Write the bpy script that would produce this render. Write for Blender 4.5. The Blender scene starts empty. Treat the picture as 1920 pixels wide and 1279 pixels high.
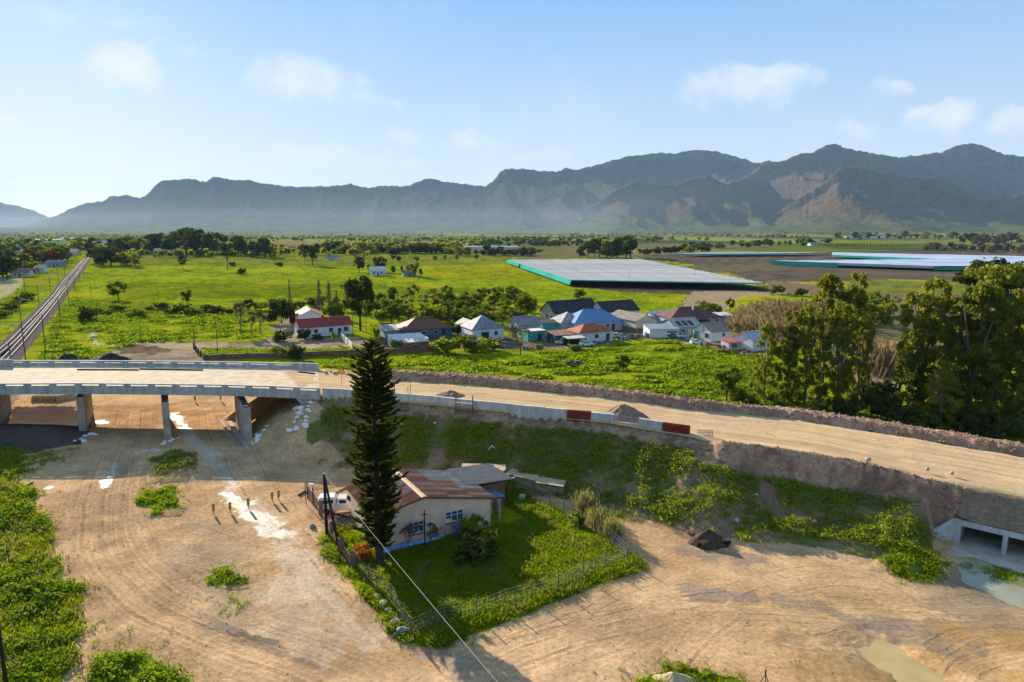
import bpy, bmesh, math, random
import numpy as np
from mathutils import Vector, Matrix

R = math.radians
SC = bpy.context.scene
COL = SC.collection

# ------------------------------------------------------------------ camera
CAM_H = 30.0            # drone height above the sandy ground
PITCH = R(9.4)
FPX = 1280.0            # focal length in pixels of the 1920 px wide photograph (24 mm on 36 mm)
cam_data = bpy.data.cameras.new('camera')
cam_data.sensor_width = 36.0
cam_data.lens = 24.0
cam_data.clip_start = 0.5
cam_data.clip_end = 60000.0
cam = bpy.data.objects.new('camera', cam_data)
COL.objects.link(cam)
cam.location = (0, 0, CAM_H)
cam.rotation_euler = (R(90) - PITCH, 0, 0)
SC.camera = cam

# ------------------------------------------------------------------ render + exposure
SC.render.engine = 'CYCLES'
SC.cycles.use_denoising = True
SC.cycles.max_bounces = 6
SC.cycles.diffuse_bounces = 3
SC.cycles.glossy_bounces = 2
SC.cycles.transmission_bounces = 4
SC.cycles.volume_bounces = 0
SC.cycles.transparent_max_bounces = 8
SC.cycles.sample_clamp_indirect = 6
SC.view_settings.view_transform = 'Standard'
SC.view_settings.look = 'None'
SC.view_settings.gamma = 1.0
SC.view_settings.use_curve_mapping = False
SC.view_settings.exposure = 1.75

# ------------------------------------------------------------------ sun
SUN_EL = R(18.5)
SUN_AZ = R(-33.5)       # from straight ahead (+Y), negative to the left
sun_dir = Vector((math.sin(SUN_AZ) * math.cos(SUN_EL), math.cos(SUN_AZ) * math.cos(SUN_EL), math.sin(SUN_EL)))
sl = bpy.data.lights.new('sun', 'SUN')
sl.energy = 3.7
sl.angle = R(0.5)
sl.color = (1.0, 0.90, 0.74)
sun = bpy.data.objects.new('sun', sl)
COL.objects.link(sun)
sun.rotation_euler = sun_dir.to_track_quat('Z', 'Y').to_euler()
sun.location = (-200, 300, 300)


def pdir(px, py):
    """World direction of a photograph pixel (used to say where clouds and far things stand)."""
    v = Vector(((px - 960) / FPX, 1.0, (639.5 - py) / FPX))
    c, s = math.cos(PITCH), math.sin(PITCH)
    return Vector((v.x, v.y * c + v.z * s, -v.y * s + v.z * c)).normalized()


# ------------------------------------------------------------------ sky
world = bpy.data.worlds.new('World')
SC.world = world
world.use_nodes = True
nt = world.node_tree
nt.nodes.clear()


class NG:
    """Tiny helper to write node graphs."""
    def __init__(self, tree): self.t = tree
    def n(self, typ, **kw):
        nd = self.t.nodes.new(typ)
        for k, v in kw.items(): setattr(nd, k, v)
        return nd
    def link(self, a, b): self.t.links.new(a, b)
    def put(self, sock, v):
        if hasattr(v, 'is_output'): self.t.links.new(v, sock)
        else: sock.default_value = v
    def math(self, op, a, b=None, c=None, clamp=False):
        nd = self.n('ShaderNodeMath', operation=op, use_clamp=clamp)
        self.put(nd.inputs[0], a)
        if b is not None: self.put(nd.inputs[1], b)
        if c is not None: self.put(nd.inputs[2], c)
        return nd.outputs[0]
    def vmath(self, op, a, b=None):
        nd = self.n('ShaderNodeVectorMath', operation=op)
        self.put(nd.inputs[0], a)
        if b is not None: self.put(nd.inputs[1], b)
        return nd.outputs['Value'] if op in ('DOT_PRODUCT', 'LENGTH') else nd.outputs[0]
    def noise(self, vec, scale, detail=4, rough=0.55, dist=0.0):
        nd = self.n('ShaderNodeTexNoise')
        if vec is not None: self.link(vec, nd.inputs['Vector'])
        nd.inputs['Scale'].default_value = scale
        nd.inputs['Detail'].default_value = detail
        nd.inputs['Roughness'].default_value = rough
        nd.inputs['Distortion'].default_value = dist
        return nd.outputs['Fac']
    def mix(self, fac, a, b, blend='MIX'):
        nd = self.n('ShaderNodeMix', data_type='RGBA', blend_type=blend)
        self.put(nd.inputs[0], fac)
        for s, v in ((6, a), (7, b)):
            if isinstance(v, (tuple, list)) and len(v) == 3: v = (*v, 1)
            self.put(nd.inputs[s], v)
        return nd.outputs[2]
    def ramp(self, fac, stops, interp='LINEAR'):
        nd = self.n('ShaderNodeValToRGB')
        self.put(nd.inputs[0], fac)
        cr = nd.color_ramp
        cr.interpolation = interp
        while len(cr.elements) < len(stops): cr.elements.new(0.5)
        for e, (p, c) in zip(cr.elements, stops):
            e.position = p
            e.color = (*c, 1) if len(c) == 3 else c
        return nd.outputs[0]
    def maprange(self, v, a, b, c=0.0, d=1.0, smooth=True):
        nd = self.n('ShaderNodeMapRange')
        if smooth: nd.interpolation_type = 'SMOOTHSTEP'
        self.put(nd.inputs[0], v)
        for i, x in enumerate((a, b, c, d)): nd.inputs[i + 1].default_value = x
        return nd.outputs[0]


g = NG(nt)
tc = g.n('ShaderNodeTexCoord')
D = tc.outputs['Generated']
sky = g.n('ShaderNodeTexSky', sky_type='NISHITA', sun_disc=False)
sky.sun_elevation = SUN_EL
sky.sun_rotation = SUN_AZ % (2 * math.pi)
sky.altitude = 0
sky.air_density = 1.0
sky.dust_density = 0.3
sky.ozone_density = 2.0
sep = g.n('ShaderNodeSeparateXYZ'); g.link(D, sep.inputs[0])
zz = sep.outputs['Z']
# clear-day gradient, even all the way round, blended with the physical sky
grad = g.ramp(g.maprange(zz, 0.0, 1.0, smooth=False), [
    (0.00, (4.5, 5.0, 5.6)), (0.09, (3.75, 4.4, 5.5)), (0.17, (2.95, 3.95, 5.5)),
    (0.30, (1.6, 3.2, 5.7)), (0.6, (1.75, 3.1, 4.9)), (1.0, (1.9, 3.0, 4.5))])
base = g.mix(0.86, sky.outputs[0], grad)
# soft cumulus: each cloud is a patch of the sky in its own direction, broken up by noise
CLOUDS = [  # px, py, half width, half height, strength
    (222, 140, 105, 62, 1.0), (575, 165, 150, 68, .80), (690, 196, 90, 26, .55), (1390, 175, 150, 56, .85), (1480, 165, 80, 36, .6),
    (1770, 228, 85, 42, .9), (1885, 240, 55, 28, .8), (1600, 250, 55, 26, .7), (1680, 168, 60, 22, .6),
    (15, 240, 45, 24, .9), (160, 332, 34, 18, .7), (235, 326, 36, 20, .8), (368, 308, 40, 18, .7),
    (580, 296, 130, 36, .6), (720, 315, 100, 34, .6), (755, 262, 50, 18, .5), (895, 275, 80, 30, .6), (40, 328, 60, 26, .6),
    (1010, 300, 90, 28, .5), (340, 92, 90, 12, .35), (150, 42, 220, 26, .3)]
wob = g.n('ShaderNodeTexNoise'); g.link(D, wob.inputs['Vector'])
wob.inputs['Scale'].default_value = 16; wob.inputs['Detail'].default_value = 6; wob.inputs['Roughness'].default_value = .62
wv = g.vmath('SCALE', g.vmath('SUBTRACT', wob.outputs['Color'], (.5, .5, .5)))
wv.node.inputs['Scale'].default_value = 0.060
Dw = g.vmath('ADD', D, wv)
total = None
for (cx, cy, rw, rh, st) in CLOUDS:
    c = pdir(cx, cy)
    right = Vector((c.y, -c.x, 0)).normalized()
    up = right.cross(c)
    rad = FPX * (1 + ((cx - 960) / FPX) ** 2)
    df = g.vmath('SUBTRACT', Dw, tuple(c))
    a = g.math('MULTIPLY', g.vmath('DOT_PRODUCT', df, tuple(right)), rad / rw)
    b = g.math('MULTIPLY', g.vmath('DOT_PRODUCT', df, tuple(up)), FPX / rh)
    ln = g.math('SQRT', g.math('ADD', g.math('MULTIPLY', a, a), g.math('MULTIPLY', b, b)))
    m = g.math('MULTIPLY', g.math('ADD', g.math('MULTIPLY', g.maprange(ln, 1.0, 0.62, 0.0, st), .55), g.math('MULTIPLY', g.maprange(ln, 1.0, 0.1, 0.0, st), .45)), 1.0)
    soft = g.maprange(b, -.9, 0.5, 0.10, 1.0)          # bases dissolve
    m = g.math('MULTIPLY', m, soft)
    total = m if total is None else g.math('MAXIMUM', total, m)
fine = g.noise(D, 30, 7, .62)
cov = g.maprange(g.math('ADD', total, g.math('MULTIPLY', g.math('SUBTRACT', fine, .5), 1.35)), .0, 1.15, 0, 1)
cov = g.math('MULTIPLY', cov, g.maprange(total, .0, .25, 0, 1))
hz = g.noise(D, 5, 5, .55)
veil = g.math('MULTIPLY', g.maprange(hz, .5, .75, 0, .22), g.maprange(zz, .5, .1, 0, 1))
cov = g.math('MAXIMUM', cov, veil)
cov = g.math('MULTIPLY', cov, 0.86)
skyc = g.mix(cov, base, (5.8, 5.9, 6.1))
bg = g.n('ShaderNodeBackground')
g.link(skyc, bg.inputs[0])
bg.inputs[1].default_value = 0.05
out = g.n('ShaderNodeOutputWorld')
g.link(bg.outputs[0], out.inputs[0])

# ------------------------------------------------------------------ helpers
def P(px, py, z=0.0):
    """Point at height z seen at a photograph pixel."""
    a = PITCH + math.atan((py - 639.5) / FPX)
    Y = (CAM_H - z) / math.tan(a)
    dep = Y * math.cos(PITCH) + (CAM_H - z) * math.sin(PITCH)
    return ((px - 960) / FPX * dep, Y)


def tag(o, label=None, cat=None, group=None, kind=None):
    if label: o['label'] = label
    if cat: o['category'] = cat
    if group: o['group'] = group
    if kind: o['kind'] = kind
    return o


def link(o, parent=None):
    COL.objects.link(o)
    if parent is not None: o.parent = parent
    return o


def empty(name, loc=(0, 0, 0), rz=0.0):
    o = bpy.data.objects.new(name, None)
    o.empty_display_size = 0.3
    o.location = loc
    o.rotation_euler = (0, 0, rz)
    return link(o)


def np_mesh(name, V, F, mats, smooth=False, mi=None):
    """Mesh from numpy vertices (N,3) and an (M,k) face array."""
    V = np.asarray(V, np.float32); F = np.asarray(F, np.int32)
    me = bpy.data.meshes.new(name)
    k = F.shape[1]
    me.vertices.add(len(V)); me.vertices.foreach_set('co', V.ravel())
    me.loops.add(F.size); me.loops.foreach_set('vertex_index', F.ravel())
    me.polygons.add(len(F))
    me.polygons.foreach_set('loop_start', np.arange(len(F), dtype=np.int32) * k)
    if smooth: me.polygons.foreach_set('use_smooth', np.ones(len(F), bool))
    if not isinstance(mats, (list, tuple)): mats = [mats]
    for m in mats: me.materials.append(m)
    if mi is not None: me.polygons.foreach_set('material_index', np.asarray(mi, np.int32))
    me.update(calc_edges=True)
    return me


def np_obj(name, V, F, mats, parent=None, smooth=False, mi=None):
    return link(bpy.data.objects.new(name, np_mesh(name, V, F, mats, smooth, mi)), parent)


class MB:
    """Collects boxes, tubes and polygons for one mesh."""
    def __init__(self): self.v = []; self.f = []
    def add(self, vs, fs):
        o = len(self.v)
        self.v += [tuple(x) for x in vs]
        self.f += [tuple(i + o for i in q) for q in fs]
        return self
    def box(self, c, s, rz=0.0, tilt=None):
        hx, hy, hz = s[0] / 2, s[1] / 2, s[2] / 2
        M = Matrix.Rotation(rz, 3, 'Z')
        if tilt is not None: M = M @ tilt
        vs = [Vector(c) + M @ Vector((x * hx, y * hy, z * hz)) for z in (-1, 1) for x, y in ((-1, -1), (1, -1), (1, 1), (-1, 1))]
        return self.add(vs, [(3, 2, 1, 0), (4, 5, 6, 7), (0, 1, 5, 4), (1, 2, 6, 5), (2, 3, 7, 6), (3, 0, 4, 7)])
    def bar(self, p, q, w, h=None):
        """Square bar between two points."""
        h = h or w
        p, q = Vector(p), Vector(q)
        d = (q - p)
        t = d.normalized()
        up = Vector((0, 0, 1)) if abs(t.z) < .95 else Vector((0, 1, 0))
        s = t.cross(up).normalized() * w / 2
        u = s.cross(t).normalized() * h / 2
        vs = [b + x * s + y * u for b in (p, q) for x, y in ((-1, -1), (1, -1), (1, 1), (-1, 1))]
        return self.add(vs, [(3, 2, 1, 0), (4, 5, 6, 7), (0, 1, 5, 4), (1, 2, 6, 5), (2, 3, 7, 6), (3, 0, 4, 7)])
    def tube(self, p, q, r0, r1=None, n=6, caps=True):
        r1 = r0 if r1 is None else r1
        p, q = Vector(p), Vector(q)
        t = (q - p).normalized()
        up = Vector((0, 0, 1)) if abs(t.z) < .95 else Vector((0, 1, 0))
        s = t.cross(up).normalized(); u = s.cross(t)
        vs = []
        for b, r in ((p, r0), (q, r1)):
            for i in range(n):
                a = 2 * math.pi * i / n
                vs.append(b + (s * math.cos(a) + u * math.sin(a)) * r)
        fs = [(i, (i + 1) % n, n + (i + 1) % n, n + i) for i in range(n)]
        if caps: fs += [tuple(range(n - 1, -1, -1)), tuple(range(n, 2 * n))]
        return self.add(vs, fs)
    def poly(self, pts, thick):
        """Flat polygon (3D points) extruded along its normal by -thick."""
        pts = [Vector(p) for p in pts]
        n = len(pts)
        nrm = (pts[1] - pts[0]).cross(pts[2] - pts[0]).normalized()
        vs = pts + [p - nrm * thick for p in pts]
        fs = [tuple(range(n)), tuple(range(2 * n - 1, n - 1, -1))]
        fs += [(i, i + n, (i + 1) % n + n, (i + 1) % n) for i in range(n)]
        return self.add(vs, fs)
    def rock(self, c, r, rng, squash=.7, sub=1):
        bm = bmesh.new()
        bmesh.ops.create_icosphere(bm, subdivisions=sub, radius=1)
        vs = [Vector(c) + Vector((v.co.x * r, v.co.y * r * rng.uniform(.7, 1), v.co.z * r * squash)) * rng.uniform(.75, 1.15) for v in bm.verts]
        fs = [tuple(v.index for v in f.verts) for f in bm.faces]
        bm.free()
        return self.add(vs, fs)
    def mesh(self, name, mat, smooth=False):
        me = bpy.data.meshes.new(name)
        me.from_pydata(self.v, [], self.f)
        for m in (mat if isinstance(mat, (list, tuple)) else [mat]): me.materials.append(m)
        if smooth:
            for p in me.polygons: p.use_smooth = True
        me.update()
        return me
    def build(self, name, mat, parent=None, smooth=False):
        return link(bpy.data.objects.new(name, self.mesh(name, mat, smooth)), parent)


def copy_tree(o, parent=None):
    c = o.copy(); COL.objects.link(c)
    c.parent = parent
    for ch in o.children: copy_tree(ch, c)
    return c


# ------------------------------------------------------------------ numpy noise
def _hash(ix, iy, seed):
    h = (ix.astype(np.int64) * 374761393 + iy.astype(np.int64) * 668265263 + seed * 974634541) & 0xFFFFFFFF
    h = ((h ^ (h >> 13)) * 1274126177) & 0xFFFFFFFF
    h = h ^ (h >> 16)
    return (h & 0xFFFFFF).astype(np.float64) / float(0xFFFFFF)


def vnoise(x, y, seed=0):
    ix = np.floor(x); iy = np.floor(y)
    fx = x - ix; fy = y - iy
    fx = fx * fx * fx * (fx * (fx * 6 - 15) + 10); fy = fy * fy * fy * (fy * (fy * 6 - 15) + 10)
    a = _hash(ix, iy, seed); b = _hash(ix + 1, iy, seed)
    c = _hash(ix, iy + 1, seed); d = _hash(ix + 1, iy + 1, seed)
    return (a + (b - a) * fx) * (1 - fy) + (c + (d - c) * fx) * fy


def fbm(x, y, oct=4, seed=0, gain=.5):
    """0..1 fractal value noise."""
    s = 0; a = 1; t = 0
    for o in range(oct):
        s = s + a * vnoise(x + 13.7 * o, y - 7.1 * o, seed + o)
        t += a; a *= gain; x = x * 2.03; y = y * 2.03
    return s / t


def sstep(a, b, x):
    t = np.clip((x - a) / (b - a), 0, 1)
    return t * t * (3 - 2 * t)


def inpoly(X, Y, poly):
    poly = np.asarray(poly, float)
    ins = np.zeros(X.shape, bool)
    x0, y0 = poly[:, 0].min(), poly[:, 1].min(); x1, y1 = poly[:, 0].max(), poly[:, 1].max()
    sel = (X >= x0) & (X <= x1) & (Y >= y0) & (Y <= y1)
    if not sel.any(): return ins
    xs, ys = X[sel], Y[sel]
    r = np.zeros(xs.shape, bool)
    n = len(poly)
    for i in range(n):
        ax, ay = poly[i]; bx, by = poly[(i + 1) % n]
        if ay == by: continue
        c = ((ay > ys) != (by > ys)) & (xs < (bx - ax) * (ys - ay) / (by - ay) + ax)
        r ^= c
    ins[sel] = r
    return ins


def pldist(X, Y, pts):
    """Distance to a polyline and the parameter (0..1) along it."""
    pts = np.asarray(pts, float)
    best = np.full(X.shape, 1e9); tt = np.zeros(X.shape)
    seg = np.hypot(*(pts[1:] - pts[:-1]).T); cum = np.concatenate([[0], np.cumsum(seg)]); tot = cum[-1]
    for i in range(len(pts) - 1):
        a, b = pts[i], pts[i + 1]
        d = b - a; L2 = (d ** 2).sum() + 1e-9
        t = np.clip(((X - a[0]) * d[0] + (Y - a[1]) * d[1]) / L2, 0, 1)
        ds = np.hypot(X - a[0] - t * d[0], Y - a[1] - t * d[1])
        m = ds < best
        best = np.where(m, ds, best); tt = np.where(m, (cum[i] + t * seg[i]) / tot, tt)
    return best, tt


# ------------------------------------------------------------------ materials
MATS = {}


def mat(name, color, rough=.8, var=.15, scale=3.0, bump=0.0, bscale=12.0, metal=0.0, spec=.10, c2=None, stretch=None):
    """Principled surface with a noisy colour (between color and c2) and fine relief."""
    if name in MATS: return MATS[name]
    m = bpy.data.materials.new(name); m.use_nodes = True
    t = m.node_tree; b = t.nodes['Principled BSDF']; g = NG(t)
    co = g.n('ShaderNodeTexCoord').outputs['Object']
    if stretch:
        mp = g.n('ShaderNodeMapping'); g.link(co, mp.inputs[0]); mp.inputs['Scale'].default_value = stretch
        co = mp.outputs[0]
    f = g.noise(co, scale, 6, .62)
    f = g.maprange(f, .28, .72, 0, 1)
    lo = tuple(c * (1 - var) for c in color); hi = tuple(min(1, c * (1 + var)) for c in color)
    if c2: lo, hi = color, c2
    b.inputs['Base Color'].default_value = (*color, 1)
    g.link(g.mix(f, lo, hi), b.inputs['Base Color'])
    b.inputs['Roughness'].default_value = rough
    b.inputs['Metallic'].default_value = metal
    b.inputs['Specular IOR Level'].default_value = spec
    if bump:
        bn = g.n('ShaderNodeBump'); bn.inputs['Strength'].default_value = min(1, bump); bn.inputs['Distance'].default_value = .05
        g.link(g.noise(co, bscale, 5, .6), bn.inputs['Height']); g.link(bn.outputs[0], b.inputs['Normal'])
    MATS[name] = m
    return m


def leaf_mat(name, dark, light, trans=.4, objvar=.25):
    """Leaves: light passes through; each leaf and each plant its own shade of green."""
    if name in MATS: return MATS[name]
    m = bpy.data.materials.new(name); m.use_nodes = True
    t = m.node_tree; t.nodes.clear(); g = NG(t)
    ge = g.n('ShaderNodeNewGeometry'); oi = g.n('ShaderNodeObjectInfo')
    co = g.n('ShaderNodeTexCoord').outputs['Object']
    f = g.math('ADD', g.math('MULTIPLY', ge.outputs['Random Per Island'], .6), g.math('MULTIPLY', g.noise(co, 1.3, 3), .4))
    c = g.mix(f, dark, light)
    hsv = g.n('ShaderNodeHueSaturation'); g.link(c, hsv.inputs['Color'])
    g.link(g.maprange(oi.outputs['Random'], 0, 1, 1 - objvar, 1 + objvar, False), hsv.inputs['Value'])
    g.link(g.maprange(oi.outputs['Random'], 0, 1, .5 + .02, .5 - .015, False), hsv.inputs['Hue'])
    d = g.n('ShaderNodeBsdfDiffuse'); tr = g.n('ShaderNodeBsdfTranslucent')
    g.link(hsv.outputs[0], d.inputs[0])
    g.link(g.mix(.35, hsv.outputs[0], (light[0] * 1.5, light[1] * 1.35, light[2] * .6)), tr.inputs[0])
    mx = g.n('ShaderNodeMixShader'); mx.inputs[0].default_value = trans
    g.link(d.outputs[0], mx.inputs[1]); g.link(tr.outputs[0], mx.inputs[2])
    o = g.n('ShaderNodeOutputMaterial'); g.link(mx.outputs[0], o.inputs[0])
    MATS[name] = m
    return m

# ================================================================== TERRAIN
def zr_px(px): return np.interp(px, [560, 1000, 1340, 1600, 1800, 1920], [6.7, 6.6, 6.0, 5.1, 4.0, 3.5])


N_PX = [(600, 727), (640, 729), (735, 737), (890, 751), (1062, 768), (1150, 778), (1240, 792), (1295, 801)]
C_PX = [(1345, 829), (1450, 841), (1581, 862), (1668, 882), (1734, 901), (1799, 909), (1920, 930)]
N_W = [(*P(x, y, zr_px(x) + .9), zr_px(x)) for x, y in N_PX] + [(*P(x, y, zr_px(x)), zr_px(x)) for x, y in C_PX]
N_W += [(75, 49, 3.2), (120, 17, 3.0)]
F_PX = [(596, 700), (725, 712), (880, 722), (1120, 745), (1300, 769), (1472, 785), (1644, 812), (1920, 859)]
N_W = np.array(N_W)


def zr_xy(X, Y):
    return np.interp(X - .45 * (95 - Y), N_W[:, 0] - .45 * (95 - N_W[:, 1]), N_W[:, 2])


F_W = []
for px_f, py_f in F_PX:
    z_f = zr_px(px_f)
    for _ in range(8):
        x_f, y_f = P(px_f, py_f, z_f); z_f = float(zr_xy(x_f, y_f))
    F_W.append((x_f, y_f, z_f))
F_W = np.array(F_W + [(82, 61, 3.2), (127, 28, 3.0)])
ROAD = np.vstack([N_W[:, :2], F_W[::-1, :2]])


PUD = [  # pixel outline, level
    ([(1615, 1218), (1650, 1205), (1680, 1215), (1700, 1235), (1735, 1250), (1762, 1272), (1740, 1290), (1700, 1284), (1668, 1262), (1640, 1240)], -.30),
    ([(1800, 1062), (1835, 1056), (1880, 1072), (1925, 1088), (1960, 1110), (1925, 1140), (1895, 1132), (1850, 1108), (1812, 1092)], -.40)]
PUD_W = [(np.array([P(x, y, l) for x, y in pl]), l) for pl, l in PUD]


CULZ = -.30
CUL0 = np.array(P(1799, 1015, CULZ)); CULT = np.array(P(1940, 1050, CULZ)) - CUL0; CULT /= np.linalg.norm(CULT)


def gz(X, Y, notch=True):
    """Ground height (numpy)."""
    X = np.asarray(X, float); Y = np.asarray(Y, float)
    h = .35 * (fbm(X / 14, Y / 14, 3, 3) - .5) * sstep(600, 120, Y)
    h = h + .14 * (fbm(X / 2.2, Y / 2.2, 3, 9) - .5) * sstep(300, 80, Y)
    h = h - .35 * np.exp(-(((X - 47) / 17) ** 2 + ((Y - 54) / 13) ** 2) ** 1.5)
    # heaps of spoil under and in front of the bridge
    for (cx, cy, rx, ry, a) in ((-76, 96, 9, 4.5, 1.3), (-68, 95.5, 3.5, 2.5, .8), (-43.5, 85, 4.2, 5, 1.3), (-40, 80.5, 2.5, 2.5, .5),
                                (34.8, 57.6, 2.6, 1.7, .8), (37.0, 56.4, 2.2, 1.3, .5), (-31, 88, 4, 5, .9)):
        h = h + a * np.exp(-((X - cx) / rx) ** 2 - ((Y - cy) / ry) ** 2) * (.75 + .5 * fbm(X / 1.5, Y / 1.5, 3, 21))
    near = (Y < 150) & (Y > 5) & (X > -60) & (X < 150)
    if near.any():
        x, y = X[near], Y[near]
        dn, _ = pldist(x, y, N_W[:, :2]); df, _ = pldist(x, y, F_W[:, :2])
        de, _ = pldist(x, y, [N_W[0, :2], F_W[0, :2]])
        d = np.minimum(np.minimum(dn, df), de)
        ins = inpoly(x, y, ROAD)
        zr = zr_xy(x, y)
        far = df < dn
        n1 = fbm(x / 1.1, y / 1.1, 4, 31); n2 = fbm(x / 3.5, y / 3.5, 3, 37)
        # near slope, with the cut face from x = 23 on
        drop = 2.1 * sstep(21.0, 25.5, x) * (1 - .35 * sstep(33, 44, x)) * (1 - .75 * sstep(43.5, 46, x))
        dd = np.maximum(d + (n2 - .5) * 1.4 * sstep(.3, 2, d) - .75 * sstep(22, 24, x) * sstep(46, 44, x), 0)
        bench = .75 * sstep(0, .25, d) * sstep(24, 21, x)
        run = 10.2 + 2.0 * sstep(-16, 20, x) - 4.6 * sstep(36, 46, x)
        hs = (zr - .15 - bench - drop * sstep(.05, 1.5, dd + (n1 - .5) * .9)) * np.clip(1 - (dd - 1.0) / run, 0, 1.02)
        hs = hs + .38 * np.exp(-((d - .45) / .38) ** 2) * (.6 + .8 * n1) * sstep(22, 24, x) * sstep(46, 44, x)
        hs = hs + (n1 - .5) * .75 * sstep(.2, 1.5, d) * sstep(13, 9, d)
        # far side: berm of graded soil, then slope
        berm = 1.0 * sstep(.1, 1.3, d + (n1 - .5) * .35) * sstep(4.6, 3.2, d) * (.85 + .35 * fbm(x / .7, y / .7, 3, 41)) * sstep(-24, -20, x)
        hf = zr * np.clip(1 - (d - 3.8) / 11, 0, 1) + berm + (n1 - .5) * .22
        he = np.where(far & ~(de < df), hf, hs)
        he = np.where(ins, zr - .15, he)
        hb = h[near]
        k = he > hb
        h[near] = np.where(k, he, hb)
    if notch:
        u = (X - CUL0[0]) * CULT[0] + (Y - CUL0[1]) * CULT[1]; v = -(X - CUL0[0]) * CULT[1] + (Y - CUL0[1]) * CULT[0]
        inside = (u > -.5) & (u < 7.45) & (v > -3.4) & (v < 7.0)
        h = np.where(inside, np.minimum(h, CULZ - .42), h)
        w = sstep(-3.6, -1.0, u) * sstep(-9, -4, v) * sstep(.35, .05, v) * sstep(16, 10, u)
        h = np.where((v < .35) & (u < 16), np.minimum(h, h * (1 - w) + w * (CULZ - .12 + .1 * fbm(X, Y, 2, 91))), h)
    for pl, lv in PUD_W:
        d, _ = pldist(X, Y, np.vstack([pl, pl[:1]]))
        i = inpoly(X, Y, pl)
        sd = np.where(i, -d, d)
        w = sstep(2.5, 0, sd)
        h = h * (1 - w) + w * (lv - .10 + .16 * sstep(-.8, 1.2, sd + (fbm(X / 1.2, Y / 1.2, 3, 51) - .5) * 1.6))
    return h


def gz1(x, y): return float(gz(np.array([x]), np.array([y]))[0])


def G(px, py, dz=0.0):
    """Ground point seen at a photograph pixel."""
    z = 0.0
    for _ in range(12):
        x, y = P(px, py, z)
        z = z * .4 + .6 * gz1(x, y)
    return Vector((x, y, z + dz))


def flat(px, py):
    """Ground point of the open plain (flat beyond the new road)."""
    x, y = P(px, py, 0)
    return Vector((x, y, 0 if y > 300 else gz1(x, y)))


# ---- polar grid round the drone's ground point: dense where the ground is near
az_f = np.linspace(-41, 41, 800)
az_c1 = np.linspace(-180, -42, 40); az_c2 = np.linspace(42, 180, 40)[:-1]
az = np.radians(np.concatenate([az_c1, az_f, az_c2]))
rr = [3., 12, 22, 30, 35]
r = 38.
while r < 14000:
    rr.append(r)
    px_ = 683 * 30 / (r * r)           # render pixels per metre of depth
    r += min(max(.18, .98 / px_), r * .035)
rr = np.array(rr)
print('ground grid', len(az), len(rr))
A, RR = np.meshgrid(az, rr)
GX = RR * np.sin(A); GY = RR * np.cos(A)
GZ = gz(GX.ravel(), GY.ravel()).reshape(GX.shape)
x, y = GX.ravel(), GY.ravel()
# test coordinates wobble so that edges are ragged
wx = x + (fbm(x / 3, y / 3, 4, 61) - .5) * np.minimum(3.2, 1.0 + y * .012)
wy = y + (fbm(x / 3 + 50, y / 3, 4, 67) - .5) * np.minimum(3.2, 1.0 + y * .012)
n_big = fbm(x / 22, y / 22, 4, 71); n_mid = fbm(x / 4, y / 4, 4, 73); n_fin = fbm(x / .8, y / .8, 3, 77)
n_far = fbm(x / 90, y / 60, 4, 79)


def poly_px(pl): return np.array([P(a, b, 0) for a, b in pl])


def lerp(a, b, t): return a + (np.asarray(b) - a) * t[:, None]


nv = len(x)
col = np.zeros((nv, 3)); veg = np.zeros(nv); wet = np.zeros(nv)
C3 = lambda c: np.tile(np.asarray(c, float), (nv, 1))
GRASS_A, GRASS_B, GRASS_C = (.205, .245, .007), (.115, .160, .007), (.29, .275, .012)
SAND_A, SAND_B, DAMP = (.50, .315, .168), (.39, .235, .118), (.20, .135, .085)
# plain: patchwork of fields far away
cell = _hash(np.floor((x + .35 * y) / 210), np.floor((y - .15 * x) / 330), 5)
pal = np.array([(.075, .085, .03), (.13, .11, .045), (.055, .07, .025), (.12, .17, .02), (.20, .15, .07), (.06, .07, .035), (.19, .21, .03), (.09, .12, .02)])
col[:] = pal[np.minimum((cell * len(pal)).astype(int), len(pal) - 1)]
col *= (.75 + .5 * n_far)[:, None]
grass = lerp(C3(GRASS_A), GRASS_B, sstep(.42, .62, n_mid)); grass = lerp(grass, GRASS_C, sstep(.5, .7, n_big) * .8)
sand = lerp(C3(SAND_A), SAND_B, sstep(.35, .65, n_mid * .6 + n_big * .4)); sand = sand * (.9 + .2 * n_fin)[:, None]
stripes = .5 + .5 * np.sin((x * .5 + y * .86) * 2 * math.pi / 3.2)
veg[:] = .6


def paint(pl, c, v=None, wob=1.0, soft=None):
    m = inpoly(x + (wx - x) * wob, y + (wy - y) * wob, poly_px(pl))
    col[m] = c[m] if isinstance(c, np.ndarray) else np.asarray(c) * (.8 + .4 * n_mid[m])[:, None]
    if v is not None: veg[m] = v
    return m


# the green plain this side of the far trees
paint([(-900, 505), (180, 470), (520, 470), (900, 478), (1000, 486), (1180, 482), (2600, 482), (2600, 560), (2400, 1500), (-900, 1500)], grass, 1)
m = paint([(170, 472), (520, 470), (960, 480), (960, 496), (500, 500), (180, 498)], grass * .62 + np.array([.02, .015, .01]), .8)
m = paint([(180, 500), (560, 510), (960, 528), (940, 545), (600, 535), (180, 522)], grass * .95, .8, 2)
m = paint([(200, 528), (700, 535), (960, 545), (900, 560), (560, 560), (200, 560)], grass * .62 + np.array([.006, .012, .0]), .8, 2)
m = paint([(160, 560), (430, 575), (560, 590), (520, 605), (300, 600), (150, 590)], grass * .55 + np.array([.02, .012, .005]), .8, 2)
m = paint([(800, 500), (1010, 500), (1060, 522), (980, 532), (790, 516)], grass * .8 + np.array([.05, .02, .0]), .8, 2)
paint([(0, 485), (150, 470), (152, 486), (0, 610), (-300, 700), (-900, 700), (-900, 500)], grass * .8, .9)
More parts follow.
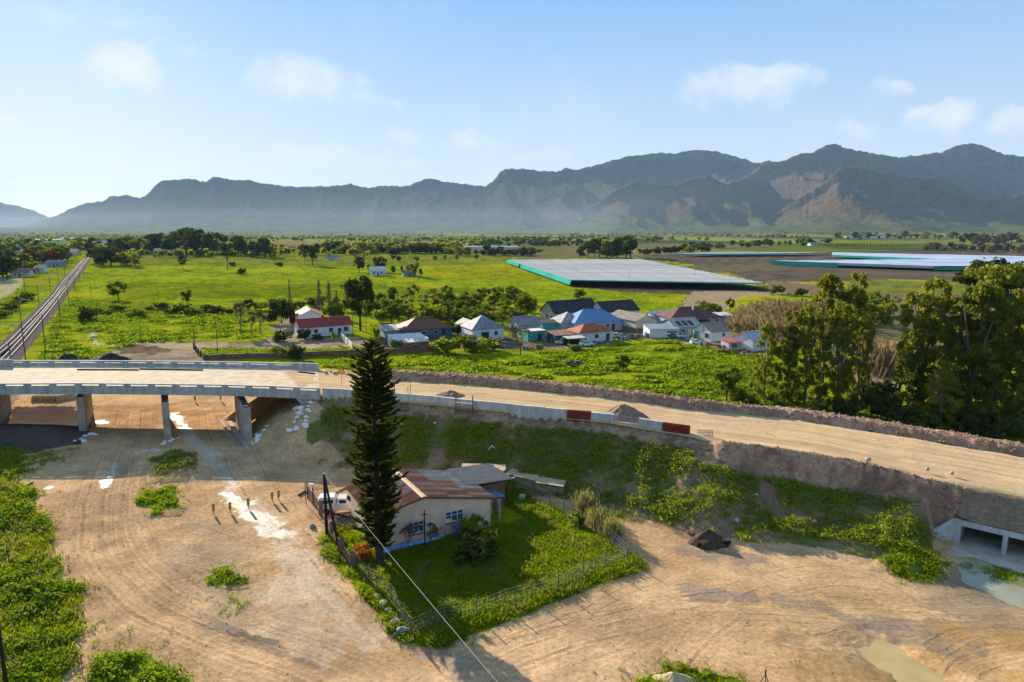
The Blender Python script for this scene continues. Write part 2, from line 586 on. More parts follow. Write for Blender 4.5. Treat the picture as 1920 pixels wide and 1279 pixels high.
paint([(-200, 528), (40, 520), (42, 536), (-60, 600), (-300, 610)], lerp(C3((.33, .27, .17)), (.25, .26, .10), sstep(.4, .6, n_mid)), .2)
paint([(45, 504), (80, 500), (84, 506), (50, 516)], (.40, .33, .25), 0)
# vineyards in winter, banks and tilled strips behind the nets
vin = lerp(C3((.115, .088, .062)), (.060, .052, .045), stripes * .7) * (.75 + .5 * n_big)[:, None]
paint([(1185, 481), (1300, 476), (1490, 472), (2500, 468), (2500, 530), (1830, 530), (1700, 524), (1430, 530), (1310, 498)], vin, .5, 1)
paint([(1250, 500), (1460, 496), (1480, 505), (1330, 512)], vin * .7 + np.array([.045, .045, .012]), .5, 2)
paint([(1500, 488), (2500, 488), (2500, 506), (1830, 506), (1550, 498)], np.clip(grass * .7 + np.array([.05, .02, .01]), 0, 1), .6)
paint([(1600, 524), (1830, 530), (2500, 535), (2500, 556), (1830, 553), (1580, 548)], grass * .55 + np.array([.03, .02, .02]), .7)
paint([(1060, 524), (1440, 536), (1500, 545), (1500, 554), (1180, 550), (1060, 534)], (.075, .055, .035), .4)
paint([(1440, 526), (1590, 540), (1570, 556), (1440, 548)], (.17, .115, .065), .5)
paint([(1500, 552), (1620, 550), (2500, 556), (2500, 566), (1600, 562)], (.16, .10, .065), .2)
paint([(1262, 588), (1296, 548), (1350, 543), (1480, 550), (1405, 556), (1368, 575), (1345, 592), (1310, 600)], (.27, .185, .12), .1)
paint([(1352, 568), (1410, 553), (1500, 558), (1480, 572), (1380, 577)], grass * 1.05, 1)
paint([(1395, 590), (1480, 570), (1680, 560), (1900, 570), (1900, 640), (1700, 680), (1600, 720), (1480, 640), (1400, 612)], lerp(C3((.19, .135, .075)), (.085, .105, .03), sstep(.45, .6, n_mid)), .7)
paint([(1600, 660), (1680, 660), (1690, 730), (1600, 730)], (.22, .15, .09), .4)
# yard, lanes and bare soil round the houses
dirt = lerp(C3((.30, .215, .135)), (.19, .14, .095), sstep(.4, .62, n_mid))
paint([(20, 712), (110, 682), (200, 660), (255, 642), (300, 638), (385, 647), (372, 672), (600, 690), (600, 760), (20, 760)], dirt, .05)
paint([(250, 640), (395, 642), (470, 643), (520, 632), (505, 615), (540, 600), (560, 610), (560, 634), (660, 632), (720, 640), (712, 652), (640, 650), (560, 655), (400, 653), (250, 655)], dirt * 1.15, .05)
m = paint([(205, 648), (300, 648), (330, 660), (240, 664)], dirt * .45, .05, 2)
paint([(1010, 640), (1040, 612), (1160, 612), (1240, 612), (1300, 618), (1400, 625), (1450, 645), (1440, 662), (1400, 664), (1345, 652), (1290, 640), (1230, 634), (1150, 640), (1100, 652), (1020, 655)], dirt * .62, .1)
paint([(1255, 634), (1300, 640), (1350, 652), (1410, 664), (1396, 667), (1340, 656), (1280, 642)], (.42, .31, .17), .0)
paint([(690, 652), (720, 620), (860, 622), (960, 630), (1010, 640), (1000, 655), (860, 655), (745, 658)], dirt * .5, .2)
paint([(1060, 648), (1075, 648), (1076, 664), (1084, 680), (1070, 686), (1050, 692), (1060, 672)], dirt * 1.1, .1)
paint([(520, 590), (560, 585), (570, 620), (545, 632)], dirt, .1)
d, _ = pldist(wx, wy, poly_px([(190, 602), (177, 618), (175, 634), (182, 642), (205, 648)])); m = d < .8
col[m] = (.42, .36, .28); veg[m] = 0

# ---- the building site: pale sand
SANDP = [(-900, 900), (-120, 842), (-10, 800), (28, 756), (60, 700), (600, 690), (640, 745), (660, 770), (760, 880), (1060, 900), (1120, 930), (1260, 970), (1400, 1000), (1640, 1030), (1760, 985), (2500, 985), (2500, 2600), (-2500, 2600)]
ms = paint(SANDP, sand, 0)
# yellower clay to the lower right and behind the abutment, greyer ground in the middle
w = np.exp(-(((x - 42) / 17) ** 2 + ((y - 44) / 10) ** 2)) * ms
col = lerp(col, (.42, .245, .085), np.clip(w * 1.1, 0, 1) * sstep(.3, .6, n_mid))
w = np.exp(-(((x + 33) / 6) ** 2 + ((y - 103) / 6) ** 2)); col = lerp(col, (.46, .30, .12), np.clip(w * 1.2, 0, .9))
w = sstep(0, 1, np.exp(-(((x - 44) / 10) ** 2 + ((y - 53) / 4.5) ** 2)) * 1.4) * ms
col = lerp(col, (.215, .165, .115), w * .8); wet = np.maximum(wet, w * .45 * n_mid)
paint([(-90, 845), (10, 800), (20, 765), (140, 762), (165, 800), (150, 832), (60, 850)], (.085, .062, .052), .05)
# damp streaks and washed-out tracks; pale wet ones have sky glint in the colour
def streak(pts, hw, c, k, wt=0, seed=0, gz_=False):
    global col, wet
    pw = np.array([P(a, b, 0) for a, b in pts])
    d, t = pldist(wx * .6 + x * .4, wy * .6 + y * .4, pw)
    n = fbm(x / 1.3, y / 1.3, 4, 100 + seed)
    m = sstep(1.0, .6, d / hw + (n - .5) * 2.2) * k
    col = lerp(col, c, m); wet = np.maximum(wet, m * wt)
streak([(560, 1060), (540, 1120), (560, 1180), (600, 1215)], 2.4, (.50, .40, .29), .42, .2, 1)
streak([(455, 950), (500, 985), (530, 1010), (560, 1060), (620, 1130), (700, 1210)], 1.5, (.50, .39, .28), .5, .25, 2)
streak([(405, 868), (418, 886), (440, 905), (436, 925)], .9, (.40, .31, .24), .7, .5, 3)
streak([(436, 930), (452, 950), (485, 972), (510, 992), (526, 1003)], 1.35, (.42, .34, .26), .95, .7, 4)
streak([(326, 776), (336, 792), (352, 805), (360, 820), (372, 835), (385, 850), (400, 864)], 1.0, (.42, .34, .26), .95, .7, 5)
streak([(215, 868), (210, 885), (203, 902), (200, 915)], .55, (.42, .35, .28), 1, .8, 6)
streak([(176, 792), (186, 790), (196, 792)], .8, (.42, .35, .28), 1, .8, 7)
streak([(268, 848), (280, 845), (285, 850)], .8, (.5, .42, .35), .8, .8, 8)
streak([(92, 916), (97, 914)], .5, (.5, .42, .35), .8, .8, 9)
streak([(400, 1170), (440, 1182), (470, 1192), (520, 1205)], .55, (.13, .095, .075), .85, .1, 10)
streak([(440, 1200), (500, 1215), (600, 1250)], .45, (.2, .145, .105), .6, .1, 11)
streak([(1310, 1122), (1360, 1110), (1400, 1120), (1470, 1128), (1540, 1140), (1600, 1165), (1680, 1170)], .9, (.24, .175, .125), .85, .35, 12)
streak([(1290, 1100), (1340, 1112)], 1.2, (.27, .20, .15), .7, .1, 13)
streak([(1290, 1030), (1360, 1040), (1400, 1052)], 1.6, (.25, .185, .135), .8, .05, 14)
streak([(1560, 1230), (1610, 1250), (1680, 1279), (1720, 1300)], 2.0, (.26, .16, .065), .8, .5, 15)
streak([(1700, 1180), (1760, 1200), (1830, 1190)], 2.0, (.22, .155, .10), .75, .6, 16)
streak([(1500, 1150), (1600, 1200), (1640, 1230)], 1.8, (.34, .225, .11), .6, .2, 17)
streak([(1770, 1140), (1850, 1160), (1950, 1190)], 1.6, (.25, .19, .12), .7, .5, 18)
streak([(1800, 1190), (1860, 1185), (1940, 1215)], 1.6, (.36, .20, .06), .8, .2, 19)
streak([(1540, 1260), (1640, 1275), (1700, 1310)], 1.6, (.30, .18, .075), .8, .2, 20)
streak([(800, 1230), (850, 1235), (880, 1260)], 1.2, (.27, .20, .15), .6, 0, 21)
streak([(345, 1040), (400, 1050), (440, 1130), (430, 1165)], 2.6, (.31, .225, .145), .6, 0, 22)
streak([(300, 960), (380, 985), (450, 1020)], 2.2, (.36, .255, .155), .5, 0, 23)
# ---- embankment
dn, tn = pldist(x, y, N_W[:, :2]); df, _ = pldist(x, y, F_W[:, :2]); insr = inpoly(x, y, ROAD)
d_ = np.minimum(dn, df)
onemb = (GZ.ravel() > .35) & (d_ < 15) & (x > -44) & (y < 150) & (y > 20)
side_near = onemb & (dn < df) & ~insr
slope_c = lerp(C3((.12, .125, .030)), (.23, .16, .095), sstep(.36, .58, n_mid)); slope_c = slope_c * (.7 + .6 * n_fin)[:, None]
mm = side_near & (x > -27.5 + (n_mid - .5) * 8 + 0.30 * (95 - y))
col[mm] = slope_c[mm]; veg[mm] = .8
brown = lerp(C3((.40, .24, .155)), (.27, .155, .10), sstep(.4, .62, n_fin * .5 + n_mid * .5))
w = side_near & (dn < 1.1 + 2.0 * n_mid + 1.2 * sstep(10, 18, x)) & (x > -14); col[w] = brown[w]; veg[w] = 0
w = side_near & (x > 21.5) & (dn < 3.0 + 1.2 * n_mid); col[w] = brown[w]; veg[w] = 0
w = side_near & (x > 40.6 + n_fin) & (x < 43.6 + n_fin) & (dn < 7); col[w] = brown[w] * .95; veg[w] = 0
w = side_near & (x > 44.5) & (dn < 6 + 2 * n_mid); col[w] = brown[w] * 1.15; veg[w] = 0
w = side_near & (x > 22) & (dn < 1.0); col[w] = np.array((.46, .27, .155)) * (.8 + .4 * n_fin[w])[:, None]
w = side_near & (n_fin > .62) & (x > -20) & (n_mid > .5); col[w] = brown[w] * .8
w = onemb & (df <= dn) & ~insr & (df < 4.4 + n_mid); col[w] = brown[w] * (.75 + .5 * n_fin[w])[:, None]; veg[w] = 0
w = onemb & (df <= dn) & ~insr & (df >= 4.4 + n_mid); col[w] = grass[w] * .55; veg[w] = .9
w = onemb & (x < -27.8 + n_mid) & (y > 94) & ~insr; col[w] = np.array((.46, .31, .13)) * (.7 + .5 * n_fin[w])[:, None]; veg[w] = 0
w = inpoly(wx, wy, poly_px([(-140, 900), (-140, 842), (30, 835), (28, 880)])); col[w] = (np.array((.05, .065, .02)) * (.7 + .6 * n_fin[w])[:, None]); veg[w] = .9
# ---- weeds and grass on the site
weed = lerp(C3((.075, .115, .015)), (.12, .165, .018), sstep(.4, .6, n_mid)); weed = weed * (.75 + .5 * n_fin)[:, None]
GARDEN = [(618, 985), (650, 1000), (690, 985), (740, 960), (900, 890), (955, 905), (1000, 935), (1040, 955), (1090, 980), (1130, 1010), (1186, 1040), (1212, 1062), (1190, 1070), (1100, 1108), (1000, 1150), (900, 1188), (830, 1212), (790, 1214), (745, 1196), (700, 1140), (655, 1090), (632, 1058), (612, 1040), (606, 1015)]
WEEDS = [[(-900, 860), (20, 872), (40, 905), (66, 930), (70, 960), (88, 985), (98, 1040), (122, 1085), (130, 1130), (142, 1180), (130, 1230), (112, 1279), (90, 1400), (-900, 1700)],
         [(190, 1250), (215, 1232), (250, 1225), (275, 1228), (315, 1250), (330, 1275), (340, 1330), (180, 1330)],
         [(262, 918), (280, 905), (330, 915), (340, 945), (325, 968), (280, 970), (262, 950)],
         [(290, 870), (340, 858), (372, 880), (360, 905), (320, 905), (285, 892)],
         [(1180, 1279), (1230, 1262), (1290, 1258), (1360, 1268), (1410, 1283), (1400, 1320), (1180, 1320)],
         [(1655, 1048), (1690, 1035), (1740, 1045), (1760, 1070), (1720, 1085), (1670, 1075)],
         [(388, 1075), (420, 1062), (455, 1085), (462, 1105), (430, 1108), (400, 1095)]]
_c, _v = col.copy(), veg.copy(); paint(GARDEN, grass * .80, .9, .7); _k = GZ.ravel() > .5; col[_k] = _c[_k]; veg[_k] = _v[_k]
gflat = GZ.ravel() < .55
for pl in (WEEDS[0], WEEDS[1], WEEDS[4], WEEDS[5]): paint(pl, lerp(sand * .7, weed, sstep(.38, .5, n_mid)), .6, .9)
for pl in (WEEDS[2], WEEDS[3], WEEDS[6]): paint(pl, lerp(sand * .75, weed * .9, sstep(.52, .6, n_mid)), .3, 1.4)
paint([(1780, 1050), (1830, 1050), (1930, 1070), (1930, 1078), (1830, 1062)], weed, .9)
paint([(632, 970), (660, 955), (700, 975), (660, 1000)], dirt * .9, .1)

# ---- tyre tracks: the shader draws ruts from the distance to these lines
TRK = [([(245, 745), (225, 830), (180, 930), (170, 1030), (240, 1120), (370, 1190), (540, 1240), (760, 1330)], 5.5, .9),
       ([(385, 745), (420, 830), (490, 930), (590, 1030), (690, 1140), (800, 1270)], 3.6, .75),
       ([(840, 1290), (1000, 1215), (1180, 1165), (1380, 1130), (1600, 1150), (1960, 1170)], 5.0, .7),
       ([(1180, 1300), (1300, 1180), (1420, 1110), (1560, 1080), (1740, 1110)], 3.5, .6),
       ([(215, 800), (195, 880), (170, 960), (190, 1040), (250, 1110), (340, 1170), (460, 1225), (640, 1285)], 1.5, .8),
       ([(235, 860), (222, 930), (215, 1000), (240, 1060), (310, 1120), (420, 1175), (560, 1240), (700, 1290)], 1.3, 1.0),
       ([(130, 960), (120, 1060), (160, 1140), (250, 1210), (380, 1279)], 1.2, .6),
       ([(390, 760), (410, 800), (440, 860), (500, 930), (580, 1010), (660, 1110), (740, 1210), (820, 1290)], 1.4, .6),
       ([(520, 1000), (600, 1090), (660, 1170), (740, 1240)], 1.0, .5),
       ([(300, 960), (400, 1000), (470, 1030), (560, 1040)], 1.5, .55), ([(330, 1040), (400, 1055), (470, 1070)], 1.5, .7),
       ([(340, 1130), (420, 1150), (480, 1165)], 1.6, .55),
       ([(900, 1230), (1010, 1190), (1130, 1160), (1260, 1130), (1400, 1125), (1560, 1150), (1760, 1170), (1950, 1150)], 1.6, 1.0),
       ([(960, 1279), (1100, 1220), (1250, 1170), (1380, 1130)], 1.3, .9), ([(1080, 1100), (1180, 1120), (1290, 1140)], 1.0, .6),
       ([(1450, 1190), (1500, 1200), (1550, 1195), (1600, 1175)], 1.6, 1.0), ([(1500, 1185), (1540, 1210), (1600, 1215)], 1.3, 1.0),
       ([(1560, 1220), (1575, 1195), (1600, 1185)], .9, 1.0),
       ([(1520, 1080), (1600, 1070), (1680, 1095), (1720, 1130)], 1.3, .8), ([(1540, 1120), (1620, 1125), (1660, 1140)], 1.5, 1.0),
       ([(1740, 1225), (1800, 1190), (1880, 1180), (1960, 1190)], 1.8, 1.0), ([(1780, 1290), (1820, 1240), (1930, 1215)], 1.6, .9),
       ([(1640, 1120), (1740, 1130), (1850, 1118), (1950, 1125)], 1.1, .8), ([(1280, 1060), (1400, 1080), (1500, 1100)], 1.0, .35),
       ([(1400, 1058), (1450, 1075), (1485, 1095), (1505, 1120)], .35, .9)]
trk = np.zeros((nv, 3)); best = np.full(nv, 9.)
fg = (y < 115) & (y > 20)
xi = np.where(fg)[0]
for k, (pts, hw, st) in enumerate(TRK):
    pw = np.array([P(a, b, 0) for a, b in pts])
    # smooth the line
    tt = np.linspace(0, 1, 24); cum = np.concatenate([[0], np.cumsum(np.hypot(*np.diff(pw, axis=0).T))]); cum /= cum[-1]
    pw = np.stack([np.interp(tt, cum, pw[:, 0]), np.interp(tt, cum, pw[:, 1])], 1)
    for _ in range(3): pw[1:-1] = .25 * pw[:-2] + .5 * pw[1:-1] + .25 * pw[2:]
    xs = x[xi] + (fbm(x[xi] / 11, y[xi] / 11, 2, 300 + k) - .5) * .9; ys = y[xi] + (fbm(x[xi] / 11, y[xi] / 11, 2, 340 + k) - .5) * .9
    d, t = pldist(xs, ys, pw)
    # signed side
    i = np.clip((t * 23).astype(int), 0, 22)
    dx, dy = (pw[i + 1] - pw[i]).T
    sgn = np.sign(dx * (ys - pw[i, 1]) - dy * (xs - pw[i, 0]))
    q = d / hw
    up = q < best[xi]
    j = xi[up]
    best[j] = q[up]
    end = sstep(0, .08, t) * sstep(1, .92, t)
    trk[j, 0] = (d * sgn)[up]; trk[j, 1] = (t * cum[-1] * 40)[up]; trk[j, 2] = (sstep(1.15, .5, q) * st * end)[up]
trk[:, 2] *= (veg < .3) * ~insr
col = lerp(col, (.25, .175, .11), np.clip(trk[:, 2] * sstep(.35, .7, n_mid) * .45, 0, 1))

nr, na = GX.shape
idx = np.arange(nr * na).reshape(nr, na)
q = np.stack([idx[:-1, :-1], idx[1:, :-1], idx[1:, 1:], idx[:-1, 1:]], -1).reshape(-1, 4)
wrap = np.stack([idx[:-1, -1], idx[1:, -1], idx[1:, 0], idx[:-1, 0]], -1).reshape(-1, 4)
q = np.vstack([q, wrap])[:, ::-1]

# ground material: the soil's and plants' own colours, with grain, clods and ruts
gm = bpy.data.materials.new('ground'); gm.use_nodes = True
t_ = gm.node_tree; bsdf = t_.nodes['Principled BSDF']; g = NG(t_)
ca = g.n('ShaderNodeAttribute', attribute_name='soil'); pa = g.n('ShaderNodeAttribute', attribute_name='props'); ta = g.n('ShaderNodeAttribute', attribute_name='track')
co = g.n('ShaderNodeNewGeometry').outputs['Position']
ps = g.n('ShaderNodeSeparateXYZ'); g.link(pa.outputs['Vector'], ps.inputs[0])
ts = g.n('ShaderNodeSeparateXYZ'); g.link(ta.outputs['Vector'], ts.inputs[0])
vg, wt_ = ps.outputs[0], ps.outputs[1]
f1 = g.noise(co, 2.6, 8, .68); f2 = g.noise(co, .33, 6, .62); f3 = g.noise(co, 11, 4, .6)
k = g.math('MULTIPLY', g.maprange(f1, .25, .75, .72, 1.28), g.maprange(f2, .3, .7, .86, 1.14))
k = g.math('MULTIPLY', k, g.maprange(f3, .3, .7, .90, 1.10))
wob_ = g.math('MULTIPLY', g.math('SUBTRACT', g.noise(co, 1.1, 4, .6), .5), 2.6)
rut = g.math('MULTIPLY', g.maprange(g.math('SINE', g.math('ADD', g.math('MULTIPLY', ts.outputs[0], 3.6), g.math('MULTIPLY', wob_, .9))), .72, .97, 0, -1), g.maprange(g.noise(co, 1.9, 5, .7), .38, .58, .25, 1))
tread = g.math('MULTIPLY', g.math('SINE', g.math('ADD', g.math('MULTIPLY', ts.outputs[1], .55), g.math('MULTIPLY', wob_, 1.2))), g.maprange(rut, -.3, -.8, 0, .35))
rut = g.math('ADD', rut, tread)
rutm = g.math('MULTIPLY', g.math('MULTIPLY', rut, ts.outputs[2]), g.maprange(g.noise(co, .30, 5, .7), .40, .58, .15, 1))
cv = g.n('ShaderNodeCombineXYZ'); g.put(cv.inputs[0], g.math('MULTIPLY', ts.outputs[0], 1.5)); g.put(cv.inputs[1], g.math('MULTIPLY', ts.outputs[1], .0022)); g.put(cv.inputs[2], 0.0)
lane = g.noise(cv.outputs[0], 1.6, 6, .66)
lanem = g.math('MULTIPLY', g.math('SUBTRACT', lane, .5), ts.outputs[2])
kr = g.math('ADD', g.math('ADD', 1.0, g.math('MULTIPLY', rutm, .30)), g.math('MULTIPLY', lanem, 1.5))
k = g.math('MULTIPLY', k, kr)
cc = g.vmath('SCALE', ca.outputs['Color']); g.put(cc.node.inputs['Scale'], k)
# yellow and dark flecks in the vegetation
cc = g.mix(g.math('MULTIPLY', g.maprange(g.noise(co, .9, 6, .7), .52, .66, 0, .55), vg), cc, g.vmath('MULTIPLY', cc, (.55, .62, .6)))
g.link(cc, bsdf.inputs['Base Color'])
g.link(g.math('SUBTRACT', .95, g.math('MULTIPLY', wt_, g.maprange(f1, .3, .6, .30, .55)), clamp=True), bsdf.inputs['Roughness'])
g.link(g.math('MULTIPLY', wt_, .22), bsdf.inputs['Specular IOR Level'])
h1 = g.math('MULTIPLY', g.math('SUBTRACT', 1, wt_), g.math('ADD', g.math('MULTIPLY', f1, .045), g.math('MULTIPLY', g.noise(co, .8, 6, .62), g.math('MULTIPLY', .075, g.math('SUBTRACT', 1.0, g.math('MULTIPLY', ts.outputs[2], .75, clamp=True))))))
h1 = g.math('ADD', h1, g.math('MULTIPLY', rutm, .055)); h1 = g.math('ADD', h1, g.math('MULTIPLY', lanem, .09))
h1 = g.math('ADD', h1, g.math('MULTIPLY', vg, g.math('MULTIPLY', g.noise(co, .45, 6, .7), .9)))
h1 = g.math('ADD', h1, g.math('MULTIPLY', f3, .02))
bn = g.n('ShaderNodeBump'); bn.inputs['Strength'].default_value = .58; bn.inputs['Distance'].default_value = 1.0
g.link(h1, bn.inputs['Height']); g.link(bn.outputs[0], bsdf.inputs['Normal'])

me = np_mesh('ground', np.stack([x, y, GZ.ravel()], 1), q, gm, smooth=True)
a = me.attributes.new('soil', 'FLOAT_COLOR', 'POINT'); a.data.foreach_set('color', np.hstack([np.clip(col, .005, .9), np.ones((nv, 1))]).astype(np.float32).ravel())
a = me.attributes.new('props', 'FLOAT_VECTOR', 'POINT'); a.data.foreach_set('vector', np.stack([veg, wet, veg * 0], 1).astype(np.float32).ravel())
a = me.attributes.new('track', 'FLOAT_VECTOR', 'POINT'); a.data.foreach_set('vector', trk.astype(np.float32).ravel())
tag(link(bpy.data.objects.new('ground', me)), kind='structure')

# ---- puddles
def water_mat(name, c, rough=.06):
    m = mat(name, c, rough, .12, .5, .0, spec=.5)
    return m
for (pl, lv), nm, c in zip(PUD_W, ('muddy_puddle', 'grey_puddle'), ((.40, .29, .10), (.27, .25, .15))):
    cxy = pl.mean(0)
    ring = np.vstack([cxy + (pl - cxy) * 1.35])
    b = MB(); b.add([(px, py, lv) for px, py in ring], [tuple(range(len(ring)))])
    tag(b.build(nm, water_mat(nm, c)), kind='structure')

# ---- the new road: a sand sheet between the parapet wall and the berm
road_m = bpy.data.materials.new('road_sand'); road_m.use_nodes = True
t_ = road_m.node_tree; bsdf = t_.nodes['Principled BSDF']; g = NG(t_)
co = g.n('ShaderNodeTexCoord').outputs['UV']; po = g.n('ShaderNodeNewGeometry').outputs['Position']
mp = g.n('ShaderNodeMapping'); g.link(co, mp.inputs[0]); mp.inputs['Scale'].default_value = (.035, 1.3, 1)
fs = g.noise(mp.outputs[0], 1.0, 7, .65); fp = g.noise(po, 1.7, 7, .66); fb = g.noise(po, .22, 4, .6)
c = g.ramp(g.maprange(fs, .3, .7), [(0, (.40, .26, .14)), (.5, (.52, .35, .19)), (1, (.60, .43, .26))])
c = g.mix(g.maprange(fp, .46, .72, 0, .5), c, (.38, .255, .155)); c = g.mix(g.maprange(fb, .5, .7, 0, .5), c, (.40, .265, .165))
g.link(c, bsdf.inputs['Base Color']); bsdf.inputs['Roughness'].default_value = .92; bsdf.inputs['Specular IOR Level'].default_value = 0
bn = g.n('ShaderNodeBump'); bn.inputs['Strength'].default_value = .6; bn.inputs['Distance'].default_value = .12
g.link(g.math('ADD', fp, fs), bn.inputs['Height']); g.link(bn.outputs[0], bsdf.inputs['Normal'])
NS, NT = 420, 26
def along(Wl, n):
    cum = np.concatenate([[0], np.cumsum(np.hypot(*np.diff(Wl[:, :2], axis=0).T))]); s = np.linspace(0, cum[-1], n)
    return np.stack([np.interp(s, cum, Wl[:, i]) for i in range(3)], 1)
n_ = along(np.vstack([[*P(566, 726.5, 7.6), 6.80], N_W + [0, 0, .02]]), NS); f_ = along(np.vstack([[*P(530, 694, 6.8), 6.80], F_W + [0, 0, .02]]), NS)
for W_ in (n_, f_):
    for _ in range(10): W_[1:-1] = .25 * W_[:-2] + .5 * W_[1:-1] + .25 * W_[2:]
tt = np.linspace(-.02, 1.06, NT)
V = n_[:, None, :] * (1 - tt)[None, :, None] + f_[:, None, :] * tt[None, :, None]
vx, vy = V[..., 0], V[..., 1]
V[..., 2] = V[..., 2] + .16 * (fbm(vx / 2.0, vy / 2.0, 4, 400) - .5) + .05 * np.sin(tt * 40)[None, :] * (fbm(vx / 6, vy / 6, 2, 405) - .3)
V[:, 0, 2] -= .25; V[:, -1, 2] -= .1; V[0, :, 2] -= .15
ix = np.arange(NS * NT).reshape(NS, NT)
F = np.stack([ix[:-1, :-1], ix[1:, :-1], ix[1:, 1:], ix[:-1, 1:]], -1).reshape(-1, 4)
me = np_mesh('new_road', V.reshape(-1, 3), F, road_m, smooth=True)
uv = me.uv_layers.new(name='UVMap')
uvv = np.stack(np.meshgrid(np.arange(NS) * .42, np.arange(NT) * .42, indexing='ij'), -1).reshape(-1, 2)
uv.data.foreach_set('uv', uvv[F.ravel()].astype(np.float32).ravel())
tag(link(bpy.data.objects.new('new_road', me)), kind='structure')

# ================================================================== MOUNTAINS
def kslope(px, py):
    a = PITCH + math.atan((py - 639.5) / FPX)
    tn = math.tan(a)
    return (px - 960) / FPX * (math.cos(PITCH) + tn * math.sin(PITCH)), -tn
LAYERS = [  # ridge pixels, distance of the ridge, width of the flank, sharpness
    ([(-400, 330), (-200, 350), (-60, 372), (0, 380), (40, 388), (80, 402), (110, 418), (200, 430), (400, 440), (2000, 460), (2600, 460)], 12000, 2600, 1.2),
    ([(-600, 440), (20, 432), (60, 418), (105, 405), (150, 383), (195, 377), (205, 369), (240, 366), (262, 372), (280, 362), (290, 348), (302, 339), (325, 338), (345, 334), (385, 340), (400, 332), (418, 334), (440, 337), (470, 338), (490, 344), (545, 349), (560, 351), (600, 349), (640, 347), (655, 344), (690, 353), (705, 350), (730, 347), (755, 350), (770, 347), (790, 338), (805, 334), (830, 340), (865, 344), (910, 349), (925, 338), (938, 322), (950, 316), (990, 317), (1015, 321), (1050, 320), (1065, 315), (1085, 318), (1120, 308), (1150, 300), (1175, 293), (1225, 288), (1240, 286), (1265, 288), (1300, 281), (1345, 284), (1375, 292), (1420, 306), (1436, 301), (1470, 304), (1600, 320), (2000, 330), (2600, 350)], 8800, 3600, 1.0),
    ([(900, 470), (1200, 452), (1380, 345), (1430, 306), (1475, 299), (1500, 286), (1525, 284), (1548, 272), (1565, 268), (1590, 277), (1640, 287), (1680, 294), (1740, 288), (1765, 284), (1790, 273), (1820, 267), (1845, 272), (1880, 287), (1920, 292), (2000, 280), (2200, 300), (2600, 330)], 7300, 2300, 1.1),
    ([(700, 470), (980, 424), (1060, 408), (1120, 380), (1160, 352), (1185, 342), (1230, 345), (1262, 346), (1300, 332), (1330, 329), (1360, 345), (1400, 330), (1430, 336), (1452, 352), (1466, 372), (1500, 410), (1560, 440), (2600, 470)], 6500, 1700, 1.25),
    ([(1200, 470), (1380, 436), (1440, 412), (1475, 385), (1510, 365), (1550, 338), (1572, 316), (1600, 312), (1625, 317), (1665, 322), (1705, 332), (1760, 330), (1790, 345), (1840, 372), (1880, 384), (1940, 380), (2100, 360), (2600, 380)], 5700, 1500, 1.15),
    ([(1500, 470), (1700, 420), (1820, 388), (1870, 368), (1920, 362), (2050, 350), (2600, 360)], 5300, 1100, 1.3)]
ks = np.tan(np.radians(np.linspace(-46, 46, 1000)))
Ys = np.concatenate([np.linspace(3300, 9600, 180), np.linspace(9750, 13200, 24)])
KK, YY = np.meshgrid(ks, Ys)
XX = KK * YY
HH = np.full(XX.shape, -40.0)
for li, (pxs, yr, wd, sh) in enumerate(LAYERS):
    kv = np.array([kslope(*p) for p in pxs])
    o = np.argsort(kv[:, 0])
    sl_ = np.interp(KK + (0), kv[o, 0], kv[o, 1])
    crag = (fbm(KK * 260, KK * 0 + li, 4, 500 + li) - .5) * .0035
    top = 30 + (sl_ + crag * (sl_ > .02)) * yr
    # flank: ridge wanders, gullies run down it
    wy_ = (fbm(XX / 900, YY / 900, 3, 520 + li) - .5) * 500
    u = (yr - YY + wy_ * sstep(yr, yr - 600, YY)) / wd
    rid = 1 - np.abs(2 * fbm(XX / 430 + YY / 2600, YY / 2200, 4, 540 + li) - 1)
    rid2 = 1 - np.abs(2 * fbm(XX / 150, YY / 420, 4, 560 + li) - 1)
    prof = np.where(u >= 0, np.clip(1 - u, 0, 1) ** sh, np.clip(1 + u * 2.5, 0, 1))
    steep = np.where(u >= 0, .18 * np.exp(-(u / .10) ** 2), 0)
    amp = sstep(0, .12, u) * sstep(1.15, .45, u)
    h = top * (prof * (1 - .12 * (u > .05)) + 0) - amp * top * (.36 * (1 - rid) * sstep(-.15, .25, KK) + .16 * (1 - rid) + .05 * (1 - rid2))
    HH = np.maximum(HH, np.where(prof > 0, h, -40))
foot = 70 * sstep(3600, 5200, YY) * sstep(.05, .5, KK) + 55 * sstep(4200, 6500, YY)
HH = np.maximum(HH, foot * (.6 + .8 * fbm(XX / 500, YY / 500, 3, 590)) - 30)
HH += 14 * (fbm(XX / 60, YY / 60, 4, 600) - .5) * sstep(20, 120, HH)
mm_ = bpy.data.materials.new('mountain_rock'); mm_.use_nodes = True
t_ = mm_.node_tree; bsdf = t_.nodes['Principled BSDF']; g = NG(t_)
ge = g.n('ShaderNodeNewGeometry'); po = ge.outputs['Position']
sp = g.n('ShaderNodeSeparateXYZ'); g.link(po, sp.inputs[0]); sn = g.n('ShaderNodeSeparateXYZ'); g.link(ge.outputs['Normal'], sn.inputs[0])
f = g.noise(po, .006, 8, .65); f2 = g.noise(po, .02, 8, .7)
right = g.maprange(g.math('DIVIDE', sp.outputs[0], sp.outputs[1]), -.1, .45)
c = g.mix(g.maprange(f, .35, .65), (.034, .042, .026), (.066, .062, .036))
c = g.mix(g.math('MULTIPLY', right, g.maprange(f2, .38, .62, .2, .95)), c, (.155, .088, .05))
c = g.mix(g.maprange(sn.outputs[2], .72, .5, 0, .25), c, (.08, .062, .05))
c = g.mix(g.math('MULTIPLY', g.maprange(sp.outputs[2], 150, 40), g.maprange(f, .4, .6, .3, 1)), c, (.10, .125, .035))
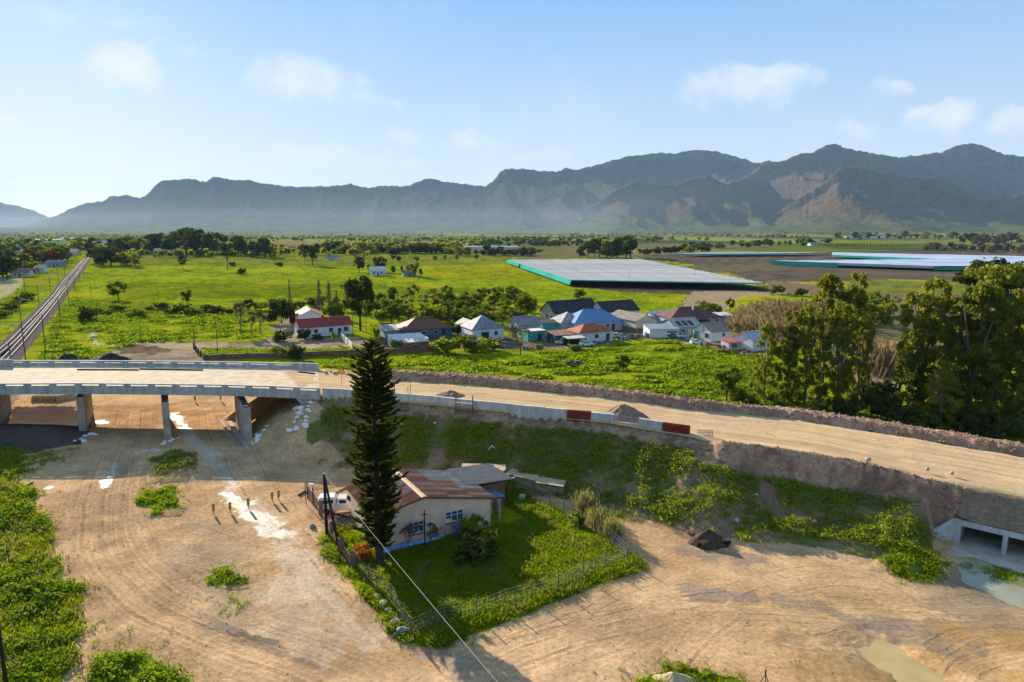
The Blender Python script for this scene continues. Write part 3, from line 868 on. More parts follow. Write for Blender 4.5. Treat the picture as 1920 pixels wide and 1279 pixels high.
g.link(c, bsdf.inputs['Base Color']); bsdf.inputs['Roughness'].default_value = 1; bsdf.inputs['Specular IOR Level'].default_value = 0
bn = g.n('ShaderNodeBump'); bn.inputs['Strength'].default_value = 1; bn.inputs['Distance'].default_value = 40
g.link(f2, bn.inputs['Height']); g.link(bn.outputs[0], bsdf.inputs['Normal'])
ix = np.arange(HH.size).reshape(HH.shape)
F = np.stack([ix[:-1, :-1], ix[:-1, 1:], ix[1:, 1:], ix[1:, :-1]], -1).reshape(-1, 4)
keep = HH.ravel()[F].max(1) > -12
tag(np_obj('mountains', np.stack([XX.ravel(), YY.ravel(), HH.ravel()], 1), F[keep], mm_, smooth=True), kind='structure')

# ================================================================== HAZE
hzm = bpy.data.materials.new('haze'); hzm.use_nodes = True
t_ = hzm.node_tree; t_.nodes.clear(); g = NG(t_)
pv = g.n('ShaderNodeVolumePrincipled')
pv.inputs['Color'].default_value = (.44, .72, 1.0, 1); pv.inputs['Density'].default_value = 2.8e-5; pv.inputs['Anisotropy'].default_value = 0.0
o_ = g.n('ShaderNodeOutputMaterial'); g.link(pv.outputs[0], o_.inputs['Volume'])
HAZE_TOP = float(HH.max()) + 60
b = MB(); b.box((0, 0, (HAZE_TOP - 45) / 2), (34000, 34000, HAZE_TOP + 45))
tag(b.build('haze', hzm), kind='stuff')

# the low morning mist at the foot of the mountains, a thin layer of its own
msm = bpy.data.materials.new('mist'); msm.use_nodes = True
t_ = msm.node_tree; t_.nodes.clear(); g = NG(t_)
pv = g.n('ShaderNodeVolumePrincipled'); pv.inputs['Color'].default_value = (.74, .87, 1.0, 1); pv.inputs['Density'].default_value = 4.5e-5
o_ = g.n('ShaderNodeOutputMaterial'); g.link(pv.outputs[0], o_.inputs['Volume'])
b = MB(); b.box((-5200, 5400, 55), (11600, 8000, 200))
tag(b.build('mist', msm), kind='stuff')

# ================================================================== BRIDGE, WALLS, CULVERT, RAILWAY, NETS
conc = mat('concrete', (.40, .38, .35), .85, .26, .9, .25, 14, stretch=(1.6, 1.6, .35))
conc2 = mat('concrete_new', (.45, .44, .415), .8, .22, .9, .2, 10, stretch=(1.6, 1.6, .4))
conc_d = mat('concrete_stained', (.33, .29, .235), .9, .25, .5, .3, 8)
steel_d = mat('dark_steel', (.045, .045, .05), .5, .2, 4, metal=.6)
rust_bar = mat('rusty_bar', (.16, .075, .04), .8, .3, 8)
red_form = mat('red_formwork', (.23, .045, .035), .7, .35, 5, .2, 20)
wood = mat('weathered_wood', (.30, .21, .12), .85, .25, 6, .3, 20, stretch=(1, 1, 6))
wood_d = mat('dark_wood', (.050, .036, .028), .85, .3, 6, .3, 20)
soil_m = mat('brown_soil', (.23, .15, .095), .95, .3, 2.5, .8, 9)
sand_m = mat('pale_sand', (.46, .33, .19), .95, .2, 2.0, .6, 9)
white_p = mat('white_plastic', (.70, .68, .66), .5, .15, 3)
stone_m = mat('pale_stone', (.42, .39, .35), .9, .25, 2.5, .5, 8)
gstone_m = mat('grey_stone', (.20, .21, .23), .85, .3, 2.5, .5, 8)
yellow_p = mat('yellow_paint', (.62, .42, .03), .6, .12, 4)
black_p = mat('black_paint', (.02, .02, .02), .6, .2, 4)
red_p = mat('red_paint', (.40, .04, .025), .5, .15, 4)

DIRB = Vector((-.46, .888, 0)).normalized()     # skew of the bridge piers
# front and back parapet lines (plan), from the left beyond the picture to the abutment
FRONT_PX = [(-420, 730), (-200, 722), (-20, 719), (150, 718), (300, 719.5), (420, 721), (520, 724), (600, 728)]
BACK_PX = [(-420, 676), (-150, 675), (0, 676), (150, 676), (300, 677), (450, 679), (540, 681), (596, 683)]
PZ = 7.6
front = [Vector((*P(a, b, PZ), PZ)) for a, b in FRONT_PX]
back = [Vector((*P(a, b, PZ), PZ)) for a, b in BACK_PX]


def resample(pts, step, start=0.0):
    pts = np.array([tuple(p) for p in pts]); seg = np.linalg.norm(np.diff(pts, axis=0), axis=1); cum = np.concatenate([[0], np.cumsum(seg)])
    n = max(2, int(round(cum[-1] / step)) + 1); s = np.linspace(0, cum[-1], n)
    return [Vector([np.interp(t, cum, pts[:, i]) for i in range(3)]) for t in s]


bridge = tag(empty('road_bridge', (-60, 104, 0)), 'unfinished concrete road bridge on slanting wall piers over the sandy track', 'bridge')


def child(o, par=bridge):
    o.parent = par
    o.matrix_parent_inverse = par.matrix_basis.inverted()
    return o


fp = resample(front, 3.62); bp_ = resample(back, 4.2)
# deck: slab with sloping soffit, sanded running surface
mb = MB()
fr = resample(front, 3.62); nfr = len(fr); bk = resample(back, 99999)
bk = [Vector(p) for p in np.stack([np.interp(np.linspace(0, 1, nfr), np.linspace(0, 1, len(bp_)), np.array([tuple(p) for p in bp_])[:, i]) for i in range(3)], 1)]
for i in range(nfr - 1):
    a, b_, c, d = fr[i], fr[i + 1], bk[i + 1], bk[i]
    top = [Vector((p.x, p.y, 6.72)) for p in (a, b_, c, d)]
    mb.poly(top, .42)
child(mb.build('deck', conc2))
mb = MB()
for i in range(nfr - 1):
    q = []
    for p, o, t in ((fr[i], bk[i], .30), (fr[i + 1], bk[i + 1], .30), (bk[i + 1], fr[i + 1], .30), (bk[i], fr[i], .30)):
        v = p.lerp(o, t * .55); q.append(Vector((v.x, v.y, 6.295)))
    mb.poly(q, .75)
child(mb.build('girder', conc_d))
mb = MB()
for i in range(nfr - 1):
    q = []
    for p, o in ((fr[i], bk[i]), (fr[i + 1], bk[i + 1]), (bk[i + 1], fr[i + 1]), (bk[i], fr[i])):
        v = p.lerp(o, .045); q.append(Vector((v.x, v.y, 6.735)))
    mb.poly(q, .012)
child(mb.build('running_surface', mat('sanded_deck', (.44, .33, .215), .9, .22, .8, .2, 10)))


def parapet_panel(p, q, z0, z1, th, slot, inward, name='parapet_panel', m=None):
    """One cast panel, with a long open slot below its coping where slot is set."""
    mb = MB()
    t = (q - p); L = t.length; t.normalize()
    p = p + t * .012; q = q - t * .012; L -= .024
    rz = math.atan2(t.y, t.x)
    mid = (p + q) / 2 + inward * th / 2
    if slot:
        zc, zb = z1 - .17, z1 - .36
        mb.box((mid.x, mid.y, (z0 + zb) / 2), (L, th, zb - z0), rz)
        mb.box((mid.x, mid.y, (zc + z1) / 2), (L, th + .02, z1 - zc), rz)
        e = L * .12
        for s in (-1, 1):
            c = mid + t * s * (L / 2 - e / 2)
            mb.box((c.x, c.y, (zb + zc) / 2), (e, th, zc - zb - .002), rz)
    else:
        mb.box((mid.x, mid.y, (z0 + z1) / 2), (L, th, z1 - z0), rz)
    return mb.build(name, m or conc)


for i in range(len(fp) - 1):
    inw = (bk[min(i, nfr - 1)] - fr[min(i, nfr - 1)]); inw.z = 0; inw.normalize()
    child(parapet_panel(fp[i] - inw * .12, fp[i + 1] - inw * .12, 5.95, PZ, .34, True, inw))
for i in range(len(bp_) - 1):
    last = i >= len(bp_) - 2
    o = child(parapet_panel(bp_[i], bp_[i + 1], 6.0, PZ + (.1 if last else 0), .34, not last, Vector((.3, .95, 0))))
# raised end block at the left of the far parapet
mb = MB(); a = Vector((*P(-30, 672, 8.0), 8.0)); c = Vector((*P(26, 673, 8.0), 8.0)); d0 = (c - a)
mb.box(((a.x + c.x) / 2, (a.y + c.y) / 2 - .32, 6.98), (d0.length, .26, 2.0), math.atan2(d0.y, d0.x))
child(mb.build('end_block', conc))
# timber and rubbish left along the far parapet
for (xa, ya, xb, yb) in ((145, 692.5, 260, 693), (262, 691.5, 380, 693.5), (560, 697, 590, 700)):
    mb = MB(); mb.bar((*P(xa, ya, 6.84), 6.84), (*P(xb, yb, 6.84), 6.84), .22, .16)
    tag(mb.build('timber_beam', wood_d), {145: 'dark timber lying along the far bridge parapet, left length', 262: 'dark timber lying along the far bridge parapet, right length', 560: 'short dark timber at the right end of the far parapet'}[xa], 'beam', 'timbers left on the bridge')
# piers
for (px, py) in ((-150, 803), (-6, 806), (163, 811), (322, 822), (474, 834)):
    x0, y0 = P(px, py, 0)
    L, th = (12.5, .95)
    mb = MB()
    nrm = Vector((-DIRB.y, DIRB.x, 0))
    zb = -.6
    for s0, s1, z0, z1, tw in ((0, L, zb, 5.4, th),):
        c = Vector((x0, y0, 0)) + DIRB * (s0 + s1) / 2 + nrm * th / 2
        mb.box((c.x, c.y, (z0 + z1) / 2), (s1 - s0, tw, z1 - z0), math.atan2(DIRB.y, DIRB.x))
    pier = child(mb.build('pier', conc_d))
    mb = MB(); c = Vector((x0, y0, 0)) + DIRB * L / 2 + nrm * th / 2
    mb.box((c.x, c.y, 5.51), (L - .4, th - .2, .20), math.atan2(DIRB.y, DIRB.x))
    child(mb.build('bearing', steel_d))
# abutment: wall under the deck end and stepped wing wall on the slope
ab0 = Vector((*P(603, 745, 6), 0)); ab1 = Vector((*P(596, 700, 6.0), 0))
mb = MB()
c = (ab0 + ab1) / 2; dv = ab1 - ab0
mb.box((c.x - .4, c.y, 4.35), (dv.length - .6, .8, 3.7), math.atan2(dv.y, dv.x))
child(mb.build('abutment_wall', conc))
mb = MB()
wp = Vector((*P(598, 746, 6), 0))
mb.poly([(wp.x, wp.y, 6.2), (wp.x - 3.6, wp.y + .2, 6.2), (wp.x - .9, wp.y + .1, 2.6), (wp.x, wp.y, 2.6)], .35)
mb.poly([(wp.x + .02, wp.y - .05, 2.4), (wp.x + 4.6, wp.y - .8, 5.0), (wp.x + 4.6, wp.y - .8, 6.2), (wp.x + .02, wp.y - .05, 6.2)], .4)
child(mb.build('wing_wall', conc2))
# ladder against the wing wall
mb = MB()
for s in (0, .55):
    mb.bar((wp.x + .6 + s, wp.y - .95 - .1 * s, 2.6), (wp.x + .6 + s, wp.y - .62 - .1 * s, 6.4), .07)
for k in range(9): mb.bar((wp.x + .6, wp.y - .93 + .037 * k, 2.9 + .4 * k), (wp.x + 1.15, wp.y - .95 + .037 * k, 2.9 + .4 * k), .05)
tag(mb.build('ladder', rust_bar), 'thin rusty ladder leaning on the abutment wing wall', 'ladder')

# ---- parapet wall along the embankment, partly cast
wall = tag(empty('parapet_wall', (-5, 92, 6)), 'long pale concrete parapet wall stepping along the embankment edge', 'wall')
W_PX = [(604, 728), (640, 729.5), (688, 733), (733, 737), (768, 739.5), (811, 743), (852, 747.5), (893, 751.5), (935, 755), (978, 760), (1020, 764), (1063, 768.5), (1108, 773), (1152, 778), (1197, 784), (1242, 792), (1293, 800), (1338, 813)]
for i in range(len(W_PX) - 1):
    (xa, ya), (xb, yb) = W_PX[i], W_PX[i + 1]
    za, zb = zr_px(xa) + .9, zr_px(xb) + .9
    if i == len(W_PX) - 2: zb = zr_px(xb) + .3
    p = Vector((*P(xa, ya, za), 0)); q = Vector((*P(xb, yb, zb), 0)); z = (za + zb) / 2
    inw = Vector((-(q - p).y, (q - p).x, 0)).normalized()
    form = i in (11, 15)
    cage = i in (13, 16)
    if cage:
        o = parapet_panel(p, q, z - 2.1, z - .85, .42, False, inw, 'wall_footing', conc2); child(o, wall)
        mb = MB(); L = (q - p).length; t = (q - p) / L
        x0_ = 0 if i == 13 else .35 * L
        n = int((L - x0_) / .24)
        for k in range(n + 1):
            for off in (.08, .32):
                c = p + t * (x0_ + k * .24) + inw * off
                mb.bar((c.x, c.y, z - .85), (c.x, c.y, z - .05 + .08 * math.sin(k * 2.3)), .035)
        for hz_ in (.2, .5, .75):
            for off in (.06, .34):
                a, c = p + t * x0_ + inw * off, q + inw * off
                mb.bar((a.x, a.y, z - .85 + hz_), (c.x, c.y, z - .85 + hz_), .03)
        child(mb.build('rebar_cage', mat('grey_rebar', (.20, .19, .20), .6, .3, 6, metal=.3)), wall)
    elif form:
        mb = MB(); L = (q - p).length; t = (q - p) / L; rz = math.atan2(t.y, t.x)
        m_ = (p + q) / 2
        mb.box((m_.x, m_.y, z - .78), (L - .04, .06, 1.5), rz)
        m2 = m_ + inw * .46; mb.box((m2.x, m2.y, z - .78), (L - .04, .06, 1.5), rz)
        for k in range(9):
            c = p + t * (L * (k + .5) / 9) - inw * .07; mb.box((c.x, c.y, z - .78), (.07, .1, 1.55), rz)
        for hz_ in (-1.3, -.75, -.2):
            c = m_ - inw * .13; mb.box((c.x, c.y, z + hz_), (L, .09, .1), rz)
        f = child(mb.build('formwork_panel', red_form), wall); f['label'] = 'rusty red steel formwork panel'
        o = parapet_panel(p + inw * .05, q + inw * .05, z - 2.1, z - 1.55, .5, False, inw, 'wall_footing', conc2); child(o, wall)
    else:
        child(parapet_panel(p, q, (za + zb) / 2 - 1.55 - (.2 if i < 4 else .0), (za + zb) / 2, .40, False, inw, 'wall_panel', conc2), wall)
        child(parapet_panel(p - inw * .06, q - inw * .06, z - 2.2, z - 1.56 - (.2 if i < 4 else 0), .55, False, inw, 'wall_footing', conc), wall)
# scaffold of poles with a plank in front of the wall
sc_ = tag(empty('scaffold', (*P(870, 760, 6), 6)), 'small pole scaffold with a plank against the parapet wall', 'scaffold')
a, c = Vector((*P(855, 768, 6.2), 5.2)), Vector((*P(886, 771, 6.2), 5.2))
for k, (e, dy) in enumerate(((a, 0), (a, .9), (c, 0), (c, .9))):
    mb = MB(); mb.tube((e.x, e.y - dy + .2, 5.0), (e.x + .05, e.y - dy + .2, 8.4), .045); child(mb.build('pole', rust_bar), sc_)
for z_ in (7.25, 6.5):
    mb = MB(); mb.box(((a.x + c.x) / 2, (a.y + c.y) / 2 - .25, z_), (2.7, .5, .07), math.atan2(c.y - a.y, c.x - a.x)); child(mb.build('plank', wood), sc_)
# bundles of starter bars sticking up behind the wall
for (xx, yy, lab) in ((736, 736, 'left pair of rusty starter bars behind the parapet wall'), (766, 738, 'right pair of rusty starter bars behind the parapet wall')):
    x0, y0 = P(xx, yy + 6, 7.2); mb = MB()
    for k, dx in enumerate((-.15, .2)): mb.tube((x0 + dx, y0 + .3, 6.4), (x0 + dx + .06, y0 + .3, 8.6 + .3 * k), .04, n=5)
    tag(mb.build('starter_bars', rust_bar), lab, 'rebar', 'starter bars behind the parapet wall')

# ---- culvert
cul = tag(empty('box_culvert', (*P(1850, 1045, -.2), -.2)), 'twin-opening concrete box culvert under the new road', 'culvert')
cz = CULZ
c0 = Vector((*P(1799, 1015, cz), cz)); c1 = Vector((*P(1940, 1050, cz), cz))
t = (c1 - c0); t.z = 0; t.normalize(); nb = Vector((-t.y, t.x, 0)); rz = math.atan2(t.y, t.x)
Hc = 1.62
mb = MB()
def cb(u0, u1, v0, v1, z0, z1):
    c = c0 + t * (u0 + u1) / 2 + nb * (v0 + v1) / 2
    mb.box((c.x, c.y, cz + (z0 + z1) / 2), (u1 - u0, v1 - v0, z1 - z0), rz)
cb(-.55, -.002, 0, 9, -.2, Hc); cb(3.35, 3.72, .003, 9, -.2, Hc - .003); cb(7.0, 7.5, 0, 9, -.2, Hc)
child(mb.build('cell_wall', conc2), cul)
mb = MB(); cb(-.55, 7.5, -.02, 9, Hc + .002, Hc + .52); child(mb.build('roof_slab', conc2), cul)
mb = MB(); cb(-.55, 7.5, -3.2, 9, -.35, -.203); child(mb.build('apron', mat('silty_concrete', (.42, .36, .29), .9, .2, .8, .2, 8)), cul)
mb = MB()
w0 = c0 + t * -.56
wv = (t * -.75 + nb * -.62).normalized()
mb.poly([(w0.x, w0.y, cz + Hc + .5), (w0.x + wv.x * 2.6, w0.y + wv.y * 2.6, cz + .3), (w0.x + wv.x * 2.6, w0.y + wv.y * 2.6, cz - .4), (w0.x, w0.y, cz - .4)], .35)
child(mb.build('wing_wall', conc2), cul)
# soil lying over the culvert roof
us, vs_ = np.meshgrid(np.linspace(-.9, 14, 50), np.linspace(.12, 7.6, 40), indexing='ij')
qx = c0.x + t.x * us + nb.x * vs_; qy = c0.y + t.y * us + nb.y * vs_
hz0 = np.maximum(gz(qx.ravel(), qy.ravel(), False).reshape(qx.shape), cz + Hc + .54 + .15 * fbm(qx, qy, 3, 92))
hz0 = np.where(us > 7.5, gz(qx.ravel(), qy.ravel(), False).reshape(qx.shape) + .02, hz0)
hz0[us < -.6] -= 1.2
ix = np.arange(us.size).reshape(us.shape)
F = np.stack([ix[:-1, :-1], ix[1:, :-1], ix[1:, 1:], ix[:-1, 1:]], -1).reshape(-1, 4)
tag(np_obj('culvert_fill', np.stack([qx.ravel(), qy.ravel(), hz0.ravel()], 1), F, soil_m, smooth=True), kind='structure')
rng = random.Random(5)
for k in range(14):
    pxx = 1752 + rng.uniform(0, 28); pyy = 1003 - (pxx - 1752) * 1.2 + rng.uniform(-6, 10)
    v = G(pxx, pyy); mb = MB(); mb.rock((0, 0, .12), rng.uniform(.16, .34), rng)
    o = mb.build('boulder', stone_m); o.location = v; o.rotation_euler.z = rng.uniform(0, 6)
    tag(o, 'pale rounded stone in the heap beside the culvert wing wall', 'stone', 'stones heaped beside the culvert wing wall')

# ---- railway
ballast = mat('ballast', (.13, .10, .088), .95, .3, 2.5, .6, 12, spec=0)
rail_m = mat('rail_steel', (.34, .26, .22), .75, .2, 3, metal=.0, spec=.1)
sleep_m = mat('sleeper', (.17, .135, .115), .95, .3, 2, spec=0)
def smooth_line(pts, n, it=6):
    pw = np.array(pts, float); cum = np.concatenate([[0], np.cumsum(np.hypot(*np.diff(pw, axis=0).T))]); s = np.linspace(0, cum[-1], n)
    pw = np.stack([np.interp(s, cum, pw[:, 0]), np.interp(s, cum, pw[:, 1])], 1)
    for _ in range(it): pw[1:-1] = .25 * pw[:-2] + .5 * pw[1:-1] + .25 * pw[2:]
    return pw
TR = [([(-140, 790), (-62, 735), (-8, 690), (40, 640), (95, 575), (130, 530), (150, 505), (160, 490), (167, 482)], 'railway track nearer the pole line, with grey ballast', ),
      ([(-260, 800), (-150, 742), (-60, 700), (14, 648), (70, 590), (104, 552), (125, 522), (142, 503), (158, 484)], 'railway track on the far side, left of the centre poles')]
RZ = .55
tracks = []
for pts, lab in TR:
    pw = smooth_line([P(a, b, RZ) for a, b in pts], 140)
    tracks.append(pw)
    tr = tag(empty('railway_track', (pw[40, 0], pw[40, 1], 0)), lab, 'railway track', 'railway tracks leaving the bridge')
    d = np.gradient(pw, axis=0); d /= np.linalg.norm(d, axis=1)[:, None]; nn = np.stack([-d[:, 1], d[:, 0]], 1)
    prof = [(-3.0, -.1), (-1.7, RZ - .17), (1.7, RZ - .17), (3.0, -.1)]
    V = np.concatenate([np.hstack([pw + nn * o_, np.full((len(pw), 1), z_)]) for o_, z_ in prof]); n = len(pw)
    F = [(k * n + i, k * n + i + 1, (k + 1) * n + i + 1, (k + 1) * n + i) for k in range(3) for i in range(n - 1)]
    child(np_obj('ballast_bed', V, np.array(F)[:, ::-1], ballast), tr)
    for s in (-.62, .62):
        mb = MB()
        for i in range(n - 1):
            a, c = pw[i] + nn[i] * s, pw[i + 1] + nn[i + 1] * s
            mb.bar((*a, RZ - .02), (*c, RZ - .02), .12, .14)
        child(mb.build('rail', rail_m), tr)
    mb = MB(); cum = np.concatenate([[0], np.cumsum(np.hypot(*np.diff(pw, axis=0).T))])
    for s in np.arange(0, min(cum[-1], 420), .75):
        c = np.array([np.interp(s, cum, pw[:, 0]), np.interp(s, cum, pw[:, 1])]); dd = np.array([np.interp(s, cum, nn[:, 0]), np.interp(s, cum, nn[:, 1])])
        mb.box((*c, RZ - .15), (2.2, .24, .14), math.atan2(dd[1], dd[0]))
    tag(child(mb.build('sleepers', sleep_m), tr), kind='stuff')
# catenary masts and line poles (pixel of the foot, height in m)
pole_m = mat('mast_steel', (.075, .072, .075), .7, .25, 3)
def mast(px, py, h, arm, lab, grp, z=0.0, r=.13, cat='pole', nm='railway_mast'):
    v = flat(px, py)
    e = tag(empty(nm, v), lab, cat, grp)
    mb = MB(); mb.tube((0, 0, -.3), (0, 0, h), r, r * .75, 7); mb.build('post', pole_m, e)
    if arm:
        mb = MB(); mb.bar((0, 0, h - .8), (arm, -.3, h - .8), .11); mb.bar((0, 0, h - .1), (arm * .7, -.2, h - .7), .06); mb.bar((0, 0, h - 1.9), (arm * .8, -.25, h - 1.4), .06)
        mb.build('bracket_arm', pole_m, e)
    return v
ordw = ['first', 'second', 'third', 'fourth', 'fifth', 'sixth', 'seventh', 'eighth', 'ninth', 'tenth', 'eleventh', 'twelfth', 'thirteenth', 'fourteenth', 'fifteenth', 'sixteenth', 'seventeenth', 'eighteenth', 'nineteenth', 'twentieth', 'twenty-first', 'twenty-second', 'twenty-third', 'twenty-fourth', 'twenty-fifth', 'twenty-sixth', 'twenty-seventh', 'twenty-eighth', 'twenty-ninth', 'thirtieth']
heads = []
for k, (px, py, h, arm) in enumerate(((48, 674, 9.2, -5), (85, 652, 8.5, -4.5), (113, 602, 8, -4), (129, 568, 8, -4), (141, 545, 7.5, -3.5), (150, 528, 7.5, -3.5), (157, 519, 7.5, -3))):
    v = mast(px, py, h, arm, f'{ordw[k]} dark catenary mast from the bridge on the right of the tracks', 'masts along the right of the railway')
    heads.append(v + Vector((arm, -.3, h - .8)))
heads2 = []
for k, (px, py, h, arm) in enumerate(((20, 676, 4.5, 0), (40, 607, 8.4, 4), (48, 552, 9.5, 0), (73, 568, 7.8, 3), (95, 547, 7.8, 3), (110, 530, 7.5, 3), (122, 520, 7, 2))):
    v = mast(px, py, h, arm, f'{ordw[k]} dark pole from the bridge on the left of the tracks', 'poles along the left of the railway')
    heads2.append(v + Vector((0, 0, h - .2)))
wire_m = mat('wire', (.30, .29, .28), .5, .1, 3)
def wire(p, q, sag, r=.02, name='wire', m=None, n=10):
    mb = MB(); pts = []
    for i in range(n + 1):
        t_ = i / n; v = Vector(p).lerp(Vector(q), t_); v.z -= sag * 4 * t_ * (1 - t_); pts.append(v)
    for a, c in zip(pts[:-1], pts[1:]): mb.tube(a, c, r, n=4, caps=False)
    return mb.build(name, m or wire_m)
h0 = Vector((*P(-60, 690, 0), 8.2))
for k, (a, c) in enumerate(zip([h0] + heads[:-1], heads)):
    tag(wire(a, c, .4, .022, 'overhead_wire'), f'overhead wire in the {ordw[k]} span right of the tracks from the bridge', 'wire', 'overhead railway wires')
h0 = Vector((*P(-120, 640, 0), 8.4))
for k, (a, c) in enumerate(zip([h0] + heads2[1:-1], heads2[1:])):
    tag(wire(a, c, .5, .022, 'overhead_wire'), f'overhead wire in the {ordw[k]} span left of the tracks from the bridge', 'wire', 'overhead railway wires')

# ---- shade nets over the vines: flat white net on posts with a green skirt
net_m = bpy.data.materials.new('white_net'); net_m.use_nodes = True
t_ = net_m.node_tree; bsdf = t_.nodes['Principled BSDF']; g = NG(t_)
uvn = g.n('ShaderNodeTexCoord').outputs['UV']
su = g.n('ShaderNodeSeparateXYZ'); g.link(uvn, su.inputs[0])
f = g.noise(uvn, .25, 6, .6); mp = g.n('ShaderNodeMapping'); g.link(uvn, mp.inputs[0]); mp.inputs['Scale'].default_value = (.004, .22, 1)
c = g.mix(g.maprange(g.noise(mp.outputs[0], 1.0, 3, .6), .35, .62), (.25, .26, .265), (.42, .41, .385))
c = g.mix(g.maprange(f, .5, .8, 0, .5), c, (.21, .22, .23))
g.link(c, bsdf.inputs['Base Color']); bsdf.inputs['Roughness'].default_value = .9; bsdf.inputs['Specular IOR Level'].default_value = 0
green_net = mat('green_net', (.04, .30, .24), .9, .15, .05, spec=0)
blue_net = mat('pale_net_blue', (.36, .42, .52), .9, .2, .02, spec=0)
def net_field(name, lab, px4, h, skirts, m=None, strips=24):
    pts = [Vector((*P(a, b, h), h)) for a, b in px4]
    e = tag(empty(name, (pts[0].x, pts[0].y, 0)), lab, 'shade net')
    nu, nv_ = 46, strips
    uu, vv = np.meshgrid(np.linspace(0, 1, nu), np.linspace(0, 1, nv_ * 4 + 1), indexing='ij')
    A, B, C_, D_ = [np.array(p) for p in pts]
    V = (A[None, None] * ((1 - uu) * (1 - vv))[..., None] + B[None, None] * (uu * (1 - vv))[..., None] + C_[None, None] * (uu * vv)[..., None] + D_[None, None] * ((1 - uu) * vv)[..., None])
    V[..., 2] += .35 * np.abs(np.sin(vv * nv_ * math.pi)) - .2 + .12 * np.sin(uu * 40)
    Lu, Lv = np.linalg.norm(B - A), np.linalg.norm(D_ - A)
    ix = np.arange(nu * (nv_ * 4 + 1)).reshape(nu, -1)
    F = np.stack([ix[:-1, :-1], ix[1:, :-1], ix[1:, 1:], ix[:-1, 1:]], -1).reshape(-1, 4)
    me = np_mesh('net_roof', V.reshape(-1, 3), F, m or net_m)
    uv = me.uv_layers.new(name='UVMap'); U = np.stack([uu * Lu, vv * Lv], -1).reshape(-1, 2); uv.data.foreach_set('uv', U[F.ravel()].astype(np.float32).ravel())
    child(link(bpy.data.objects.new('net_roof', me)), e)
    for (i, j, t0, t1, low, mm_) in skirts:
        a = pts[i].lerp(pts[j], t0); c = pts[i].lerp(pts[j], t1)
        mb = MB(); n = 12
        for k in range(n):
            p, q = a.lerp(c, k / n), a.lerp(c, (k + 1) / n)
            out_ = Vector(((c - a).y, -(c - a).x, 0)).normalized() * .8
            mb.add([(p.x + out_.x, p.y + out_.y, low), (q.x + out_.x, q.y + out_.y, low), (q.x, q.y, h + .1), (p.x, p.y, h + .1)], [(0, 1, 2, 3)])
        child(mb.build('side_net', mm_), e)
    # posts round the edge
    mb = MB()
    for i in range(4):
        a, c = pts[i], pts[(i + 1) % 4]; n = max(2, int((c - a).length / 9))
        for k in range(n):
            p = a.lerp(c, k / n); mb.bar((p.x, p.y, -.2), (p.x, p.y, h + .2), .14)
    tag(child(mb.build('net_posts', wood_d), e), kind='stuff')
net_field('shade_net', 'large white net roof with turquoise skirt over the vines beyond the village', [(1071, 525), (1433, 531), (1200, 485.5), (951, 487)], 3.6, [(3, 0, 0, .28, 1.2, green_net), (3, 0, .31, 1, 1.0, green_net), (0, 1, 0, 1, 3.2, green_net), (1, 2, 0, 1, 3.2, green_net)])
net_field('shade_net', 'long bluish white net strip with green ends beyond the ploughed vineyard', [(1446, 489), (1750, 499), (2300, 497), (1900, 484)], 3.6, [(0, 1, 0, .45, .3, green_net), (0, 1, .45, 1, 1.9, net_m), (1, 2, 0, 1, .8, mat('dark_green_net', (.03, .20, .08), .7, .1, .05))], blue_net, 12)
net_field('shade_net', 'farthest pale net strip behind the ploughed vineyard', [(1255, 476.5), (1490, 475), (1560, 472.5), (1330, 472.8)], 3.2, [(0, 1, 0, 1, 1.8, green_net)], None, 8)
net_field('shade_net', 'far wide blue-grey net roof above the long net strip', [(1560, 478), (1820, 488), (2300, 488), (1560, 473)], 3.4, [(0, 1, 0, 1, 1.5, green_net)], blue_net, 10)

# ================================================================== THE HOUSE BY THE TRACK AND ITS YARD
plaster = mat('peach_plaster', (.68, .47, .345), .9, .12, .9, .15, 16)
plaster_in = mat('raw_plaster', (.34, .25, .2), .9, .2, 1.2, .2, 12)
brick_m = mat('red_brick_wall', (.21, .11, .075), .9, .35, 3.5, .4, 9)
dry_stone = mat('dry_stone', (.26, .215, .16), .95, .35, 2.0, .6, 6)
glass_m = mat('window_glass', (.055, .085, .12), .12, .2, 1.5, spec=.6)
frame_w = mat('white_frame', (.62, .63, .64), .5, .08, 3)
barge = mat('ridge_orange', (.52, .33, .19), .7, .2, 3)
roof_rust = [mat('roof_rust_a', (.34, .125, .065), .75, .3, 2.2, stretch=(.5, 3, 3), spec=.05), mat('roof_rust_b', (.40, .16, .085), .75, .3, 2.0, stretch=(.5, 3, 3), spec=.05),
             mat('roof_rust_c', (.44, .23, .14), .75, .3, 2.4, stretch=(.5, 3, 3), spec=.05), mat('roof_zinc', (.38, .29, .235), .8, .25, 1.6, stretch=(.5, 3, 3), spec=.1),
             mat('roof_zinc_b', (.46, .37, .31), .8, .2, 1.6, stretch=(.5, 3, 3), spec=.1)]


def corr_sheet(p, ax, ay, L, W, pitch=.19, amp=.024):
    """Corrugated sheet from corner p: length L down the slope (ax), width W across (ay)."""
    n = max(4, int(W / pitch * 4)); nrm = ax.cross(ay).normalized()
    if nrm.z < 0: nrm = -nrm
    vs, fs = [], []
    for i in range(n + 1):
        w = W * i / n; o = nrm * amp * math.sin(2 * math.pi * w / pitch)
        for s in (0, L): vs.append(p + ay * w + ax * s + o)
    for i in range(n): fs.append((2 * i, 2 * i + 1, 2 * i + 3, 2 * i + 2))
    return vs, fs


HC = Vector((*P(920, 986, 0), 0)); HC.z = gz1(HC.x, HC.y)
HRZ = math.atan2(5.1, 9.1)
house = tag(empty('cottage', (0, 0, 0)), 'peach plastered cottage with patched rusty corrugated roof beside the tall pine', 'house')
house.location = (HC.x, HC.y, HC.z); house.rotation_euler = (0, 0, HRZ)
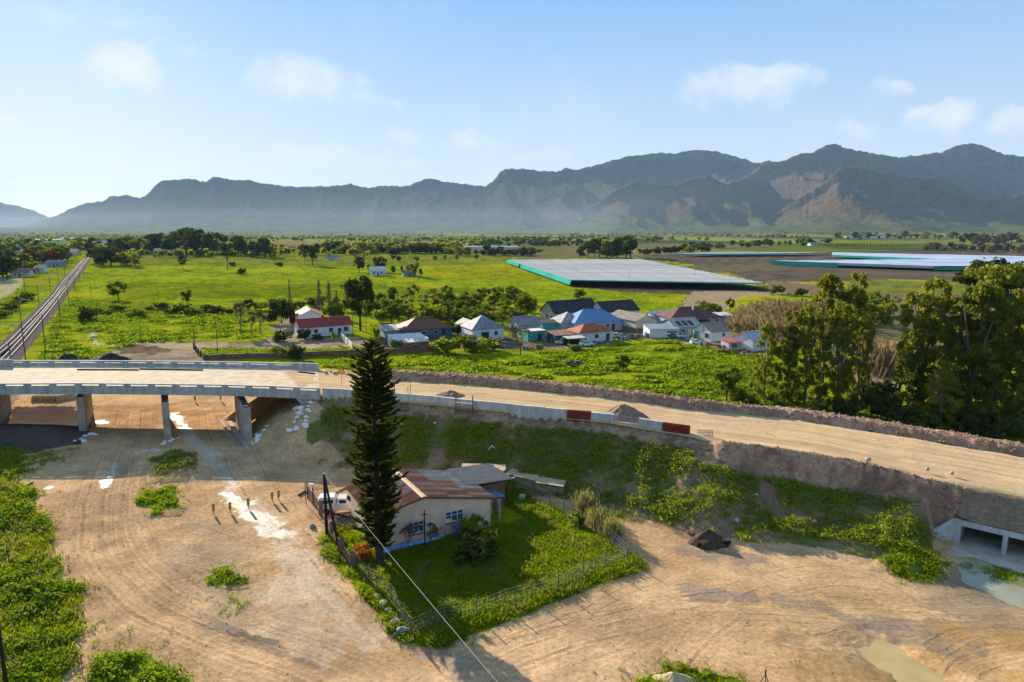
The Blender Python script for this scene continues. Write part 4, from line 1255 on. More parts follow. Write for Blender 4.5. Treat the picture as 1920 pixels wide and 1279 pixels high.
# local frame: x along the gable wall (0 at its right corner, negative to the left), y to the back
Wd, Rx, Dp, EH, RH = 12.0, -7.25, 8.3, 3.05, 4.55
EL = RH - (RH - EH) / -Rx * (Wd + Rx)      # height of the left eave with the same pitch
b = MB()
th = .24
# gable walls with openings cut as pieces
WIN = [(-4.95, -3.05, 1.35, 2.45), (-8.85, -7.25, 1.0, 2.2)]
def roofz(xl): return RH - abs(xl - Rx) * (RH - EH) / -Rx
def gable(y0, y1, wins):
    xs = sorted({-Wd, 0.0, Rx} | {w[0] for w in wins} | {w[1] for w in wins})
    for a, c in zip(xs[:-1], xs[1:]):
        segs = [(-.5, None)]
        for w in wins:
            if a >= w[0] - 1e-6 and c <= w[1] + 1e-6: segs = [(-.5, w[2]), (w[3], None)]
        for lo, hi in segs:
            za, zc = (roofz(a) - .06, roofz(c) - .06) if hi is None else (hi, hi)
            b.add([(a, y0, lo), (c, y0, lo), (c, y1, lo), (a, y1, lo), (a, y0, za), (c, y0, zc), (c, y1, zc), (a, y1, za)],
                  [(3, 2, 1, 0), (4, 5, 6, 7), (0, 1, 5, 4), (1, 2, 6, 5), (2, 3, 7, 6), (3, 0, 4, 7)])
gable(0, th, WIN); gable(Dp - th, Dp, [])
b.box((-th / 2, Dp / 2, (EH - .5) / 2 - .04), (th, Dp - 2 * th, EH + .36)); b.box((-Wd + th / 2, Dp / 2, (EL - .5) / 2 - .04), (th, Dp - 2 * th, EL + .36))
b.build('wall', plaster, house)
# corrugated sheets, one object each, patched in rust and zinc
rng = random.Random(11)
for side, (x1, z1) in enumerate(((-Wd - .35, roofz(-Wd - .35)), (.38, roofz(.38)))):
    ax = Vector((x1 - Rx, 0, z1 - RH)); LL = ax.length; ax.normalize(); ay = Vector((0, 1, 0))
    nrow = 3; ncol = 12; w = (Dp + .5) / ncol
    for i in range(ncol):
        for j in range(nrow):
            l0 = LL * j / nrow; p = Vector((Rx, -.22 + w * i, RH + .03)) + ax * l0 + Vector((0, 0, .014 * (nrow - j) + .007 * (i % 2)))
            vs, fs = corr_sheet(p, ax, ay, LL / nrow + .12, w + .04)
            me = bpy.data.meshes.new('roof_sheet'); me.from_pydata(vs, [], fs)
            if side == 0: k = 3 if (j == 0 and i in (3, 4, 6, 7, 9)) or (j == 1 and i in (4, 7)) else rng.choice((0, 0, 1, 1, 2, 0))
            else:
                zinc = (j >= 1 and i >= 7) or (j == 2 and i in (4, 5, 6)) or (j == 2 and i in (1,)) or (j == 0 and i in (5, 9)) or (j == 1 and i in (3,))
                k = rng.choice((3, 3, 4)) if zinc else rng.choice((0, 0, 1, 1, 2))
            me.materials.append(roof_rust[k])
            o = link(bpy.data.objects.new('roof_sheet', me), house)
b = MB()
b.poly([(Rx - .28, -.24, RH + .04), (Rx, -.24, RH + .13), (Rx, Dp + .3, RH + .13), (Rx - .28, Dp + .3, RH + .04)], .03)
b.poly([(Rx + .30, Dp + .3, RH + .04), (Rx + .003, Dp + .3, RH + .13), (Rx + .003, -.24, RH + .13), (Rx + .30, -.24, RH + .04)], .03)
b.build('ridge_cap', barge, house)
for x1 in (-Wd - .33, .36):
    b = MB(); b.bar((Rx, -.12, RH - .07), (x1, -.12, roofz(x1) - .07), .05, .16); b.build('barge_board', mat('brown_board', (.16, .09, .06), .8, .2, 4), house)
b = MB()
for k, (dx, dz) in enumerate(((-.22, 0), (.0, .05), (.2, -.02))): b.box((Rx - .1 + dx, -.22, RH - .42 + dz), (.1, .12, .16))
b.bar((Rx - .35, -.16, RH - .5), (Rx + .2, -.16, RH - .46), .04); b.build('insulators', white_p, house)
# windows
for wi, (xa, xb, za, zb) in enumerate(WIN):
    f = MB(); fw = .07
    n = 3 if wi == 0 else 3
    for k in range(n + 1): f.box((xa + (xb - xa) * k / n, .07, (za + zb) / 2), (fw, .09, zb - za))
    for z_ in (za + fw / 2, zb - fw / 2): f.box(((xa + xb) / 2, .071, z_), (xb - xa - fw, .085, fw))
    for k in range(n):
        xm = xa + (xb - xa) * (k + .5) / n; f.box((xm, .072, za + (zb - za) * .62), ((xb - xa) / n - fw, .06, .045))
    fr_ = f.build('window', frame_w, house)
    for k in range(n):
        xm = xa + (xb - xa) * (k + .5) / n; q = MB()
        q.box((xm, .10, (za + zb) / 2), ((xb - xa) / n - fw + .01, .02, zb - za - fw)); q.build('pane', glass_m, fr_)
    s_ = MB(); s_.box(((xa + xb) / 2, -.06, za - .06), (xb - xa + .2, .18, .10)); s_.build('sill', mat('brick_sill', (.22, .12, .09), .9, .2, 6), fr_)
    if wi == 0:
        q = MB(); q.box((xa + .3, .06, za + .22), (.42, .02, .34)); q.build('board', white_p, fr_)
    q = MB(); q.box(((xa + xb) / 2, .5, (za + zb) / 2), (xb - xa + .3, .02, zb - za + .3)); q.build('room_shade', mat('dark_interior', (.03, .035, .045), .9, .2, 1), fr_)  # dark sheet behind the panes, the room's shade put into its colour
# brick annex with a lean-to roof on bare rafters
an = house
b = MB(); b.box((2.0, 4.25, 1.1), (3.9, .22, 3.0)); b.box((3.84, 6.2, 1.1), (.22, 3.66, 3.0)); b.box((2.0, 8.14, 1.1), (3.9, .22, 3.0)); b.build('annex_wall', brick_m, house)
for k in range(4):
    p = Vector((-.9, 3.55 + 1.35 * k, 3.32)); ax = Vector((5.4, 0, -.22)); LL = ax.length; ax.normalize()
    vs, fs = corr_sheet(p, ax, Vector((0, 1, 0)), LL, 1.38); me = bpy.data.meshes.new('roof_sheet'); me.from_pydata(vs, [], fs); me.materials.append(roof_rust[3]); link(bpy.data.objects.new('roof_sheet', me), house)
for k in range(5):
    q = MB(); q.bar((-.6, 3.8 + 1.2 * k, 3.16), (4.95, 3.8 + 1.2 * k, 2.95), .09, .15); q.build('rafter', mat('pale_rafter', (.58, .50, .42), .8, .15, 4), house)
# porch by the right-hand wall: pier, small blue sheet
b = MB(); b.box((1.55, 1.1, .85), (.32, .32, 2.4)); b.box((.9, 2.6, .7), (1.4, .2, 2.1)); b.build('porch_pier', plaster_in, house)
b = MB()
for k in range(3): b.poly([(.05, 1.6 + .8 * k, 2.42), (2.6, 1.6 + .8 * k, 2.05), (2.6, 2.35 + .8 * k, 2.05), (.05, 2.35 + .8 * k, 2.42)], .03)
b.build('porch_roof', mat('blue_sheet', (.13, .17, .25), .5, .2, 3), house)
# blue boards along the foot of the gable wall, a panel leaning there
for k, (xa, xb, yy) in enumerate(((-12.3, -10.9, -.7), (-10.8, -8.6, -.62), (-8.5, -5.3, -.5))):
    mb = MB(); mb.box((0, 0, 0), (xb - xa, .5, .10), 0, Matrix.Rotation(R(18), 3, 'X'))
    o = mb.build('blue_board', mat('blue_board', (.20, .33, .60), .5, .2, 2)); v = house.matrix_basis @ Vector(((xa + xb) / 2, yy, .0)); v.z = gz1(v.x, v.y) + .28
    o.location = v; o.rotation_euler.z = HRZ + .03 * k
    tag(o, ('left', 'middle', 'right')[k] + ' of the three pale blue boards lying along the cottage wall', 'board', 'blue boards along the cottage wall')
pn = tag(empty('leaning_frame', house.matrix_basis @ Vector((-3.6, -.55, 0))), 'grey slatted window frame leaning on the cottage wall by the bush', 'frame'); pn.rotation_euler.z = HRZ
for k in range(4):
    q = MB(); q.bar((-.9 + .6 * k, -.25, 0), (-.9 + .6 * k, .35, 1.25), .09); q.build('rail', mat('grey_blue_wood', (.20, .22, .27), .8, .2, 4), pn)
for k in range(3):
    q = MB(); q.bar((-.9, -.22 + .27 * k, .1 + .53 * k), (.9, -.22 + .27 * k, .1 + .53 * k), .09); q.build('rail', MATS['grey_blue_wood'], pn)
    q = MB(); q.add([(-.86 + .6 * k, -.2, .1), (-.34 + .6 * k, -.2, .1), (-.34 + .6 * k, .33, 1.2), (-.86 + .6 * k, .33, 1.2)], [(0, 1, 2, 3)]); q.build('pane', mat('blue_pane', (.09, .12, .20), .3, .2, 2), pn)

# retaining walls of stacked stone behind the cottage
def stone_wall(pa, pb, za, zb, hgt, th_, lab):
    a = Vector((*P(*pa, za), 0)); c = Vector((*P(*pb, zb), 0)); t_ = (c - a); L = t_.length; t_.normalize(); nb_ = Vector((-t_.y, t_.x, 0))
    e = tag(empty('retaining_wall', (a.x, a.y, 0)), lab, 'wall')
    rng = random.Random(int(L * 100)); mbs = MB(); rows = int(hgt / .36)
    for r_ in range(rows):
        x_ = 0.0
        while x_ < L:
            w_ = min(rng.uniform(.4, .8), L - x_ + .02)
            zt = za + (zb - za) * (x_ + w_ / 2) / L; z_ = zt - hgt + .36 * (r_ + .5)
            c_ = a + t_ * (x_ + w_ / 2) + nb_ * (th_ / 2 + rng.uniform(-.03, .03) + .04 * r_)
            mbs.box((c_.x, c_.y, z_), (w_ - .03, th_, .33), math.atan2(t_.y, t_.x)); x_ += w_
    tag(child(mbs.build('stone_courses', dry_stone), e), kind='stuff')
    mb = MB(); m_ = a.lerp(c, .5) + nb_ * .9
    mb.add([(a.x, a.y, za + .02), (c.x, c.y, zb + .02), (c.x + nb_.x * 1.9, c.y + nb_.y * 1.9, zb + .05), (a.x + nb_.x * 1.9, a.y + nb_.y * 1.9, za + .05)], [(0, 1, 2, 3)])
    child(mb.build('sand_cap', sand_m), e)
stone_wall((864, 880), (948, 882), 2.5, 2.4, 2.6, .5, 'upper dry stone retaining wall directly behind the cottage annex')
stone_wall((946, 888), (1008, 903), 1.9, 1.75, 2.2, .5, 'middle dry stone retaining wall stepping down right of the annex')
stone_wall((1004, 905), (1056, 913), 1.75, 1.6, 2.0, .5, 'lowest dry stone retaining wall with a pale sandy top')

# ---- yard fence: posts with wire mesh
post_m = mat('fence_post', (.16, .13, .095), .85, .3, 5)
mesh_m = mat('fence_wire', (.26, .245, .22), .7, .2, 5, metal=.2)
FPX_ = [(772, 1194), (835, 1163), (894, 1158), (947, 1137), (997, 1121), (1047, 1106), (1094, 1084), (1136, 1066), (1176, 1054)]
FPX2 = [(1176, 1054), (1125, 1002), (1084, 985), (1057, 968), (1031, 953), (1005, 935), (967, 922)]
FPX3 = [(667, 1062), (688, 1092), (709, 1104), (735, 1130), (752, 1166), (772, 1194)]
def mesh_fence(pl, lab, h_, lean=0.0, skip_first=False):
    pts = [G(a, b_) for a, b_ in pl]
    e = tag(empty('mesh_fence', pts[0]), lab, 'fence')
    for i, p in enumerate(pts):
        if i == 0 and skip_first: continue
        mb = MB(); mb.tube((p.x, p.y, p.z - .3), (p.x + lean * .3 * math.sin(i * 2), p.y, p.z + h_ + .15 * math.sin(i * 3.1)), .055, .05, 6); child(mb.build('post', post_m), e)
    mb = MB()
    for a, c in zip(pts[:-1], pts[1:]):
        L = (c - a).length; n = int(L / .30)
        for k in range(5):
            z_ = h_ * (.08 + .22 * k); m_ = a.lerp(c, .5)
            mb.bar((a.x, a.y, a.z + z_), (m_.x, m_.y, m_.z + z_ - .05), .014); mb.bar((m_.x, m_.y, m_.z + z_ - .05), (c.x, c.y, c.z + z_), .014)
        for k in range(n):
            p, q = a.lerp(c, k / n), a.lerp(c, (k + 1) / n); mb.bar((p.x, p.y, p.z + .1), (q.x, q.y, q.z + h_ * .95), .010)
    tag(child(mb.build('wire_mesh', mesh_m), e), kind='stuff')
    return e
mesh_fence(FPX_, 'sagging wire fence with thin posts along the front of the cottage garden', 1.5)
mesh_fence(FPX2, 'wire fence with dark posts along the right and back of the garden', 1.7, 0, True)
mesh_fence(FPX3, 'leaning wire mesh fence along the track at the left garden corner', 1.6, 1)
# brick pillars and railings on the track side
PIL = [(602, 965, 1.5), (624, 1003, 1.45), (641, 1040, 1.6), (661, 1062, 1.2)]
pts = [G(a, b_) for a, b_, _ in PIL]
gw = tag(empty('garden_wall', pts[0]), 'low red brick garden wall with stout pillars along the track', 'wall')
for (a, b_, h_), p in zip(PIL, pts):
    mb = MB(); mb.box((p.x, p.y, p.z + h_ / 2 - .2), (.46, .46, h_ + .4), .5); mb.box((p.x, p.y, p.z + h_ + .05), (.56, .56, .1), .5); child(mb.build('pillar', brick_m), gw)
for a, c in zip(pts[:-1], pts[1:]):
    mb = MB(); m_ = a.lerp(c, .5); d0 = c - a; mb.box((m_.x, m_.y, m_.z + .3), (d0.length - .5, .22, .9), math.atan2(d0.y, d0.x)); child(mb.build('wall_panel', brick_m), gw)
gt = tag(empty('steel_gate', G(578, 945)), 'dark steel double gate with pale top rails left of the cottage yard', 'gate')
a, c = G(577, 935), G(599, 962)
for s, (p, q) in enumerate(((a, a.lerp(c, .49)), (a.lerp(c, .51), c))):
    mb = MB(); n = 9
    for k in range(n + 1): v = p.lerp(q, k / n); mb.bar((v.x, v.y, v.z + .1), (v.x, v.y, v.z + 1.55), .035)
    for z_ in (.12, .85, 1.5): mb.bar((p.x, p.y, p.z + z_), (q.x, q.y, q.z + z_), .06)
    child(mb.build('gate_leaf', steel_d), gt)
    mb = MB(); mb.bar((p.x, p.y, p.z + 1.56), (q.x, q.y, q.z + 1.56), .07, .05); child(mb.build('top_rail', mat('pale_rail', (.5, .45, .38), .6, .1, 3)), gt)
    mb = MB(); mb.tube((p.x, p.y, p.z - .3), (p.x, p.y, p.z + 2.1), .07); child(mb.build('gate_post', steel_d), gt)
mb = MB(); v = G(574, 946); mb.tube((v.x, v.y, v.z - .3), (v.x, v.y, v.z + 2.6), .05); mb.tube((v.x + .7, v.y + .5, v.z - .3), (v.x + .7, v.y + .5, v.z + 2.3), .05)
mb.bar((v.x, v.y, v.z + 1.6), (v.x + 3.2, v.y + 3.0, v.z + .9), .05); tag(mb.build('steel_post', steel_d), 'thin steel posts with a slanting rail beside the double gate', 'post')

# ---- utility poles, street lamp and the service wire
pole_w = mat('tarred_pole', (.030, .024, .022), .8, .3, 5)
p1 = G(613, 1006); p2 = G(640, 1045)
up = tag(empty('utility_pole', p1), 'upright dark timber utility pole with a small street lamp by the garden wall', 'pole')
mb = MB(); mb.tube((0, 0, -.5), (0, 0, 6.4), .17, .13, 9); mb.build('post', pole_w, up)
mb = MB(); mb.tube((0, 0, 5.4), (-.5, -.1, 5.55), .03); mb.tube((-.5, -.1, 5.55), (-1.15, -.2, 5.5), .03); mb.build('lamp_arm', steel_d, up)
mb = MB(); mb.box((-1.2, -.2, 5.47), (.5, .2, .12)); mb.build('lamp_head', white_p, up)
mb = MB()
for k in range(3): mb.tube((-.1 + .1 * k, .1, 6.35), (-.1 + .1 * k, .1, 6.55), .05, .03, 6)
mb.build('insulators', white_p, up)
ls = tag(empty('stay_pole', p2), 'leaning dark timber stay pole propping the utility pole', 'pole')
top = p1 + Vector((.05, -.05, 6.2)) - p2
mb = MB(); mb.tube((0, 0, -.4), tuple(top * 1.0), .15, .11, 9); mb.build('post', pole_w, ls)
a = p1 + Vector((.1, -.05, 6.35)); c = Vector((*P(960, 1300, 7.5), 7.5))
c = Vector((1.6, 38.0, 5.0))
for k_, tpx in ((0, (924, 1262)),):
    # the wire drops towards the bottom of the picture and goes on past it
    q = Vector((*P(924, 1262, 6.5), 6.5)); q = a + (q - a) * 1.5
tag(wire(a, q, .25, .015, 'service_wire', mat('pale_wire', (.42, .37, .33), .5, .1, 3), 16), 'pale service wire running from the utility pole over the garden to the front', 'wire')
sp = tag(empty('service_post', G(797, 1030)), 'slim dark post with a crossbar in front of the cottage windows', 'post')
mb = MB(); mb.tube((0, 0, -.3), (0, 0, 3.9), .07, .06); mb.build('post', wood_d, sp)
mb = MB(); mb.bar((-.38, 0, 3.45), (.38, 0, 3.5), .07); mb.build('crossbar', wood_d, sp)
mb = MB(); mb.tube((-.34, 0, 3.5), (-.34, 0, 3.62), .04, n=5); mb.tube((.34, 0, 3.52), (.34, 0, 3.64), .04, n=5); mb.build('insulators', white_p, sp)
# the old pole at the left edge of the picture
ep = G(14, 1300); e = tag(empty('utility_pole', ep), 'slim dark pole among the weeds at the left edge', 'pole')
mb = MB(); mb.tube((0, 0, -.4), (-.12, .1, 7.1), .13, .09, 8); mb.build('post', pole_w, e)
mb = MB(); mb.box((-.12, .1, 7.15), (.22, .22, .14)); mb.build('cap', steel_d, e)


# ---- vehicles
tyre_m = mat('tyre', (.02, .02, .02), .8, .2, 6)
glass_d = mat('car_glass', (.02, .025, .03), .08, .1, 2, spec=.6)
rim_m = mat('rim', (.35, .35, .36), .4, .1, 4, metal=.6)
def extrude_profile(prof, w, name, m, par, inset=0.0):
    """Side profile (x, z) extruded across the width; the upper part tucks in."""
    n = len(prof); zmin = min(p[1] for p in prof); zmax = max(p[1] for p in prof)
    vs = []
    for s in (-1, 1):
        for x_, z_ in prof:
            k = (z_ - zmin) / (zmax - zmin); vs.append((x_, s * (w / 2 - inset * k ** 1.5), z_))
    fs = [tuple(range(n)), tuple(range(2 * n - 1, n - 1, -1))] + [(i, i + n, (i + 1) % n + n, (i + 1) % n) for i in range(n)]
    bm = bmesh.new(); bv = [bm.verts.new(v) for v in vs]
    for f in fs: bm.faces.new([bv[i] for i in f])
    bmesh.ops.recalc_face_normals(bm, faces=bm.faces)
    bmesh.ops.bevel(bm, geom=bm.edges[:], offset=.045, segments=2, affect='EDGES', clamp_overlap=True)
    me = bpy.data.meshes.new(name); bm.to_mesh(me); bm.free(); me.materials.append(m)
    return link(bpy.data.objects.new(name, me), par)
def wheels(par, xs, w, r_=.31):
    for x_ in xs:
        for s in (-1, 1):
            mb = MB(); mb.tube((x_, s * (w / 2 - .2), r_), (x_, s * (w / 2 + .01), r_), r_, n=14); wh = mb.build('wheel', tyre_m, par)
            mb = MB(); mb.tube((x_, s * (w / 2 - .02), r_), (x_, s * (w / 2 + .02), r_), r_ * .55, n=10); mb.build('rim', rim_m, wh)
def car(px, py, rz, kind, paint_c, lab, grp=None, scale=1.0, z=0.0):
    v = G(px, py); e = tag(empty('parked_car' if kind != 'bakkie' else 'pickup_truck', v), lab, 'car' if kind != 'bakkie' else 'pickup truck', grp); e.scale = (scale,) * 3
    m = mat('car_' + kind + '_%d' % int(1000 * sum(paint_c)), paint_c, .3, .05, 1, spec=.6)
    if kind == 'hatch':
        extrude_profile([(-1.95, .25), (1.95, .25), (2.0, .62), (1.85, .82), (1.05, .92), (.45, 1.36), (-.95, 1.44), (-1.7, 1.0), (-1.98, .9)], 1.62, 'body', m, e, .2)
        g_ = MB(); 
        for s in (-1, 1): g_.poly([(x_, s * .745 - (s * (z_ - .95) * .22), z_) for x_, z_ in ((.78, .98), (.38, 1.30), (-.85, 1.36), (-1.35, 1.02))][::s], .02)
        g_.build('side_window', glass_d, e)
        q = MB(); q.poly([(1.0, -.6, .97), (1.0, .6, .97), (.5, .52, 1.34), (.5, -.52, 1.34)], .02); q.build('windscreen', glass_d, e)
        q = MB(); q.poly([(-1.70, .55, 1.04), (-1.70, -.55, 1.04), (-1.08, -.5, 1.41), (-1.08, .5, 1.41)], .02); q.build('rear_window', glass_d, e)
        for s in (-1, 1):
            q = MB(); q.box((1.95, s * .58, .66), (.1, .3, .14)); q.build('headlight', white_p, e)
        wheels(e, (-1.25, 1.25), 1.62)
    elif kind == 'bakkie':
        extrude_profile([(-2.3, .42), (2.2, .42), (2.25, .8), (2.05, .98), (1.15, 1.05), (.62, 1.62), (-.25, 1.68), (-.42, 1.02), (-2.32, 1.02)], 1.66, 'body', m, e, .16)
        cm = mat('canopy_white', (.62, .60, .57), .5, .12, 2)
        extrude_profile([(-2.28, 1.0), (-.46, 1.0), (-.46, 1.68), (-.62, 1.86), (-2.1, 1.86), (-2.28, 1.66)], 1.58, 'canopy', cm, e, .1)
        for s in (-1, 1):
            q = MB(); q.box((-1.38, s * .765, 1.40), (1.3, .04, .36)); q.build('canopy_window', glass_d, e)
            q = MB(); q.box((.28, s * .745, 1.34), (.75, .04, .36)); q.build('side_window', glass_d, e)
            q = MB(); q.box((2.2, s * .6, .78), (.1, .26, .16)); q.build('headlight', white_p, e)
        q = MB(); q.poly([(1.10, -.62, 1.10), (1.10, .62, 1.10), (.68, .56, 1.58), (.68, -.56, 1.58)], .02); q.build('windscreen', glass_d, e)
        wheels(e, (-1.45, 1.42), 1.66, .34)
    e.rotation_euler.z = rz
    return e
car(640, 958, R(8), 'bakkie', (.62, .58, .54), 'old white pickup with a canopy parked inside the cottage gate')
# junk beside the pickup
mb = MB(); rng = random.Random(3)
for k in range(9): mb.bar((rng.uniform(-1.6, 1.6), rng.uniform(-.6, .6), .1 + .1 * rng.random()), (rng.uniform(-1.6, 1.6), rng.uniform(-.6, .6), .3 + .4 * rng.random()), .07)
o = mb.build('scrap_heap', steel_d); o.location = G(648, 975); tag(o, 'low heap of dark scrap bars below the parked white pickup', 'scrap heap')
# rocks along the left garden corner
rng = random.Random(17)
for k, (px, py, r_, m, lab) in enumerate(((708, 1122, .34, stone_m, 'flat pale stone, uppermost of the row along the garden corner'), (719, 1135, .40, stone_m, 'tilted pale stone, second of the row along the garden corner'), (729, 1150, .38, gstone_m, 'dark grey block, third of the row along the garden corner'),
                                      (740, 1172, .48, gstone_m, 'large grey angular stone, fourth of the row at the garden corner'), (753, 1189, .52, gstone_m, 'dark rounded boulder, lowest of the row at the garden corner'))):
    mb = MB(); mb.rock((0, 0, r_ * .5), r_, rng, .75); o = mb.build('boulder', m); o.location = G(px, py); tag(o, lab, 'stone', 'stones along the garden corner')
for (px, py, r_, lab) in ((587, 990, .35, 'grey stone lying in the sand outside the garden wall'), (1160, 1015, .4, 'dark stone lying in the sand right of the garden'), (1628, 864, .38, 'pale stone standing on the edge of the new road'), (1739, 882, .3, 'left small pale stone on the new road above the culvert'), (1785, 889, .28, 'right small pale stone on the new road above the culvert'), (978, 935, .5, 'pale angular stone slab in the garden grass'), (1096, 935, .7, 'brownish boulder at the foot of the green slope'), (1382, 978, .3, 'white stone low on the green slope'), (1418, 930, .25, 'white stone on the bare gully of the slope'), (1106, 945, .45, 'rounded brown boulder below the slope'), (1186, 1045, .15, 'small white stone by the garden corner post')):
    mb = MB(); mb.rock((0, 0, r_ * .4), r_, rng, .9); o = mb.build('boulder', gstone_m if 'dark' in lab or 'grey' in lab else stone_m)
    if 'new road' in lab: x0, y0 = P(px, py, zr_px(px)); o.location = (x0, y0, zr_px(px))
    else: o.location = G(px, py)
    tag(o, lab, 'stone')

# ================================================================== THE VILLAGE BEHIND THE NEW ROAD
def wallm(n, c): return mat('plaster_' + n, c, .9, .12, .6, .1, 6)
def roofm(n, c, v=.3): return mat('roof_' + n, c, .7, v, .8, .25, 5, stretch=(2.5, .4, 1), spec=.2)
W_WHITE, W_CREAM, W_BLUE, W_TEAL, W_GREY, W_DARKB = wallm('white', (.62, .62, .60)), wallm('cream', (.52, .49, .38)), wallm('blue', (.30, .38, .48)), wallm('teal', (.06, .30, .26)), wallm('grey', (.30, .31, .33)), wallm('slate', (.10, .13, .18))
R_RED, R_RUST, R_BLACK, R_GREYR, R_BLUE, R_ORANGE, R_BROWN, R_WHITE, R_DRED = roofm('red', (.30, .045, .045)), roofm('oldrust', (.17, .065, .045)), roofm('black', (.030, .032, .035)), roofm('grey', (.20, .20, .215)), roofm('bluetarp', (.11, .22, .40), .15), roofm('orange', (.34, .10, .04)), roofm('brown', (.20, .16, .13)), roofm('white', (.55, .53, .50)), roofm('darkred', (.135, .05, .042))
door_m = mat('dark_door', (.05, .04, .04), .7, .2, 3); door_g = mat('green_door', (.02, .20, .10), .6, .2, 3)
pane_m = mat('village_glass', (.05, .06, .075), .2, .2, 2, spec=.5)
VR = R(29)


def building(name, lab, px, py, w, d, h, roof, rh, wm, rm, rz=VR, wins=(), door=None, ov=.3, chim=None, cat='house', z0=None, sheets=0, group=None, frame=None, base=None):
    """Walls, roof, windows and door. Local x runs along the front, the origin is the front left corner;
    gx = gable with its ridge along the front, gy = gable whose triangle faces the front, hip, mono, flat."""
    v = flat(px, py)
    if z0 is not None: v.z = z0
    e = tag(empty(name, v, rz), lab, cat, group)
    b = MB()
    t = .2
    if roof in ('gx', 'gy'):
        if roof == 'gx':
            A = [(0, 0), (w, 0), (w, d), (0, d)]
            prism = [(0, 0, 0), (w, 0, 0), (w, d, 0), (0, d, 0), (0, 0, h), (w, 0, h), (w, d, h), (0, d, h), (0, d / 2, h + rh), (w, d / 2, h + rh)]
            b.add(prism, [(0, 1, 5, 4), (2, 3, 7, 6), (1, 2, 6, 9, 5), (3, 0, 4, 8, 7), (3, 2, 1, 0)])
        else:
            prism = [(0, 0, 0), (w, 0, 0), (w, d, 0), (0, d, 0), (0, 0, h), (w, 0, h), (w, d, h), (0, d, h), (w / 2, 0, h + rh), (w / 2, d, h + rh)]
            b.add(prism, [(0, 1, 5, 8, 4), (2, 3, 7, 9, 6), (1, 2, 6, 5), (3, 0, 4, 7), (3, 2, 1, 0)])
    elif roof == 'mono':
        b.add([(0, 0, 0), (w, 0, 0), (w, d, 0), (0, d, 0), (0, 0, h), (w, 0, h), (w, d, h + rh), (0, d, h + rh)], [(3, 2, 1, 0), (4, 5, 6, 7), (0, 1, 5, 4), (1, 2, 6, 5), (2, 3, 7, 6), (3, 0, 4, 7)])
    else:
        b.box((w / 2, d / 2, h / 2), (w, d, h))
    b.build('wall', wm, e)
    if base:
        q = MB(); q.box((w / 2, d / 2, base[0] / 2), (w + .06, d + .06, base[0])); q.build('plinth', base[1], e)
    z = h + .03
    q = MB()
    if roof == 'gx':
        k = rh / (d / 2)
        q.poly([(-ov, -ov, z - ov * k), (w + ov, -ov, z - ov * k), (w + ov, d / 2, z + rh), (-ov, d / 2, z + rh)], .08)
        q.poly([(w + ov, d + ov, z - ov * k), (-ov, d + ov, z - ov * k), (-ov, d / 2 + .002, z + rh), (w + ov, d / 2 + .002, z + rh)], .08)
    elif roof == 'gy':
        k = rh / (w / 2)
        q.poly([(-ov, d + ov, z - ov * k), (-ov, -ov, z - ov * k), (w / 2, -ov, z + rh), (w / 2, d + ov, z + rh)], .08)
        q.poly([(w + ov, -ov, z - ov * k), (w + ov, d + ov, z - ov * k), (w / 2 + .002, d + ov, z + rh), (w / 2 + .002, -ov, z + rh)], .08)
    elif roof == 'hip':
        r0 = min(w, d) / 2
        if w >= d: a_, c_ = (r0, d / 2, z + rh), (w - r0 + .001, d / 2, z + rh)
        else: a_, c_ = (w / 2, r0, z + rh), (w / 2, d - r0 + .001, z + rh)
        P4 = [(-ov, -ov, z - .1), (w + ov, -ov, z - .1), (w + ov, d + ov, z - .1), (-ov, d + ov, z - .1)]
        if w >= d:
            q.poly([P4[0], P4[1], c_, a_], .06); q.poly([P4[1], P4[2], c_], .06); q.poly([P4[2], P4[3], a_, c_], .06); q.poly([P4[3], P4[0], a_], .06)
        else:
            q.poly([P4[0], P4[1], a_], .06); q.poly([P4[1], P4[2], c_, a_], .06); q.poly([P4[2], P4[3], c_], .06); q.poly([P4[3], P4[0], a_, c_], .06)
    elif roof == 'mono':
        q.poly([(-ov, -ov, z - .05), (w + ov, -ov, z - .05), (w + ov, d + ov, z + rh + .05), (-ov, d + ov, z + rh + .05)], .07)
    else:
        q.box((w / 2, d / 2, z + .05), (w + 2 * ov, d + 2 * ov, .12))
    ro = q.build('roof', rm, e)
    if roof in ('gx', 'hip') and rh > .8:
        q = MB()
        xa, xb = (-ov, w + ov) if roof == 'gx' else (min(w, d) / 2, w - min(w, d) / 2)
        if xb > xa + .2: q.bar((xa, d / 2, z + rh + .05), (xb, d / 2, z + rh + .05), .26, .08); q.build('ridge_cap', rm, ro)
    for (side, x0, z0_, ww, hh) in wins:
        fr = MB()
        if side == 'f': fr.box((x0 + ww / 2, -.03, z0_ + hh / 2), (ww + .16, .07, hh + .16)); pc, psz = (x0 + ww / 2, -.075, z0_ + hh / 2), (ww, .03, hh)
        elif side == 'l': fr.box((-.03, x0 + ww / 2, z0_ + hh / 2), (.07, ww + .16, hh + .16)); pc, psz = (-.075, x0 + ww / 2, z0_ + hh / 2), (.03, ww, hh)
        else: fr.box((w + .03, x0 + ww / 2, z0_ + hh / 2), (.07, ww + .16, hh + .16)); pc, psz = (w + .075, x0 + ww / 2, z0_ + hh / 2), (.03, ww, hh)
        fo = fr.build('window', frame or frame_w, e); q = MB(); q.box(pc, psz); q.build('pane', pane_m, fo)
    if door:
        side, x0, ww, hh, dm = door
        q = MB(); q.box((x0 + ww / 2, -.04, hh / 2), (ww, .09, hh)) if side == 'f' else q.box((-.04, x0 + ww / 2, hh / 2), (.09, ww, hh)); q.build('door', dm, e)
    if chim:
        q = MB(); q.box((chim[0], chim[1], h + rh + .1), (.6, .6, 1.3)); q.build('chimney', chim[2], ro)
    return e


